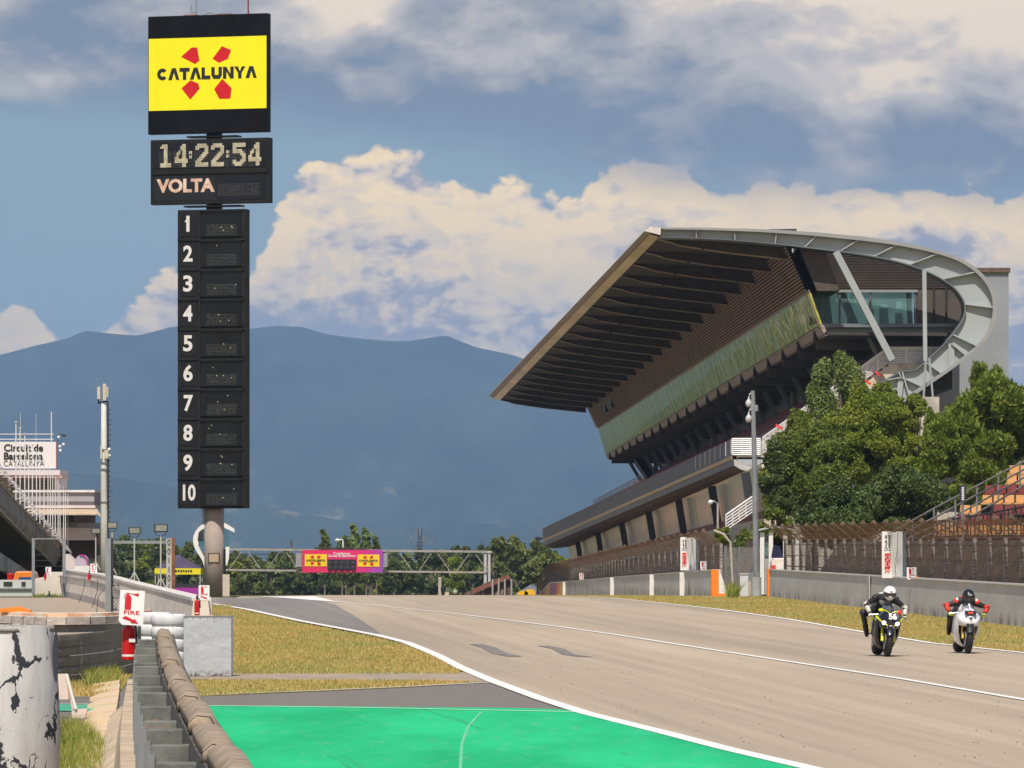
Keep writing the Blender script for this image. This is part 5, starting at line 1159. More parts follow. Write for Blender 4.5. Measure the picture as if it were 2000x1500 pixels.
pext('parapet_edge', mat('edge_pale', (.50, .42, .38), .8, .1, 2), [(-76, 869), (-76, 873.5), (-62, 873.5), (-62, 869)], [(139, 1103), (139, 1104.4), (142, 1104.4), (142, 1103)])
pext('parapet_foot', mat('edge_pale', (.5, .4, .4)), [(-70, 932.3), (-71, 937), (-60, 937), (-60, 932.3)], [(127, 1126.2), (127, 1128), (130, 1128), (130, 1126.2)])
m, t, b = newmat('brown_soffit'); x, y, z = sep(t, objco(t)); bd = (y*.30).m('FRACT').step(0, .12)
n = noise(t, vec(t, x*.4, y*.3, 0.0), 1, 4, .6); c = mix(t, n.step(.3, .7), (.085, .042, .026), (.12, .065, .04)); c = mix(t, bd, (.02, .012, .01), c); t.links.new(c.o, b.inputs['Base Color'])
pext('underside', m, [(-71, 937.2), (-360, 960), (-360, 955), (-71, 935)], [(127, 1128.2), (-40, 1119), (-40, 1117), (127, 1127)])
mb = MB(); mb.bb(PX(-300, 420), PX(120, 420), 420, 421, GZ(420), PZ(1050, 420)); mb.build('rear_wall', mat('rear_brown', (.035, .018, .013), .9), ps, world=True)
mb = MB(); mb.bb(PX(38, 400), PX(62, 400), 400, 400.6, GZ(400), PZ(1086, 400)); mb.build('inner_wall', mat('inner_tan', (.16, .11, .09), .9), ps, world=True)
mb = MB(); A = [P(-40, 1052, 262), P(-40, 1100, 262), P(-55, 1100, 262), P(-55, 1052, 262)]; B = [P(62, 1120, 300), P(62, 1134, 300), P(58, 1134, 300), P(58, 1120, 300)]
mb.loft([A, B]); mb.build('lower_parapet', WB, ps, world=True)
mb = MB(); mb.prism([P(128, 1082, 300), P(147, 1100, 300), P(147, 1125, 300), P(128, 1125, 300)][::-1], (0, 3, 0)); mb.build('end_buttress', PKW, ps, world=True)
SH = mat('shell_grey', (.62, .54, .50), .8, .2, 2, c2=(.16, .13, .12), th=.58)
for i in range(44):
    u = (i/43); u = 1-(1-u)**1.0; a = P(-70, 868, e1).lerp(P(137, 1102, e2), u)
    mb = MB(); R_ = .42; prof = [Vector((math.cos(t_)*R_*1.2, 0, math.sin(t_)*R_*.75)) for t_ in [math.pi*k/7 for k in range(8)]]
    mb.loft([[a+p_+Vector((.2, 0, 0)) for p_ in prof], [a+p_*.8+Vector((.3, 2.2, .05)) for p_ in prof]], closed=False); mb.build('roof_shell', SH, ps, world=True)
# ================================================================== FOREGROUND LEFT
# conveyor-belt drum
m, t, b = newmat('peeling_white'); x, y, z = sep(t, objco(t))
wv = noise(t, vec(t, x, y, z), 4, 5, .6, col=True); n_ = t.nodes.new('ShaderNodeVectorMath'); n_.operation = 'MULTIPLY_ADD'; t.links.new(wv.o, n_.inputs[0]); n_.inputs[1].default_value = (.35, .35, .35); t.links.new(vec(t, x*1.5, y*1.5, z*.85).o, n_.inputs[2])
ed = voro(t, S(t, n_.outputs[0]), 2.6, 'DISTANCE_TO_EDGE'); blot = noise(t, vec(t, x, y, z), 2.6, 5, .62); fine = noise(t, vec(t, x, y, z*.7), 16, 6, .7)
cr = (ed+(fine-.5)*.13 - (blot.step(.44, .62))*.085).step(.014, -.006)*blot.step(.43, .50)
cr = cr.m('MAXIMUM', (blot+(fine-.5)*.34).step(.635, .65))
dirt = noise(t, vec(t, x*2, y*2, z*.5), 3, 6, .7)
c = mix(t, dirt.step(.35, .7), (.70, .68, .66), (.56, .53, .50)); c = mix(t, cr, c, (.035, .035, .045))
t.links.new(c.o, b.inputs['Base Color']); b.inputs['Roughness'].default_value = .65; bump(t, b, (fine*.6-cr*1.0), .35, .01)
PEEL = m
rt = root('tyre_drum', 'large white painted tyre stack drum with cracked peeling paint at lower left', 'tyre stack', (PX(-41, 45), 45, 0))
prof = [(.60, 0), (.625, .3), (.635, .7), (.63, 1.1), (.61, 1.42), (.595, 1.54)]; mb = MB(); seg = 56; rings = []
rg = random.Random(2)
for r, z in prof: rings.append([Vector(((r+.012*math.sin(5*a_+z*3))*math.cos(a_), (r+.012*math.sin(5*a_+z*3))*math.sin(a_), z+(.012*math.sin(7*a_) if z > 1.5 else 0))) for a_ in [2*math.pi*k/seg for k in range(seg)]])
mb.loft(rings, caps=False); mb.build('belt_wrap', PEEL, rt, smooth=True)
mb = MB(); mb.lathe((0, 0, 1.50), [(.02, -.03), (.35, -.02), (.50, .0), (.57, .045), (.592, .045), (.60, .0)], 40); mb.build('top_tyre', mat('rim_grey', (.33, .31, .29), .85, .3, 6, bmp=.4), rt, smooth=True)
a0 = math.radians(-23)
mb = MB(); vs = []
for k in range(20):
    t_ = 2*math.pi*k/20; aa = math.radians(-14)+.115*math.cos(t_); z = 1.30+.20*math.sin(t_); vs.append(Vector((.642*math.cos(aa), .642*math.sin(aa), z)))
mb.add(vs, [tuple(range(20))]); mb.build('shadow_patch', mat('patch_slate', (.12, .125, .15), .6), rt)  # slate oval: a shadow on the drum put in as colour
# guard wall with belt cap in the foreground
def gx(d_): return -1.20-.0690*(d_-25)-.08*math.sin((d_-25)/42*math.pi)
gw = root('guard_wall', 'steel post guard wall capped with tan conveyor belt lumps in the foreground', 'barrier', (gx(45), 45, 0))
BELT = mat('belt_tan', (.30, .23, .165), .9, .25, 4, c2=(.15, .11, .08), th=.60, sc2=3.2, bmp=.5)
edges = [20.0, 24.5, 28.2, 32.2, 36.5, 41.5, 47.5, 54, 60, 67]
for i, (a, b_) in enumerate(zip(edges[:-1], edges[1:])):
    mb = MB(); rings = []; nn_ = 9
    for k in range(nn_+1):
        u = k/nn_; y = a+(b_-a)*u+(-.35 if k == 0 else 0); bul = math.sin(math.pi*min(1, u*1.08))**.6 if 0 < u < 1 else .0
        x = gx(max(y, a)); w0 = .078+.012*(1-u)**.8+.016*bul; lift = .014*bul+.012*(1-u)**1.3
        z = 1.17+lift+.012*math.sin(i*2.3)
        pr = [(-.078-.012*bul, -.05), (-.075-.012*bul, .0), (-.03, .028+lift), (w0*.5, .02+lift), (w0*1.0, -.05), (w0*1.12, -.13), (w0*.95, -.17), (w0*.75, -.14), (w0*.6, -.08), (w0*.3, -.05), (-.05, -.05)]
        rings.append([Vector((x+p*1.0, y, z+q_)) for p, q_ in pr])
    mb.loft(rings); bc_ = mb.build('belt_cap', BELT, gw, world=True, smooth=True)
    mb = MB(); ctr = sum(rings[0], Vector())/len(rings[0]); r0_ = [ctr+(v-ctr)*1.03 for v in rings[0]]
    mb.loft([r0_, [v+Vector((0, .12, 0)) for v in r0_]], True, False); mb.build('seam', mat('seam_dark', (.10, .07, .05), .9), bc_, world=True)
PST = mat('post_weathered', (.14, .145, .13), .7, .3, 4, c2=(.22, .19, .15), th=.58, sc2=5, bmp=.3)
RUST = mat('rust_brown', (.22, .12, .05), .9, .3, 6)
pos = [22.5, 24.9, 27.3, 29.4, 31.6, 33.8, 36.3, 39, 42, 45, 48, 51, 54, 57, 60, 63, 66]
for i, y in enumerate(pos):
    x = gx(y)-.20; mb = MB(); mb.bb(x-.115, x+.10, y, y+.22, 0, 1.06+.015*(i % 3)); po = mb.build('post', PST, gw, world=True, bevel=.006)
    if i % 2 == 1 and y < 50:
        mb = MB(); zc = .96; mb.tube([Vector((x-.008+.055*math.cos(t_), y-.012, zc-.05+.07*math.sin(t_))) for t_ in [math.pi*k/10 for k in range(11)]], .011, 6); mb.build('rust_arch', RUST, po, world=True)
    mb = MB(); mb.bb(x-.13, x-.09, y-.02, y+.26, .02, 1.02); mb.build('post_flange', STEEL, po, world=True)
mb = MB(); yy = [20+i*4 for i in range(12)]+[67]
mb.loft([[Vector((gx(y)-.10, y, 0)), Vector((gx(y)+.16, y, 0)), Vector((gx(y)+.12, y, 1.12)), Vector((gx(y)-.10, y, 1.12))] for y in yy]); mb.build('backing', mat('backing_dark', (.085, .08, .075), .8, .3, 3, c2=(.20, .17, .14), th=.6), gw, world=True)
mb = MB(); yy = [28+i*4 for i in range(11)]+[70]
mb.loft([[Vector((gx(y)-.72, y, .03)), Vector((gx(y)-.30, y, .03)), Vector((gx(y)-.32, y, .52)), Vector((gx(y)-.44, y, .52)), Vector((gx(y)-.50, y, .2))] for y in yy]); mb.build('concrete_plinth', mat('plinth_tan', (.47, .37, .26), .9, .18, 1.5, c2=(.30, .23, .16), th=.6, bmp=.3), gw, world=True)
# slabs of the channel
SLB = mat('slab_sand', (.60, .45, .29), .9, .14, 2, c2=(.40, .30, .20), th=.6, bmp=.25)
for i in range(12):
    y = 50+i*3.6; x1 = gx(y+1.8)-.60; w_ = .30
    if y > 86: break
    rt = root('kerb_slab', 'sandy concrete slab in the worn channel beside the guard wall', 'slab', (x1-w_/2, y+1.8, 0), group='sandy slabs beside the guard wall')
    mb = MB(); mb.loft([[Vector((-w_/2-.02+((y0)*-.0)-(.07*y0/3.5), y0, z0)), Vector((w_/2-(.072*y0)*.9, y0, z0+.03)), Vector((w_/2-(.072*y0)*.9, y0, -.01)), Vector((-w_/2-.02-(.07*y0/3.5), y0, -.01))] for y0, z0 in ((-1.72, .055), (1.72, .04))]); mb.build('slab', SLB, rt)
# patches on the service lane
sheet([(113, 1376), (212, 1377), (209, 1391), (113, 1389)], .006, 'green_stripe', mat('green_worn', (.05, .33, .20), .8, .25, 4, c2=(.30, .29, .24), th=.60, sc2=3))
sheet([(186, 1434), (211, 1432), (205, 1454), (176, 1456)], .006, 'green_stripe_near', mat('green_worn', (.05, .33, .2)))
sheet([(183, 1391), (209, 1391), (206, 1432), (172, 1434)], .004, 'sand_strip', SLB)
sheet([(110, 1316), (262, 1310), (240, 1345), (221, 1361), (110, 1361)], .004, 'grass_patch_left', GRS)
tag(ribbon([G(110, 1362), G(222, 1362.5)], .10, .008).build('kerb_red_line', mat('kerb_red', (.55, .10, .05), .8, .1, 2, c2=(.7, .68, .62), th=.48, sc2=2)), kind='structure')
tag(ribbon([G(110, 1375), G(212, 1376)], .07, .012).build('white_line_left', PAINT), kind='structure')
sheet([(90, 1456), (206, 1456), (196, 1560), (90, 1560)], .004, 'dirt_patch', mat('dirt', (.33, .25, .16), 1, .25, 4, c2=(.16, .12, .07), th=.55, sc2=6, bmp=.6))
# bent white plank
rt = root('white_plank', 'bent white plastic plank standing behind the cracked drum', 'plank', (*(G(152, 1402))[:2], 0)); dq = G(152, 1402).y
def q(px, py): return Vector((PX(px, dq)-PX(152, dq), 0, PZ(py, dq)))
mb = MB(); mb.prism([q(104, 1316), q(133, 1316), q(150, 1384), q(141, 1388), q(131, 1330), q(134, 1366), q(104, 1366)], (0, .03, 0)); mb.build('upright', mat('plank_pink', (.68, .55, .47), .7, .06, 3), rt)
mb = MB(); mb.prism([q(127, 1316), q(132, 1316), q(151, 1384), q(146, 1385)], (0, -.03, 0)); mb.build('rib', WHITE, rt)
mb = MB(); mb.prism([q(140, 1403), q(140, 1386), q(171, 1384), q(165, 1403)], (0, .12, 0)); mb.build('foot', mat('plank_pink', (.6, .5, .4)), rt)
# banded barrier of belts behind
bb_ = root('belt_barrier', 'curved barrier of stacked dark grey belts behind the extinguisher', 'barrier', (PX(190, 92), 92, 0))
BLT = mat('belt_grey', (.15, .135, .11), .8, .2, 2, c2=(.26, .24, .19), th=.62); 
base = [Vector((PX(60, 86.5), 86.5, 0)), Vector((PX(113, 87.6), 87.6, 0)), Vector((PX(160, 89.2), 89.2, 0)), Vector((PX(210, 91.8), 91.8, 0)), Vector((PX(262, 97), 97, 0)), Vector((PX(275, 102), 102, 0))]
bp = along(base, 24)
for z0, z1 in ((.60, .775), (.45, .565), (.29, .435), (.155, .265), (0, .135)):
    mb = MB(); rings = []
    for p in bp: rings.append([p+Vector((0, .0, z0)), p+Vector((0, -.05, (z0+z1)/2)), p+Vector((0, -.015, z1-.02)), p+Vector((0, .03, z1)), p+Vector((0, .16, z1+.004)), p+Vector((0, .16, z0))])
    mb.loft(rings); mb.build('belt', BLT, bb_, world=True, smooth=False)
mb = MB(); mb.loft([[p+Vector((0, .12, 0)), p+Vector((0, .4, 0)), p+Vector((0, .4, .7)), p+Vector((0, .12, .7))] for p in bp]); mb.build('tyre_core', BLACK, bb_, world=True)
for u in (6, 14):
    for z in (.437, .137): mb = MB(); mb.loft([[p+Vector((0, -.02, z)), p+Vector((0, .05, z)), p+Vector((0, .05, z+.012)), p+Vector((0, -.02, z+.012))] for p in bp[u-3:u+5]]); mb.build('light_gap', WHITE, bb_, world=True)
rt = root('timber_rail', 'whitewashed timber rail with orange paint behind the belt barrier', 'rail', (PX(180, 101), 101, 0))
rl = [Vector((PX(-30, 104), 104, 0)), Vector((PX(20, 103), 103, 0)), Vector((PX(100, 101), 101, 0)), Vector((PX(200, 102), 102, 0)), Vector((PX(292, 106), 106, 0))]; rp = along(rl, 14)
tz_ = lambda p: .86+.06*max(0, (1-(p.x+9.2)/1.2)) if p.x < -8 else .87
for i in range(14):
    a, b_ = rp[i], rp[i+1]; mb = MB(); b2 = a.lerp(b_, .96); mb.loft([[p+Vector((0, 0, .74)), p+Vector((0, .3, .74)), p+Vector((0, .3, .88)), p+Vector((0, 0, .87))] for p in (a, b2)]); mb.build('timber', mat('timber_white', (.55, .47, .40), .85, .2, 5, c2=(.32, .24, .18), th=.56, stretch=(1, 1, 4)), rt, world=True)
mb = MB(); mb.loft([[p+Vector((0, .31, .80)), p+Vector((0, .75, .80)), p+Vector((0, .75, .945)), p+Vector((0, .31, .935))] for p in rp]); mb.build('painted_top', mat('pink_orange', (.75, .42, .26), .8, .2, 3, c2=(.7, .62, .5), th=.5), rt, world=True)
mb = MB(); mb.loft([[p+Vector((0, .1, .60)), p+Vector((0, .2, .60)), p+Vector((0, .2, .735)), p+Vector((0, .1, .735))] for p in rp]); mb.build('lower_rail', mat('rail_grey2', (.20, .18, .15), .8, .1, 2), rt, world=True)
rt = root('orange_hose', 'bright orange painted block lying on the timber rail at left edge', 'block', (PX(14, 100), 103.4, .94)); mb = MB(); mb.loft([[Vector((x, y_, z)) for y_, z in ((0, 0), (.3, 0), (.3, h_), (0, h_*.8))] for x, h_ in ((-.45, .06), (-.1, .10), (.12, .03))]); mb.build('block', ORANGE, rt)
# white tyres and metal box
TYW = mat('tyre_white', (.60, .60, .60), .8, .12, 4, c2=(.25, .24, .24), th=.62, sc2=5, bmp=.4)
for c_, (px, dd, n_) in enumerate(((329, 94.5, 4), (300, 97, 4))):
    for k in range(n_):
        ty = root('painted_tyre', ['white painted tyre in the stack beside the dented metal box', 'white painted tyre in the rear stack behind the guard wall end'][c_], 'tyre', (PX(px, dd), dd, .20+k*.205), group='white painted tyres beside the metal box')
        mb = MB(); mb.lathe((0, 0, 0), [(.17, .03), (.2, .0), (.27, .0), (.295, .04), (.30, .10), (.295, .16), (.27, .2), (.2, .2), (.17, .17), (.17, .03)], 24); mb.build('tyre', TYW, ty, smooth=True)
    rt = root('pallet', ['low block under the white tyre stack by the box', 'low block under the rear white tyre stack'][c_], 'block', (PX(px, dd), dd, 0)); MB().bb(-.28, .28, -.28, .28, 0, .195).build('block', CONC, rt)
m, t, b = newmat('dented_metal'); x, y, z = sep(t, objco(t)); n = noise(t, vec(t, x, y, z), 2.6, 3, .5); n2 = noise(t, vec(t, x, y, z), 14, 4, .6)
c = mix(t, n2.step(.3, .7), (.46, .49, .52), (.52, .55, .58)); c = mix(t, n2.step(.68, .72)*.8, c, (.12, .12, .13)); c = mix(t, (z.step(.16, .0)*n2.step(.4, .6)), c, (.10, .09, .07))
t.links.new(c.o, b.inputs['Base Color']); b.inputs['Metallic'].default_value = .35; b.inputs['Roughness'].default_value = .45; bump(t, b, n, .45, .08)
rt = root('metal_box', 'dented light grey sheet metal box at the left edge of the grass', 'box', (PX(405, 93.3), 93.3, 0), -.03)
mb = MB(); mb.bb(-.392, .392, 0, .45, .01, .985); mb.build('sheet_body', m, rt, bevel=.008)
mb = MB(); mb.bb(-.397, .397, -.01, .46, .986, .998); mb.build('top_lip', STEEL, rt)
for k in range(7): mb = MB(); mb.ball((-.35+.117*k, -.002, .955), .008, 6, 4); mb.build('rivet', DARK, rt)
# beside the tower
rt = root('utility_post', 'pale beige concrete post at the right foot of the lap tower', 'post', (PX(441, 249), 249, GZ(249))); mb = MB(); mb.bb(-.14, .16, 0, .3, 0, PZ(1122, 249)-GZ(249)); mb.build('post_body', mat('post_cream', (.55, .46, .38), .8, .1, 2), rt)
d = 300.0; rt = root('arch_sculpture', 'white curved frame with teal glass behind the tower pole', 'sculpture', (PX(415, d), d, GZ(d)))
def q(px, py, yy=0): return Vector((PX(px, d)-PX(415, d), yy, PZ(py, d)-GZ(d)))
pts = [(458, 1037), (446, 1030), (432, 1024), (415, 1021), (400, 1025), (389, 1036), (383, 1050), (384, 1066), (390, 1080), (399, 1096), (404, 1120)]
sp_ = smoothpath(pts, 4); mb = MB(); n = len(sp_)
mb.loft([[q(x, y)+Vector((-w_, 0, 0)), q(x, y)+Vector((w_, 0, 0)), q(x, y)+Vector((w_, .5, 0)), q(x, y)+Vector((-w_, .5, 0))] if 12 < i else [q(x, y)+Vector((0, 0, -w_)), q(x, y)+Vector((0, .5, -w_)), q(x, y)+Vector((0, .5, w_)), q(x, y)+Vector((0, 0, w_))] for i, ((x, y), w_) in enumerate(zip(sp_, [.06+.10*math.sin(math.pi*min(1, (i+4)/(n+4))) for i in range(n)]))]); mb.build('frame', WHITE, rt)
mb = MB(); mb.prism([q(441, 1068), q(448, 1068), q(447, 1090), q(443, 1104), q(440, 1104)][::-1], (0, .4, 0)); mb.build('side_leg', WHITE, rt)
mb = MB(); mb.prism([q(392, 1036), q(415, 1026), q(440, 1032), q(447, 1050), q(447, 1068), q(388, 1068), q(387, 1050)][::-1], (0, .06, 0)); mb.build('glass', mat('sculpt_teal', (.06, .16, .20), .15), rt)
mb = MB(); mb.prism([q(386, 1055, -.05), q(388, 1040, -.05), q(396, 1033, -.05), q(398, 1054, -.05)][::-1], (0, .04, 0)); mb.build('dark_panel', DARK, rt)
# ================================================================== GANTRY OVER THE TRACK
d = 700.0; g0 = GZ(700)
gn = root('start_gantry', 'grey truss gantry over the track with start lights and magenta banner', 'gantry', (PX(700, d), d, g0))
TR = mat('truss_pale', (.32, .29, .265), .7, .15, 1.5, c2=(.22, .16, .13), th=.56, sc2=3)
def tr(y): return 5.5*(y-440)/505.0                       # slight fall to the right, in photo pixels
for py, h_ in ((1072.5, .26), (1113, .24)):
    for off in (0, 2.2):
        mb = MB(); mb.bar(P(425, py, d+off), P(950, py+5, d+off), h_); mb.build('chord', TR, gn, world=True)
mb = MB(); mb.bar(P(425, 1082, d+1), P(950, 1087, d+1), .10); mb.build('cable_tray', DARK, gn, world=True)
k = 0; x = 448
while x < 935:
    if not (585 < x < 750):
        mb = MB(); a, b_ = (x, x+24) if k % 2 else (x+24, x); mb.bar(P(a, 1077+tr(x), d), P(b_, 1111+tr(x), d), .09); mb.build('diagonal', TR, gn, world=True)
    x += 37; k += 1
LEG = mat('leg_grey', (.42, .42, .42), .6, .1, 1)
for x0, x1 in ((945, 950.5), (953, 958)): mb = MB(); mb.bb(PX(x0, d), PX(x1, d), d, d+.4, g0-1, PZ(1076, d)); mb.build('leg', LEG, gn, world=True)
mb = MB(); mb.bb(PX(944, d), PX(960, d), d-.1, d+2.4, PZ(1080, d), PZ(1076, d)); mb.build('leg_cap', LEG, gn, world=True)
mb = MB(); mb.bb(PX(432, d), PX(437, d), d, d+.4, g0-1, PZ(1070, d)); mb.build('leg', LEG, gn, world=True)
m, t, b = newmat('banner_gradient'); x, y, z = sep(t, objco(t)); xx = (x*(1/10.0)+.68)
c = mix(t, (x+z*.8).step(-7.0, 8.0), (.55, .008, .06), (.50, .006, .22)); c = mix(t, (x+z*.0).step(-1.0, 2.6), (.66, .01, .12), (.52, .008, .25)); c = mix(t, (x-z*.35).step(-2.2, 1.0), c, (.24, .06, .40)); c = mix(t, x.step(-5, -3), (.66, .01, .09), c)
t.links.new(c.o, b.inputs['Base Color']); b.inputs['Roughness'].default_value = .6
mb = MB(); mb.bb(PX(591, d), PX(748, d), d-1.3, d-1.1, PZ(1118, d), PZ(1074, d)); bn = mb.build('banner', m, gn, world=True)
YB = flat('banner_yellow', (.80, .55, .01), .6)
for x0, x1, dy in ((596, 639, 0), (699, 741.5, .6)):
    mb = MB(); mb.bb(PX(x0, d), PX(x1, d), d-1.36, d-1.31, PZ(1106+dy, d), PZ(1082.5+dy, d)); yp = mb.build('yellow_panel', YB, bn, world=True)
    xc = PX((x0+x1)/2, d); zc = PZ(1094.3+dy, d)
    mb = MB(); [(sym(mb, .72, xc-.03, zc, d-1.40, only=i, sx=.9), mb.build('red_symbol', sr, yp, world=True), mb.__init__()) for i in range(4)]
    mb = MB(); word(mb, 2.3, .26, xc, zc, d-1.42, .075); mb.build('wordmark', INK, yp, world=True)
tx = MB(); put_text(tx, 'Catalunya', .42, facing((PX(668, d), d-1.33, PZ(1081, d))), width=2.1, bold=.008); put_text(tx, 'Circuit de Barcelona', .42, facing((PX(668, d), d-1.33, PZ(1085.6, d))), width=3.4, bold=.008); tx.build('lettering', WHITE, bn, world=True)
mb = MB(); mb.bb(PX(641, d), PX(696, d), d-1.36, d-1.31, PZ(1113.5, d), PZ(1092.5, d)); mb.build('light_recess', mat('recess_dark', (.03, .025, .03), .8), bn, world=True)
for i in range(5):
    x = 645+i*11.5; mb = MB(); mb.bb(PX(x-4, d), PX(x+4, d), d-1.6, d-1.4, PZ(1113, d), PZ(1093, d)); lb = mb.build('light_box', BLACK, bn, world=True)
    for zy in (1098, 1107): mb = MB(); mb.lathe((PX(x, d), d-1.61, PZ(zy, d)), [(.19, 0), (.2, .02), (.05, .03)], 12, 'Y'); mb.build('lens', flat('lamp_off', (.05, .05, .055), .2), lb, world=True)
for x0, x1 in ((578, 590), (749, 757)): mb = MB(); mb.bb(PX(x0, d), PX(x1, d), d-.9, d-.5, PZ(1107, d), PZ(1080, d)); mb.build('speaker_box', mat('gantry_box', (.28, .28, .30), .6), gn, world=True)
mb = MB(); mb.bb(PX(622, d), PX(716, d), d-1.2, d+.5, PZ(1071, d), PZ(1069.2, d)); mb.build('walkway', DARK, gn, world=True)
mb = MB(); mb.tube([P(670, 1072, d-.5), P(670, 1056, d-.5), P(668, 1054, d-.5), P(660, 1054, d-.5)], .09, 6); mb.build('camera_mast', WHITE, gn, world=True)
mb = MB(); mb.ball(P(659, 1055, d-.5), (.28, .2, .2)); mb.build('camera_head', WHITE, gn, world=True)
# ---- tent, banner wall, aerials, posts
d = 450.0; g0 = GZ(450); tn = root('event_tent', 'pop-up tent with dark purple roof and yellow valance', 'tent', (PX(347, d), d, g0))
TH = (PX(392, d)-PX(302, d))/2; zb = PZ(1122, d)-g0; zm = PZ(1110, d)-g0; zt = PZ(1083, d)-g0; th_ = 4.0
c4 = [Vector((-TH, 0, zm)), Vector((TH, 0, zm)), Vector((TH, th_, zm)), Vector((-TH, th_, zm))]; ap = Vector((-.1, th_/2, zt))
mb = MB(); mb.add(c4+[ap], [(0, 1, 4), (1, 2, 4), (2, 3, 4), (3, 0, 4)]); mb.build('canopy', mat('tent_purple', (.075, .055, .10), .8, .2, 1), tn)
VY = mat('valance_yellow', (.80, .66, .01), .6, .05, 2); mb = MB(); mb.bb(-TH, TH, -.03, .0, zb, zm-.002); va = mb.build('valance', VY, tn)
mb = MB(); mb.bb(TH-.03, TH+.01, .01, th_, zb, zm-.002); mb.build('valance_side', VY, tn)
mb = MB()
for k in range(7): mb.bb(-.2+k*.2, -.06+k*.2, -.045, -.034, zb+.16+.03*(k % 2), zm-.13)
mb.build('valance_marks', INK, va)
for x in (-TH+.05, TH-.05): 
    for y_ in (.05, th_-.05): MB().tube([(x, y_, 0), (x, y_, zm)], .04, 5).build('leg', RAILW, tn)
d = 320.0; rt = root('hoarding', 'magenta advertising hoarding low behind the pit wall', 'hoarding', (PX(362, d), d, GZ(d)-.4)); g0 = GZ(d)-.4
mb = MB(); mb.bb(PX(300, d)-PX(362, d), PX(388, d)-PX(362, d), 0, .1, 0, PZ(1148, d)-g0); mb.build('hoarding_panel', mat('magenta_panel', (.34, .03, .30), .6, .05, 1), rt)
mb = MB(); mb.bb(PX(296, d)-PX(362, d), PX(388, d)-PX(362, d), .3, .4, 0, PZ(1140, d)-g0); mb.build('rear_mesh', DARK, rt)
def lattice(px, py0, py1, d, label, arms):
    rt = root('cell_tower', label, 'tower', (PX(px, d), d, GZ(d))); g = GZ(d); w = .55
    mb = MB(); z1 = PZ(py0, d)-g
    for sx, sy in ((-w, 0), (w, 0), (0, w)): mb.tube([(sx, sy, 0), (sx*.5, sy*.5, z1)], .10, 4)
    n = 24
    for k in range(n): s_ = 1 if k % 2 else -1; mb.bar((-w*s_*(1-.5*k/n), 0, z1*k/n), (w*s_*(1-.5*(k+1)/n), 0, z1*(k+1)/n), .07)
    mb.build('lattice', mat('lattice_dark', (.11, .12, .14), .6, .1, 1), rt)
    for x0, y0, h_, w_ in arms:
        mb = MB(); mb.bb((x0-w_/2)/F*d, (x0+w_/2)/F*d, -.3, .1, PZ(y0+h_, d)-g, PZ(y0, d)-g); mb.build('antenna', mat('antenna_grey', (.16, .17, .19), .6), rt)
lattice(820, 1031, 1075, 900, 'lattice cell tower with antenna panels behind the gantry', [(-17, 1046, 12, 3), (0, 1032, 14, 2.5), (8, 1046, 13, 3), (15, 1050, 14, 2.5), (-7, 1034, 12, 2), (24, 1052, 10, 2), (-2, 1056, 1.2, 48), (0, 1062, 1.0, 40)])
lattice(569, 1054, 1075, 1500, 'faint electricity pylon on the skyline left of the start banner', [(0, 1058, .6, 16), (0, 1062, .6, 14)])
d = 500.0; rt = root('track_post', 'pale grey post standing before the trees under the gantry', 'post', (PX(859, d), d, GZ(d)))
MB().bb(-.13, .13, 0, .2, -.2, PZ(1127, d)-GZ(d)).build('shaft', CONC, rt); mb = MB(); mb.lathe((.30, .0, PZ(1155, d)-GZ(d)), [(.04, 0), (.22, .05), (.24, .3), (.1, .45)], 10); mb.build('tyre_bundle', BLACK, rt)
rt = root('white_marker', 'small round white marker under the gantry right of the pale post', 'marker', (PX(889, d), d, GZ(d))); MB().ball((0, 0, PZ(1156, d)-GZ(d)), .2).build('ball', CONC, rt)
# end of a far catch fence, angled
rt = root('far_fence', 'rusty wedge shaped end of a distant fence right of the gantry leg', 'fence', (PX(960, 560), 560, GZ(560)))
mb = MB(); pl = [(906, 1160), (928, 1148), (960, 1134), (993, 1122), (1000, 1132), (1000, 1168), (906, 1168)]
mb.prism([P(x, y, 560) for x, y in pl][::-1], (0, .3, 0)); mb.build('panel', mat('rust_panel', (.12, .075, .055), .9, .35, .8, c2=(.28, .24, .22), th=.55, sc2=1.6, stretch=(2, 1, .3)), rt, world=True)
mb = MB(); mb.loft([[P(x, y, 559.8) for x, y in ((906, 1160), (906, 1162), (993, 1131), (993, 1122))]]) if False else mb.prism([P(x, y, 559.5) for x, y in ((920, 1153), (993, 1122), (997, 1130), (925, 1158))][::-1], (0, .2, 0)); mb.build('rusty_edge', mat('rust_edge', (.22, .09, .06), .9, .3, 2), rt, world=True)
for x in (962, 974, 986, 999): MB().bar(P(x, 1131, 559.4), P(x, 1168, 559.4), .16).build('post', mat('pale_post2', (.36, .33, .32), .8), rt, world=True)
for x, y in ((1021, 1156), (1035, 1153)):
    rt = root('yellow_machine', 'bright yellow machine low at the far end of the striped barrier', 'machine', (PX(x, 640), 640, GZ(640)), group='yellow machines beyond the crest')
    mb = MB(); mb.loft([[Vector((a, b_, z)) for a, b_ in ((-.6*k, 0), (.6*k, 0), (.6*k, 1.5), (-.6*k, 1.5))] for z, k in ((0, 1), (PZ(y, 640)-GZ(640)-.1, 1), (PZ(y-2, 640)-GZ(640), .5))]); mb.build('body', flat('machine_yellow', (.75, .40, .01)), rt)
d = 660.0; rt = root('pale_ramp', 'blue-grey sloping roof low beside the yellow machines', 'roof', (PX(1020, d), d, GZ(d))); mb = MB(); mb.prism([P(1004, 1162, d), P(1040, 1140, d), P(1048, 1140, d), P(1048, 1175, d), P(1000, 1175, d)][::-1], (0, 3, 0)); mb.build('roof_slab', mat('ramp_blue', (.20, .22, .26), .6), rt, world=True)
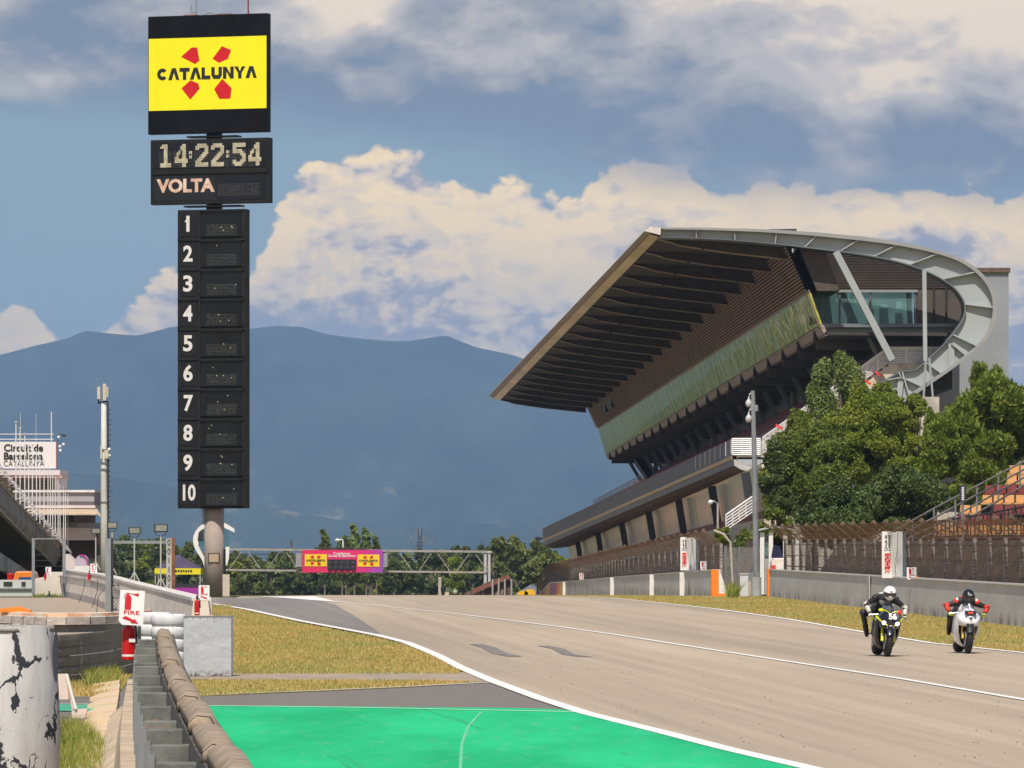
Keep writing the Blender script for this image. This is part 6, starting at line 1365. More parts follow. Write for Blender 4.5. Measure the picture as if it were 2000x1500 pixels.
rt = root('loudspeaker', 'small dark loudspeaker on the far tip of the balcony', 'loudspeaker', tuple(P(1056, 1050, 596))); mb = MB(); mb.loft([[Vector((x, y, z)) for x, y, z in ((-.5, 0, -.4), (-.5, .4, -.4), (-.5, .4, .1), (-.5, 0, .1))], [Vector((x, y, z)) for x, y, z in ((.2, .1, -.2), (.2, .3, -.2), (.2, .3, 0), (.2, .1, 0))]]); mb.build('horn', DARK, rt)
# ================================================================== TREES
def m_leaf(name, a, b_, c, tr=.25, sc=.6):
    m, t, b = newmat(name); co = objco(t); n = noise(t, co, sc, 3, .6); n2 = noise(t, co, 5.0, 2, .6)
    col = mix(t, n.step(.35, .65), a, b_); col = mix(t, n2.step(.52, .72)*.8, col, c)
    t.links.new(col.o, b.inputs['Base Color']); b.inputs['Roughness'].default_value = .5; b.inputs['Specular IOR Level'].default_value = .35
    tl = t.nodes.new('ShaderNodeBsdfTranslucent'); t.links.new(col.o, tl.inputs[0]); mx = t.nodes.new('ShaderNodeMixShader'); mx.inputs[0].default_value = tr
    out = t.nodes['Material Output']; t.links.new(b.outputs[0], mx.inputs[1]); t.links.new(tl.outputs[0], mx.inputs[2]); t.links.new(mx.outputs[0], out.inputs[0]); return m
LF_Y = m_leaf('leaf_yellowgreen', (.17, .225, .020), (.27, .32, .035), (.42, .44, .08), .4)
LF_O = m_leaf('leaf_olive', (.115, .155, .022), (.18, .22, .032), (.30, .32, .07), .35)
LF_P = m_leaf('leaf_poplar', (.12, .17, .035), (.18, .23, .055), (.34, .36, .15))
LF_D = m_leaf('leaf_dark', (.06, .095, .02), (.095, .135, .028), (.17, .20, .06))
LF_N = m_leaf('pine_needles', (.12, .165, .016), (.18, .23, .024), (.38, .40, .08), .3)
LF_F = m_leaf('leaf_far', (.12, .15, .035), (.18, .21, .05), (.25, .27, .09), .2, .25)
LF_F2 = m_leaf('leaf_far_dark', (.075, .105, .028), (.115, .15, .036), (.17, .20, .07), .2, .25)
BARK = mat('bark', (.16, .13, .10), .9, .25, 4, stretch=(1, 1, .3), bmp=.5)
def leaves(name, m, parent, blobs, n, size, asp=1.5, seed=1, up=0.0, shell=.35, needle=False, drift=(0, 0, 0)):
    rg = np.random.RandomState(seed); B = np.array(blobs, float); vol = (B[:, 3]*B[:, 4]*B[:, 5])**(2/3.); bi = rg.choice(len(B), n, p=vol/vol.sum())
    dr = rg.normal(size=(n, 3)); dr /= np.linalg.norm(dr, axis=1)[:, None]
    r = shell+(1-shell)*rg.rand(n)**.7; r *= 1+.16*rg.normal(size=n)*(rg.rand(n) < .35)
    C = B[bi, :3]+dr*B[bi, 3:6]*r[:, None]
    ax = rg.normal(size=(n, 3))+dr*(1.4 if needle else .3)+np.array([0, 0, up])+np.array(drift); ax /= np.linalg.norm(ax, axis=1)[:, None]
    nr = rg.normal(size=(n, 3))+dr*.8; bx = np.cross(ax, nr); bx /= np.linalg.norm(bx, axis=1)[:, None]+1e-9
    s = size*(.6+.8*rg.rand(n)); a = ax*(s*asp)[:, None]; b_ = bx*s[:, None]*.5
    V = np.empty((n, 4, 3)); V[:, 0] = C-a*.5; V[:, 1] = C-a*.05+b_; V[:, 2] = C+a*.5; V[:, 3] = C-a*.05-b_
    V += (rg.rand(n, 1, 1)-.5)*0
    me = bpy.data.meshes.new(name); me.vertices.add(4*n); me.vertices.foreach_set('co', V.reshape(-1)); me.loops.add(4*n); me.loops.foreach_set('vertex_index', np.arange(4*n, dtype=np.int32))
    me.polygons.add(n); me.polygons.foreach_set('loop_start', np.arange(0, 4*n, 4, dtype=np.int32)); me.polygons.foreach_set('loop_total', np.full(n, 4, dtype=np.int32)); me.update(); me.materials.append(m)
    o = bpy.data.objects.new(name, me); COL.objects.link(o)
    if parent: o.parent = parent
    return o
def blobset(w, h, dep, n, seed, r0=.28, r1=.42, z0=0.0, cone=0.0):
    rg = random.Random(seed); out = []
    for i in range(n):
        u = rg.random(); z = z0+h*(.08+.86*u); ww = (1-cone*u)*math.sqrt(max(.12, 1-abs(2*u-1)**2.4)); a = rg.uniform(0, 2*math.pi); q = math.sqrt(rg.random())*.78
        r = rg.uniform(r0, r1); out.append((w/2*ww*q*math.cos(a), dep/2*ww*q*math.sin(a), z, w/2*r*(.6+.5*ww), dep/2*r, w/2*r*rg.uniform(.55, .9)))
    for i in range(int(n*2.0)):                          # sprigs breaking the outline
        b_ = out[rg.randrange(n)]; a = rg.uniform(0, 2*math.pi); e = rg.uniform(-.2, 1.0); r = w/2*rg.uniform(.05, .11)
        out.append((b_[0]+b_[3]*1.0*math.cos(a)*math.sqrt(max(0, 1-e*e)), b_[1]+b_[4]*math.sin(a)*math.sqrt(max(0, 1-e*e)), b_[2]+b_[5]*1.12*e, r, r, r*rg.uniform(1.6, 3.0)))
    return out
def tree(name, label, px, pyt, wpx, d, m, n, size, seed, pyb=None, dep=None, trunk=.18, nb=16, group=None, cone=0.0, r0=.28, r1=.42, path=None, **k):
    g = GZ(d); w = wpx/F*d; top_ = PZ(pyt, d)-g; rt = root(name, label, 'tree', (PX(px, d), d, g), group=group); dep = dep or w
    zb = (PZ(pyb, d)-g) if pyb else top_*.12
    bl = blobset(w, top_-zb, dep, nb, seed, r0, r1, zb, cone)
    if path:                                              # a plume: blobs strung along a leaning line
        rg = random.Random(seed); bl = []; pp_ = along([Vector((PX(a, d)-PX(px, d), 0, PZ(b_, d)-g)) for a, b_, _ in path], nb); ws = interp([(i/(len(path)-1), path[i][2]) for i in range(len(path))])
        for i, q_ in enumerate(pp_):
            r = ws(i/nb)/F*d*rg.uniform(.8, 1.1); bl.append((q_.x+rg.uniform(-.3, .3)*r, rg.uniform(-.4, .4)*r, q_.z, r*rg.uniform(.8, 1.1), r, r*rg.uniform(.9, 1.3)))

    leaves('crown', m, rt, bl, n, size, seed=seed, **k)
    mb = MB(); mb.tube([(0, 0, -.2), (.1*trunk, 0, top_*.35), (.3*trunk, 0, top_*.85)], [trunk, trunk*.7, trunk*.2], 8)
    for b_ in bl[:8]: mb.tube([(0, 0, max(.3, b_[2]*.45)), (b_[0]*.5, b_[1]*.5, b_[2]*.8), (b_[0], b_[1], b_[2])], [trunk*.45, trunk*.25, trunk*.08], 5)
    mb.build('trunk', BARK, rt); return rt
# right-hand clump, each tree its own
RT = [
 ('poplar', 'wind-blown poplar with pale leaf tips, left of the pair before the gable', 1640, 700, 86, 311, LF_P, 34000, .10, 11, dict(pyb=880, nb=15, path=[(1612, 712, 15), (1600, 745, 26), (1605, 800, 32), (1620, 850, 34), (1630, 900, 30)], shell=.2, up=-.3)),
 ('poplar', 'taller wind-blown poplar right of the pair before the gable', 1700, 688, 92, 312, LF_P, 38000, .10, 12, dict(pyb=860, nb=17, path=[(1640, 697, 16), (1652, 715, 26), (1662, 760, 36), (1682, 800, 38), (1700, 850, 36)], shell=.2, up=-.3)),
 ('broadleaf_tree', 'olive green tree at the left end of the clump beside the balcony', 1578, 800, 130, 305, LF_O, 66000, .10, 13, dict(pyb=1010, nb=24)),
 ('broadleaf_tree', 'dark glossy leaved tree on the left edge of the clump beside the camera pole', 1520, 860, 86, 296, LF_D, 34000, .10, 14, dict(pyb=1030, nb=16)),
 ('broadleaf_tree', 'yellow-green tree in the middle of the clump with leaves over the stair', 1705, 768, 215, 304, LF_Y, 130000, .095, 15, dict(pyb=960, nb=60, r0=.15, r1=.27)),
 ('broadleaf_tree', 'tall sprigged yellow-green tree right of the middle under the curved beam', 1790, 764, 130, 303, LF_Y, 70000, .095, 16, dict(pyb=950, nb=30, r0=.15, r1=.30)),
 ('broadleaf_tree', 'brownish olive tree low in the centre of the clump', 1590, 835, 200, 299, LF_O, 90000, .10, 17, dict(pyb=1040, nb=26)),
 ('pine_tree', 'large bushy pine with light needle tips at the right edge', 1935, 738, 260, 292, LF_N, 170000, .125, 18, dict(pyb=965, nb=46, needle=True, asp=2.6, up=1.2, r0=.20, r1=.34)),
 ('pine_tree', 'lower dark pine between the large pine and the broadleaf trees', 1825, 812, 130, 288, LF_N, 76000, .115, 19, dict(pyb=990, nb=22, needle=True, asp=2.4, up=1.0)),
 ('pine_tree', 'low pine branch clump behind the handrails under the large pine', 1915, 900, 150, 280, LF_N, 64000, .115, 20, dict(pyb=1010, nb=22, needle=True, asp=2.4, up=1.0)),
 ('broadleaf_tree', 'dark green rounded bush tree behind the fence, centre right', 1765, 925, 190, 272, LF_D, 80000, .10, 21, dict(pyb=1060, nb=26)),
 ('broadleaf_tree', 'dark green bush tree behind the shelter', 1640, 960, 180, 270, LF_D, 66000, .10, 22, dict(pyb=1060, nb=24)),
 ('bush', 'yellow-green bush growing over the end of the far fence', 1412, 1030, 34, 262, LF_Y, 1500, .16, 23, dict(pyb=1070, nb=8, trunk=.05)),
 ('bush', 'green bush behind the camera pole base', 1452, 1040, 70, 262, LF_O, 9000, .14, 24, dict(pyb=1140, nb=16, trunk=.05)),
 ('broadleaf_tree', 'mid green tree between the fence end and the camera pole', 1505, 985, 84, 266, LF_O, 14000, .15, 25, dict(pyb=1100, nb=16)),
 ('broadleaf_tree', 'olive tree behind the small seat stand', 1930, 985, 200, 265, LF_D, 26000, .16, 26, dict(pyb=1080, nb=20)),
]
for nm, lb, px, pyt, w_, d, m_, n, s_, sd, k in RT: tree(nm, lb, px, pyt, w_, d, m_, n, s_, sd, group='trees on the bank in front of the grandstand', **k)
# far band of trees behind the gantry
rg = random.Random(44); i = 0
tops = interp([(150, 1062), (215, 1048), (240, 1040), (262, 1052), (300, 1046), (350, 1062), (372, 1060), (400, 1080), (470, 1085), (560, 1084), (610, 1078), (690, 1066), (760, 1078), (800, 1072), (850, 1075), (900, 1072), (945, 1066), (968, 1060), (1000, 1052), (1040, 1062), (1075, 1060), (1105, 1085), (1180, 1090), (1400, 1092)])
kinds = [('rounded dark green tree in the far belt %s', LF_F2), ('olive green tree in the far belt %s', LF_F), ('light green tree in the far belt %s', LF_Y)]
wh = ['left of the lap tower', 'behind the tent', 'left of the start banner', 'below the start banner', 'right of the start banner', 'near the gantry leg', 'behind the far end of the striped barrier']
def where(x): return wh[0] if x < 290 else wh[1] if x < 430 else wh[2] if x < 580 else wh[3] if x < 740 else wh[4] if x < 880 else wh[5] if x < 985 else wh[6]
for row, (dd, dw) in enumerate(((760, 46), (850, 62))):
    x = 175 if row else 195
    while x < 1150:
        kd = kinds[rg.choice([0, 0, 0, 1, 1, 2] if row == 0 else [0, 1, 0])]; w_ = dw*rg.uniform(.85, 1.25)
        if 975 < x < 1110 and row: kd = kinds[1]
        tree('broadleaf_tree', kd[0] % where(x), x, tops(x)-4+(rg.uniform(0, 6) if row else rg.uniform(4, 20)), w_, dd+rg.uniform(-12, 12), kd[1], 4200, .48, 100+i, pyb=1172, nb=12, trunk=.2, group='far belt of trees behind the gantry')
        i += 1; x += dw*.52
for px, pyt, w_ in ((634, 1034, 30), (692, 1024, 36), (715, 1030, 30), (668, 1056, 20), (735, 1048, 18), (676, 1048, 22)):
    tree('poplar', 'pale poplar rising above the start banner', px, pyt, w_, 742, LF_P, 2600, .42, 300+px, pyb=1150, nb=12, path=[(px-3, pyt+4, 4), (px, pyt+16, w_*.30), (px+2, pyt+45, w_*.42), (px, 1120, w_*.42)], shell=.3, group='poplars above the start banner')
for px, pyt, w_ in ((963, 1047, 50), (1003, 1050, 56), (1044, 1058, 50), (1078, 1062, 36)):
    tree('broadleaf_tree', ['leafy light green tree right of the gantry leg', 'tall light green tree between gantry leg and grandstand', 'light green tree left of the balcony tip', 'low green tree directly under the balcony tip'][(963, 1003, 1044, 1078).index(px)], px, pyt, w_, 735, LF_F, 4200, .5, 400+px, pyb=1165, nb=14, group='far belt of trees behind the gantry')
# far wood out to the left and beyond (reads as one mass; the raked glazing mirrors it)
rgn = np.random.RandomState(9); bl = []
for k in range(200):
    y = rgn.uniform(900, 1700); x = rgn.uniform(-330, -20)*(y/1200); r = rgn.uniform(5, 9); h = rgn.uniform(7, 11); bl.append((x, y, GZ(y)+h*.55, r, r, h*.6))
for q_, (mm, lb) in enumerate(((LF_F2, 'dense far wood of dark evergreen trees beyond the track'), (LF_F, 'lighter green trees mixed into the far wood'))):
    o = leaves('far_wood', mm, None, bl[q_::2], 22000, 1.9, seed=5+q_); tag(o, lb, 'wood', kind='stuff')
# weeds and grass blades
def blades(name, m, pts, h, w, seed, label):
    rg = np.random.RandomState(seed); n = len(pts); Pp = np.array(pts); hh = h*(.5+rg.rand(n)); a = rg.rand(n)*np.pi; lx = rg.normal(size=n)*.35*hh; ly = rg.normal(size=n)*.35*hh
    dx = np.cos(a)*w*(.6+.8*rg.rand(n)); dy = np.sin(a)*w; V = np.empty((n, 3, 3)); V[:, 0] = Pp-np.stack([dx, dy, 0*dx], 1); V[:, 1] = Pp+np.stack([dx, dy, 0*dx], 1); V[:, 2] = Pp+np.stack([lx, ly, hh], 1)
    me = bpy.data.meshes.new(name); me.vertices.add(3*n); me.vertices.foreach_set('co', V.reshape(-1)); me.loops.add(3*n); me.loops.foreach_set('vertex_index', np.arange(3*n, dtype=np.int32)); me.polygons.add(n); me.polygons.foreach_set('loop_start', np.arange(0, 3*n, 3, dtype=np.int32)); me.polygons.foreach_set('loop_total', np.full(n, 3, dtype=np.int32)); me.update(); me.materials.append(m)
    o = bpy.data.objects.new(name, me); COL.objects.link(o); tag(o, label, 'grass', kind='stuff'); return o
def scatter(poly, n, seed, dmin=0):
    rg = random.Random(seed); pp = [G(x, y) for x, y in poly]; tr_ = tri_fill(pp); ar = [((pp[b_]-pp[a]).cross(pp[c]-pp[a])).length/2 for a, b_, c in tr_]; tot = sum(ar); out = []
    for (a, b_, c), A in zip(tr_, ar):
        for _ in range(int(n*A/tot)):
            u, v = rg.random(), rg.random()
            if u+v > 1: u, v = 1-u, 1-v
            q_ = pp[a]+(pp[b_]-pp[a])*u+(pp[c]-pp[a])*v; out.append((q_.x, q_.y, 0.0))
    return out
def m_blade(name, a, b_, c):
    m, t, b = newmat(name); co = objco(t); x, y, z = sep(t, co); n = noise(t, vec(t, x*.35, y*.10), 1.0, 5, .6); n2 = noise(t, vec(t, x*7, y*7), 1.0, 2, .6)
    col = mix(t, n.step(.38, .62), a, b_); col = mix(t, n2.step(.45, .65), col, c); t.links.new(col.o, b.inputs['Base Color']); b.inputs['Roughness'].default_value = .9; b.inputs['Specular IOR Level'].default_value = .05; return m
BLD = m_blade('dry_blades', (.44, .32, .11), (.30, .30, .09), (.54, .39, .16))
lv = scatter([(420, 1183), (480, 1193), (585, 1217), (740, 1247), (795, 1262), (850, 1285), (900, 1311), (897, 1317), (455, 1318), (452, 1182)], 56000, 1)
lv += scatter([(300, 1330), (820, 1331), (935, 1334), (800, 1342), (600, 1351), (400, 1359), (330, 1361)], 16000, 2)
blades('dry_grass', BLD, lv, .045, .008, 3, 'dry yellow grass on the left verge beside the service road')
rv = []
for _ in range(52000):
    y = 100+(232-100)*RNG.random()**1.1; x = Rx(y)+.09+(WBx(y)-.1-Rx(y)-.15)*RNG.random(); rv.append((x, y, 0))
for _ in range(12000):
    y = 225+150*RNG.random(); a = Rx(y)+.15; x = a+(WAx(y)-a)*RNG.random() if y > 234 else a+(WAx(234)-a)*RNG.random(); rv.append((x, y, GZ(y)))
blades('dry_grass', BLD, rv, .045, .010, 4, 'dry yellow grass on the right verge below the concrete barrier')
GRN = m_blade('green_blades', (.13, .19, .03), (.22, .25, .05), (.34, .30, .10))
wd = scatter([(112, 1420), (165, 1425), (200, 1460), (206, 1530), (112, 1530)], 4200, 6)
blades('weeds', GRN, wd, .14, .006, 7, 'tall green weeds between the drum and the sandy slabs')
wd = scatter([(170, 1325), (225, 1318), (232, 1338), (170, 1345)], 1500, 8); blades('weeds', GRN, wd, .20, .010, 8, 'bright green weed tuft below the belt barrier')
wd = scatter([(110, 1330), (245, 1322), (222, 1361), (110, 1361)], 3000, 9); blades('dry_grass', BLD, wd, .07, .010, 9, 'patch of dry grass below the belt barrier')
wd = scatter([(1420, 1168), (1440, 1168), (1440, 1163), (1420, 1163)], 260, 10); blades('weeds', GRN, wd, .5, .03, 11, 'green weeds behind the orange barrier end')
wd = [(PX(px, 231)+RNG.uniform(-.25, .25), 231+RNG.uniform(-1, 1), 0) for px in (75, 80, 100, 108) for _ in range(60)]; blades('weeds', GRN, wd, .12, .02, 12, 'small green weeds at the foot of the beige wall end')
# gravel crumbs in the channel
# ================================================================== MOTORCYCLES AND RIDERS
def skin_body(name, joints, edges, m, parent=None, levels=2, root_i=0):
    me = bpy.data.meshes.new(name); me.from_pydata([j[0] for j in joints], edges, []); me.update(); me.materials.append(m)
    o = bpy.data.objects.new(name, me); COL.objects.link(o)
    if parent: o.parent = parent
    sk = o.modifiers.new('skin', 'SKIN'); sk.use_smooth_shade = True
    for i, j in enumerate(joints):
        r = j[1]; me.skin_vertices[0].data[i].radius = (r, r) if not isinstance(r, tuple) else r
        me.skin_vertices[0].data[i].use_root = (i == root_i)
    sb = o.modifiers.new('sub', 'SUBSURF'); sb.levels = levels; sb.render_levels = levels; return o
TYRE = mat('tyre_rubber', (.018, .017, .017), .7, .1, 4); ALU = flat('alloy', (.35, .35, .36), .35, metal=.8); GOLD = flat('fork_gold', (.62, .36, .03), .3, metal=.6); YEL = flat('lime_yellow', (.66, .70, .01), .35)
def wheel(parent, y, w, r, yaw=0.0):
    mb = MB(); prof = [(r-.10, -w*.42), (r-.05, -w*.5), (r-.018, -w*.36), (r, 0), (r-.018, w*.36), (r-.05, w*.5), (r-.10, w*.42), (r-.10, -w*.42)]
    mb.lathe((0, y, r), prof, 36, 'X'); wh_ = mb.build('wheel', TYRE, parent, smooth=True)
    mb = MB(); mb.lathe((0, y, r), [(r-.105, -w*.3), (r-.09, -w*.3), (r-.09, w*.3), (r-.105, w*.3), (r-.105, -w*.3)], 28, 'X')
    for k in range(5):
        a = 2*math.pi*k/5; mb.bar((0, y, r), (0, y+(r-.1)*math.cos(a), r+(r-.1)*math.sin(a)), .035)
    mb.tube([(-.05, y, r), (.05, y, r)], .05, 12); mb.build('rim', ALU, wh_)
    for s in (-1, 1):
        mb = MB(); mb.lathe((s*w*.55, y, r), [(.10, -.003), (.16, -.003), (.16, .003), (.10, .003), (.10, -.003)], 24, 'X'); mb.build('brake_disc', ALU, wh_)
    return wh_
def bike(name, label, loc, rz, lean, cB, cA, kind):
    rt = root(name, label, 'motorcycle', loc); rt.rotation_mode = 'ZYX'; rt.rotation_euler = (0, lean, rz)
    wheel(rt, 0.0, .125, .30); wheel(rt, 1.42, .19, .315)
    fk = GOLD if kind else YEL
    for s in (-1, 1):
        mb = MB(); mb.tube([(s*.115, .02, .30), (s*.115, .10, .46)], .026, 10); mb.tube([(s*.115, .09, .42), (s*.115, .26, .80)], .026, 10); mb.build('fork', fk, rt)
        mb = MB(); mb.box((s*.105, .09, .36), (.05, .10, .13)); mb.build('brake_caliper', ALU, rt)
    # front mudguard
    mb = MB(); rg_ = []
    for k in range(9):
        a = math.radians(20+k*16); rg_.append([Vector((x, -math.cos(a)*.335+.0, .30+math.sin(a)*.335+dz)) for x, dz in ((-.075, -.02), (-.05, .012), (0, .02), (.05, .012), (.075, -.02))])
    mb.loft(rg_, closed=False); mb.build('mudguard', cB if not kind else BLACK, rt, smooth=True)
    # fairing: lofted nose seen from the front, open below around the wheel
    def ring(y, zt, zb, w_t, w_m, w_b): return [Vector(p) for p in ((0, y, zt), (w_t*.6, y+.01, zt-.01), (w_t, y+.04, zt-.07), (w_m, y+.06, (zt+zb)/2+.03), (w_b, y+.05, zb), (w_b*.5, y+.03, zb-.02), (0, y, zb-.03), (-w_b*.5, y+.03, zb-.02), (-w_b, y+.05, zb), (-w_m, y+.06, (zt+zb)/2+.03), (-w_t, y+.04, zt-.07), (-w_t*.6, y+.01, zt-.01))]
    mb = MB(); mb.loft([ring(-.20, .70, .62, .05, .08, .06), ring(-.15, .76, .58, .10, .16, .13), ring(-.04, .84, .56, .13, .22, .17), ring(.12, .90, .56, .13, .245, .20), ring(.30, .93, .60, .12, .24, .18)]); mb.build('nose_fairing', cB, rt, smooth=True)
    for s in (-1, 1):
        mb = MB(); pr = [[(.205, .05, .74), (.235, .15, .74), (.235, .55, .78)], [(.215, .10, .62), (.25, .25, .60), (.25, .70, .64)], [(.19, .20, .42), (.235, .35, .40), (.24, .80, .44)], [(.12, .34, .22), (.17, .45, .20), (.18, .86, .24)], [(.03, .42, .14), (.06, .50, .13), (.08, .86, .16)]]
        vs = [Vector((s*x, y, z)) for row in pr for x, y, z in row]; fs = [(r*3+c, r*3+c+1, (r+1)*3+c+1, (r+1)*3+c) for r in range(4) for c in range(2)]
        vs2 = [v-Vector((s*.02, -.01, 0)) for v in vs]; mb.add(vs+vs2, fs+[tuple(15+i for i in f[::-1]) for f in fs]+[(0, 3, 18, 15), (3, 6, 21, 18), (6, 9, 24, 21), (9, 12, 27, 24)]); mb.build('side_fairing', cB if kind else cA, rt, smooth=True)
    mb = MB(); mb.loft([[Vector((x, .42, z)) for x, z in ((-.19, .30), (.19, .30), (.19, .68), (-.19, .68))], [Vector((x, .85, z)) for x, z in ((-.18, .25), (.18, .25), (.2, .78), (-.2, .78))]]); mb.build('engine', BLACK, rt)
    mb = MB(); mb.box((0, .36, .52), (.34, .04, .26)); mb.build('radiator', flat('radiator', (.03, .03, .03), .6), rt)
    # windscreen
    m, t, b = newmat('screen_'+name); b.inputs['Base Color'].default_value = (.12, .13, .16, 1) if not kind else (.3, .3, .33, 1); b.inputs['Alpha'].default_value = .75; b.inputs['Roughness'].default_value = .08
    mb = MB(); rows = []
    for k in range(6):
        u = k/5; rows.append([Vector((w_*(1-.35*u), .02+.30*u+abs(w_)*1.1, .86+.17*u-(w_*w_)*1.4)) for w_ in (-.16, -.11, -.05, 0, .05, .11, .16)])
    mb.loft(rows, closed=False); mb.build('windscreen', m, rt, smooth=True)
    # tank, seat, tail
    mb = MB(); mb.loft([[Vector((x*w_, y, z+dz)) for x, dz in ((-1, 0), (-.8, .12), (0, .17), (.8, .12), (1, 0), (.7, -.12), (-.7, -.12))] for y, z, w_ in ((.38, .84, .12), (.52, .86, .17), (.72, .82, .16), (.86, .76, .09))]); mb.build('tank', cB, rt, smooth=True)
    mb = MB(); mb.loft([[Vector((x*w_, y, z+dz)) for x, dz in ((-1, 0), (0, .05), (1, 0), (0, -.08))] for y, z, w_ in ((.84, .76, .12), (1.1, .78, .15), (1.4, .88, .10), (1.62, .95, .04))]); mb.build('tail', cB, rt, smooth=True)
    mb = MB(); mb.bar((0, .85, .38), (0, 1.42, .32), .12, .07); mb.build('swingarm', ALU, rt)
    for s in (-1, 1):
        mb = MB(); mb.tube([(s*.14, .30, .80), (s*.36, .38, .77)], .016, 8); mb.build('handlebar', BLACK, rt)
        mb = MB(); mb.tube([(s*.20, .27, .805), (s*.38, .29, .775)], .009, 6); mb.build('brake_lever', ALU, rt)
        mb = MB(); mb.tube([(s*.16, .95, .42), (s*.27, .95, .41)], .018, 8); mb.build('footpeg', ALU, rt)
    mb = MB(); mb.tube([(.12, .6, .3), (.16, 1.0, .34), (.2, 1.35, .5)], [.03, .04, .055], 10); mb.build('exhaust', ALU, rt)
    return rt
CB = flat('bike_black', (.012, .013, .02), .25, coat=.3); CA_ = flat('bike_charcoal', (.03, .032, .036), .3); CW = flat('bike_white', (.74, .75, .77), .25, coat=.3)
def rider(name, label, loc, rz, lean, suit, suit2, acc, glove, helmet, visor, pose, boot=BLACK):
    rt = root(name, label, 'person', loc); rt.rotation_mode = 'ZYX'; rt.rotation_euler = (0, lean, rz)
    J = pose; nm = list(J.keys()); idx = {k: i for i, k in enumerate(nm)}
    E = [('pel', 'sp1'), ('sp1', 'sp2'), ('sp2', 'chest'), ('chest', 'neck'), ('neck', 'head')]
    for s in 'LR': E += [('chest', 'sh'+s), ('sh'+s, 'ua'+s), ('ua'+s, 'el'+s), ('el'+s, 'wr'+s), ('pel', 'hip'+s), ('hip'+s, 'th'+s), ('th'+s, 'kn'+s), ('kn'+s, 'cf'+s), ('cf'+s, 'an'+s), ('an'+s, 'toe'+s)]
    bd = skin_body('body', [J[k] for k in nm], [(idx[a], idx[b_]) for a, b_ in E], suit, rt, 2, idx['pel'])
    hd = Vector(J['head'][0])+Vector((0, -.05, .03))
    # helmet with visor and chin
    mb = MB(); mb.ball((0, 0, 0), (.128, .155, .138), 24, 16)
    for i, v in enumerate(mb.v):
        x, y, z = v
        if z < -.02 and y < 0: mb.v[i] = (x*.86, y*1.04-.005, z*1.06)
    tl = math.radians(14 if pose is POSE1 else 20); R_ = Matrix.Translation(hd)@Matrix.Rotation(tl, 4, 'X')
    mb.v = [tuple(R_@Vector(v)) for v in mb.v]; he = mb.build('helmet', helmet, rt, smooth=True)
    mb = MB(); rows = []
    for z in np.linspace(-.052, .036, 5):
        row = []
        for a in np.linspace(-72, 72, 15):
            a = math.radians(a); k = math.sqrt(max(.05, 1-(z/.15)**2)); row.append(R_@Vector((math.sin(a)*.133*k, -math.cos(a)*.163*k, z)))
        rows.append(row)
    mb.loft(rows, closed=False); mb.build('visor', visor, he, smooth=True)
    if pose is POSE2: 
        mb = MB(); q_ = [R_@Vector((.035*math.cos(a), -.150+.012*abs(math.cos(a))*0-.0, .078+.012*math.sin(a))) for a in [2*math.pi*k/14 for k in range(15)]]; q_ = [v+Vector((.01, -.012, 0)) for v in q_]; mb.tube(q_, .005, 5); mb.build('helmet_badge', WHITE, he)
    else: mb = MB(); mb.box(R_@Vector((.01, -.152, .07)), (.05, .012, .012)); mb.build('helmet_vent', BLACK, he)
    # hump, suit patches follow the body
    sp = Vector(J['sp2'][0]); ch = Vector(J['chest'][0])
    mb = MB(); mb.ball((ch+sp)/2+Vector((-.02, .12, .09)), (.09, .17, .075), 14, 8); mb.build('back_hump', suit2, rt, smooth=True)
    for s in 'LR':
        el = Vector(J['el'+s][0]); wr = Vector(J['wr'+s][0]); ua = Vector(J['ua'+s][0]); sh = Vector(J['sh'+s][0])
        mb = MB(); mb.tube([ua.lerp(el, .45), el, el.lerp(wr, .35), el.lerp(wr, .85)], [.050, .053, .047, .038], 14); mb.build('sleeve', suit2, rt, smooth=True)
        mb = MB(); mb.ball(sh+(ua-sh)*.45+Vector((0, -.01, .02)), (.070, .070, .064), 14, 9); mb.build('shoulder_pad', acc, rt, smooth=True)
        kn = Vector(J['kn'+s][0]); mb = MB(); mb.ball(kn+Vector((0, -.01, .01)), (.072, .072, .07), 12, 8); mb.build('knee_patch', acc if pose is POSE1 else BLACK, rt, smooth=True)
        an = Vector(J['an'+s][0]); cf = Vector(J['cf'+s][0]); toe = Vector(J['toe'+s][0]); mb = MB(); mb.tube([cf.lerp(an, .35), an, an.lerp(toe, .3)+Vector((0, 0, -.01)), toe], [.056, .048, .045, .034], 12); mb.build('boot', boot, rt, smooth=True)
        # glove: palm, four curled fingers and a thumb round the bar
        sx = -1 if s == 'L' else 1; g = wr; palm = g+Vector((sx*.012, -.045, -.018))
        js = [(tuple(g), .034), (tuple(palm), (.030, .036))]; ed_ = [(0, 1)]
        for k, (ln, off) in enumerate(((.075, -.036), (.085, -.012), (.080, .012), (.064, .034))):
            b0 = palm+Vector((off, -.025, .004)); p1 = b0+Vector((0, -ln*.38, -.012)); p2 = p1+Vector((0, -ln*.10, -ln*.36)); p3 = p2+Vector((0, ln*.28, -ln*.16)); n0 = len(js)
            js += [(tuple(b0), .0115), (tuple(p1), .011), (tuple(p2), .010), (tuple(p3), .009)]; ed_ += [(1, n0), (n0, n0+1), (n0+1, n0+2), (n0+2, n0+3)]
        t0 = palm+Vector((-sx*.034, .005, -.006)); n0 = len(js); js += [(tuple(t0), .013), (tuple(t0+Vector((-sx*.012, -.028, -.022))), .011), (tuple(t0+Vector((0, -.045, -.036))), .010)]; ed_ += [(1, n0), (n0, n0+1), (n0+1, n0+2)]
        skin_body('glove', js, ed_, glove, rt, 1, 1)
    return rt
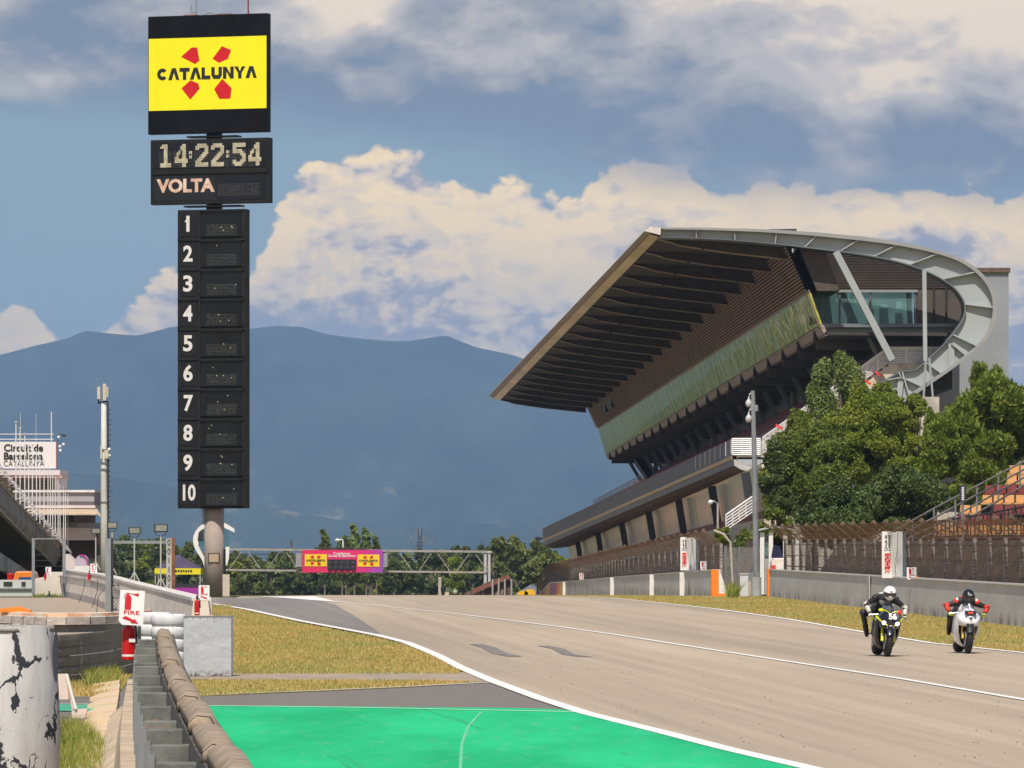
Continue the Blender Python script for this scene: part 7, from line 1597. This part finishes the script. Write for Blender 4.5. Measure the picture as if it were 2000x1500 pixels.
def pose(dx, kneeR, elb, headx):
    P_ = {}
    P_['pel'] = ((dx, .98, .86), .135); P_['sp1'] = ((dx*.9, .84, .96), .135); P_['sp2'] = ((dx*.8, .70, 1.05), .145); P_['chest'] = ((dx*.65, .56, 1.09), (.165, .13)); P_['neck'] = ((dx*.5+headx*.5, .44, 1.14), .065); P_['head'] = ((dx*.3+headx, .34, 1.20), .08)
    for s, sg in (('L', 1), ('R', -1)):
        P_['sh'+s] = ((dx*.6+sg*.165, .52, 1.12), .082); P_['ua'+s] = ((dx*.5+sg*.25, .50, 1.06), .062); P_['el'+s] = ((elb[s][0], elb[s][1], elb[s][2]), .047); P_['wr'+s] = ((sg*.335, .405, .80), .034)
        P_['hip'+s] = ((dx+sg*.12, .96, .82), .105); k = kneeR[s]
        P_['th'+s] = (tuple((Vector((dx+sg*.12, .96, .82))+Vector(k))/2), .085); P_['kn'+s] = (k, .064); f = kneeR['f'+s]; a = kneeR['a'+s]
        P_['cf'+s] = (tuple(Vector(k)*.6+Vector(a)*.4), .057); P_['an'+s] = (a, .040); P_['toe'+s] = (f, .032)
    return P_
POSE1 = pose(-.10, {'R': (-.45, .62, .80), 'aR': (-.30, .98, .42), 'fR': (-.31, .84, .37), 'L': (.25, .60, .76), 'aL': (.22, .98, .44), 'fL': (.25, .84, .38)}, {'L': (.36, .56, .96), 'R': (-.42, .60, .97)}, .02)
POSE2 = pose(-.02, {'R': (-.31, .60, .72), 'aR': (-.27, .98, .42), 'fR': (-.29, .82, .37), 'L': (.27, .60, .74), 'aL': (.24, .98, .42), 'fL': (.27, .82, .38)}, {'L': (.44, .52, .96), 'R': (-.44, .52, .96)}, .0)
for k in ('neck', 'head', 'chest', 'sp2', 'shL', 'shR', 'uaL', 'uaR'):
    p, r = POSE2[k]; POSE2[k] = ((p[0], p[1], p[2]-.085), r)
POSE2['elL'] = ((.44, .52, .93), .047); POSE2['elR'] = ((-.44, .52, .93), .047)
SB = mat('suit_black', (.018, .018, .022), .45, .2, 3); SW = mat('suit_white', (.66, .63, .56), .5, .08, 3); SR = mat('suit_red', (.72, .045, .02), .45, .1, 3, c2=(.02, .02, .02), th=.56, sc2=6); GLC = flat('glove_cream', (.50, .47, .36), .6); GLY = flat('glove_lime', (.45, .55, .03), .6)
VIS = flat('visor_dark', (.015, .02, .018), .06, spec=.9); HW = flat('helmet_white', (.78, .77, .75), .25, coat=.4); HB = flat('helmet_black', (.012, .012, .014), .3, coat=.3)
g1 = G(1732, 1283); g2 = G(1890, 1277)
b1 = bike('racing_motorcycle', 'black racing motorcycle with lime yellow trim and number 56, leading at left', g1, math.radians(4), math.radians(5), CB, CA_, 0)
r1 = rider('person', 'rider in black and white leathers and white helmet leaning off the black motorcycle', g1, math.radians(4), math.radians(5), SB, SW, SB, GLC, HW, VIS, POSE1)
b2 = bike('racing_motorcycle', 'white racing motorcycle with gold forks, following at right', g2, math.radians(3), math.radians(3), CW, CW, 1)
r2 = rider('person', 'rider in red and black leathers and black helmet tucked in on the white motorcycle', g2, math.radians(3), math.radians(3), SB, SR, SR, GLY, HB, VIS, POSE2)
# trim and marks
mb = MB(); put_text(mb, '56', .155, facing((.03, -.165, .78)), bold=.008, width=.16); mb.build('race_number', WHITE, b1)
for v in bpy.data.objects[mb and 'race_number'].data.vertices: v.co.y += max(0, v.co.z-.755)*1.45-.012
for s in (-1, 1):
    mb = MB(); mb.bar((s*.255, .10, .755), (s*.14, -.10, .66), .028, .03); mb.build('lime_stripe', YEL, b1)
    mb = MB(); mb.bar((s*.10, -.165, .635), (s*.065, -.20, .60), .018, .02); mb.build('lime_stripe', YEL, b1)
    mb = MB(); mb.lathe((s*.13, -.135, .65), [(.005, -.02), (.036, -.012), (.038, 0), (.03, .02)], 16, 'Y'); hl = mb.build('headlight', flat('headlight_on', (1, 1, .95), .2, emit=3.0), b1, smooth=True)
    mb = MB(); mb.tube([(s*.03, -.02, .855), (s*.10, -.02, .885), (s*.15, -.02, .89)], .010, 6); mb.build('mirror_arm', YEL, b1)
mb = MB(); mb.ball((-.19, -.03, .89), (.055, .02, .032), 12, 8); mb.build('mirror', YEL, b1)
mb = MB(); mb.ball((.17, -.02, .875), (.04, .02, .045), 12, 8); mb.build('red_badge', flat('badge_red', (.65, .03, .05), .4), b1)
mb = MB(); mb.box((-.235, .30, .74), (.03, .12, .12)); mb.build('green_panel', flat('vivid_green', (.25, .62, .02), .4), b1)
mb = MB(); mb.box((0, -.215, .605), (.06, .01, .015)); mb.build('nose_mark', WHITE, b1)
mb = MB(); mb.prism([Vector((-.10, -.160, .765)), Vector((.10, -.160, .765)), Vector((.12, -.05, .85)), Vector((-.12, -.05, .85))], (0, -.012, .004)); mb.build('number_panel', BLACK, b2)
mb = MB(); mb.box((0, -.125, .81), (.10, .012, .045), Matrix.Rotation(-.9, 3, 'X')); mb.build('red_mark', flat('mark_red', (.75, .06, .03), .5), b2)
mb = MB(); mb.prism([Vector((-.045, -.19, .73)), Vector((.045, -.19, .73)), Vector((0, -.218, .68))][::-1], (0, .012, 0)); mb.build('air_intake', BLACK, b2)
mb = MB(); mb.bar((0, -.03, .87), (0, .24, 1.01), .03, .012); mb.build('screen_stripe', CW, b2)
for s in (-1, 1):
    p = Vector(POSE2['sh'+('L' if s > 0 else 'R')][0]); mb = MB(); mb.ball(p+Vector((s*.03, -.065, .02)), (.03, .02, .045), 10, 6); mb.build('shoulder_mark', WHITE, r2)
mb = MB(); mb.ball(Vector(POSE1['chest'][0])+Vector((.0, -.09, -.03)), (.12, .05, .10), 12, 8); mb.build('chest_panel', mat('suit_grey', (.16, .16, .155), .5, .1, 3), r1, smooth=True)
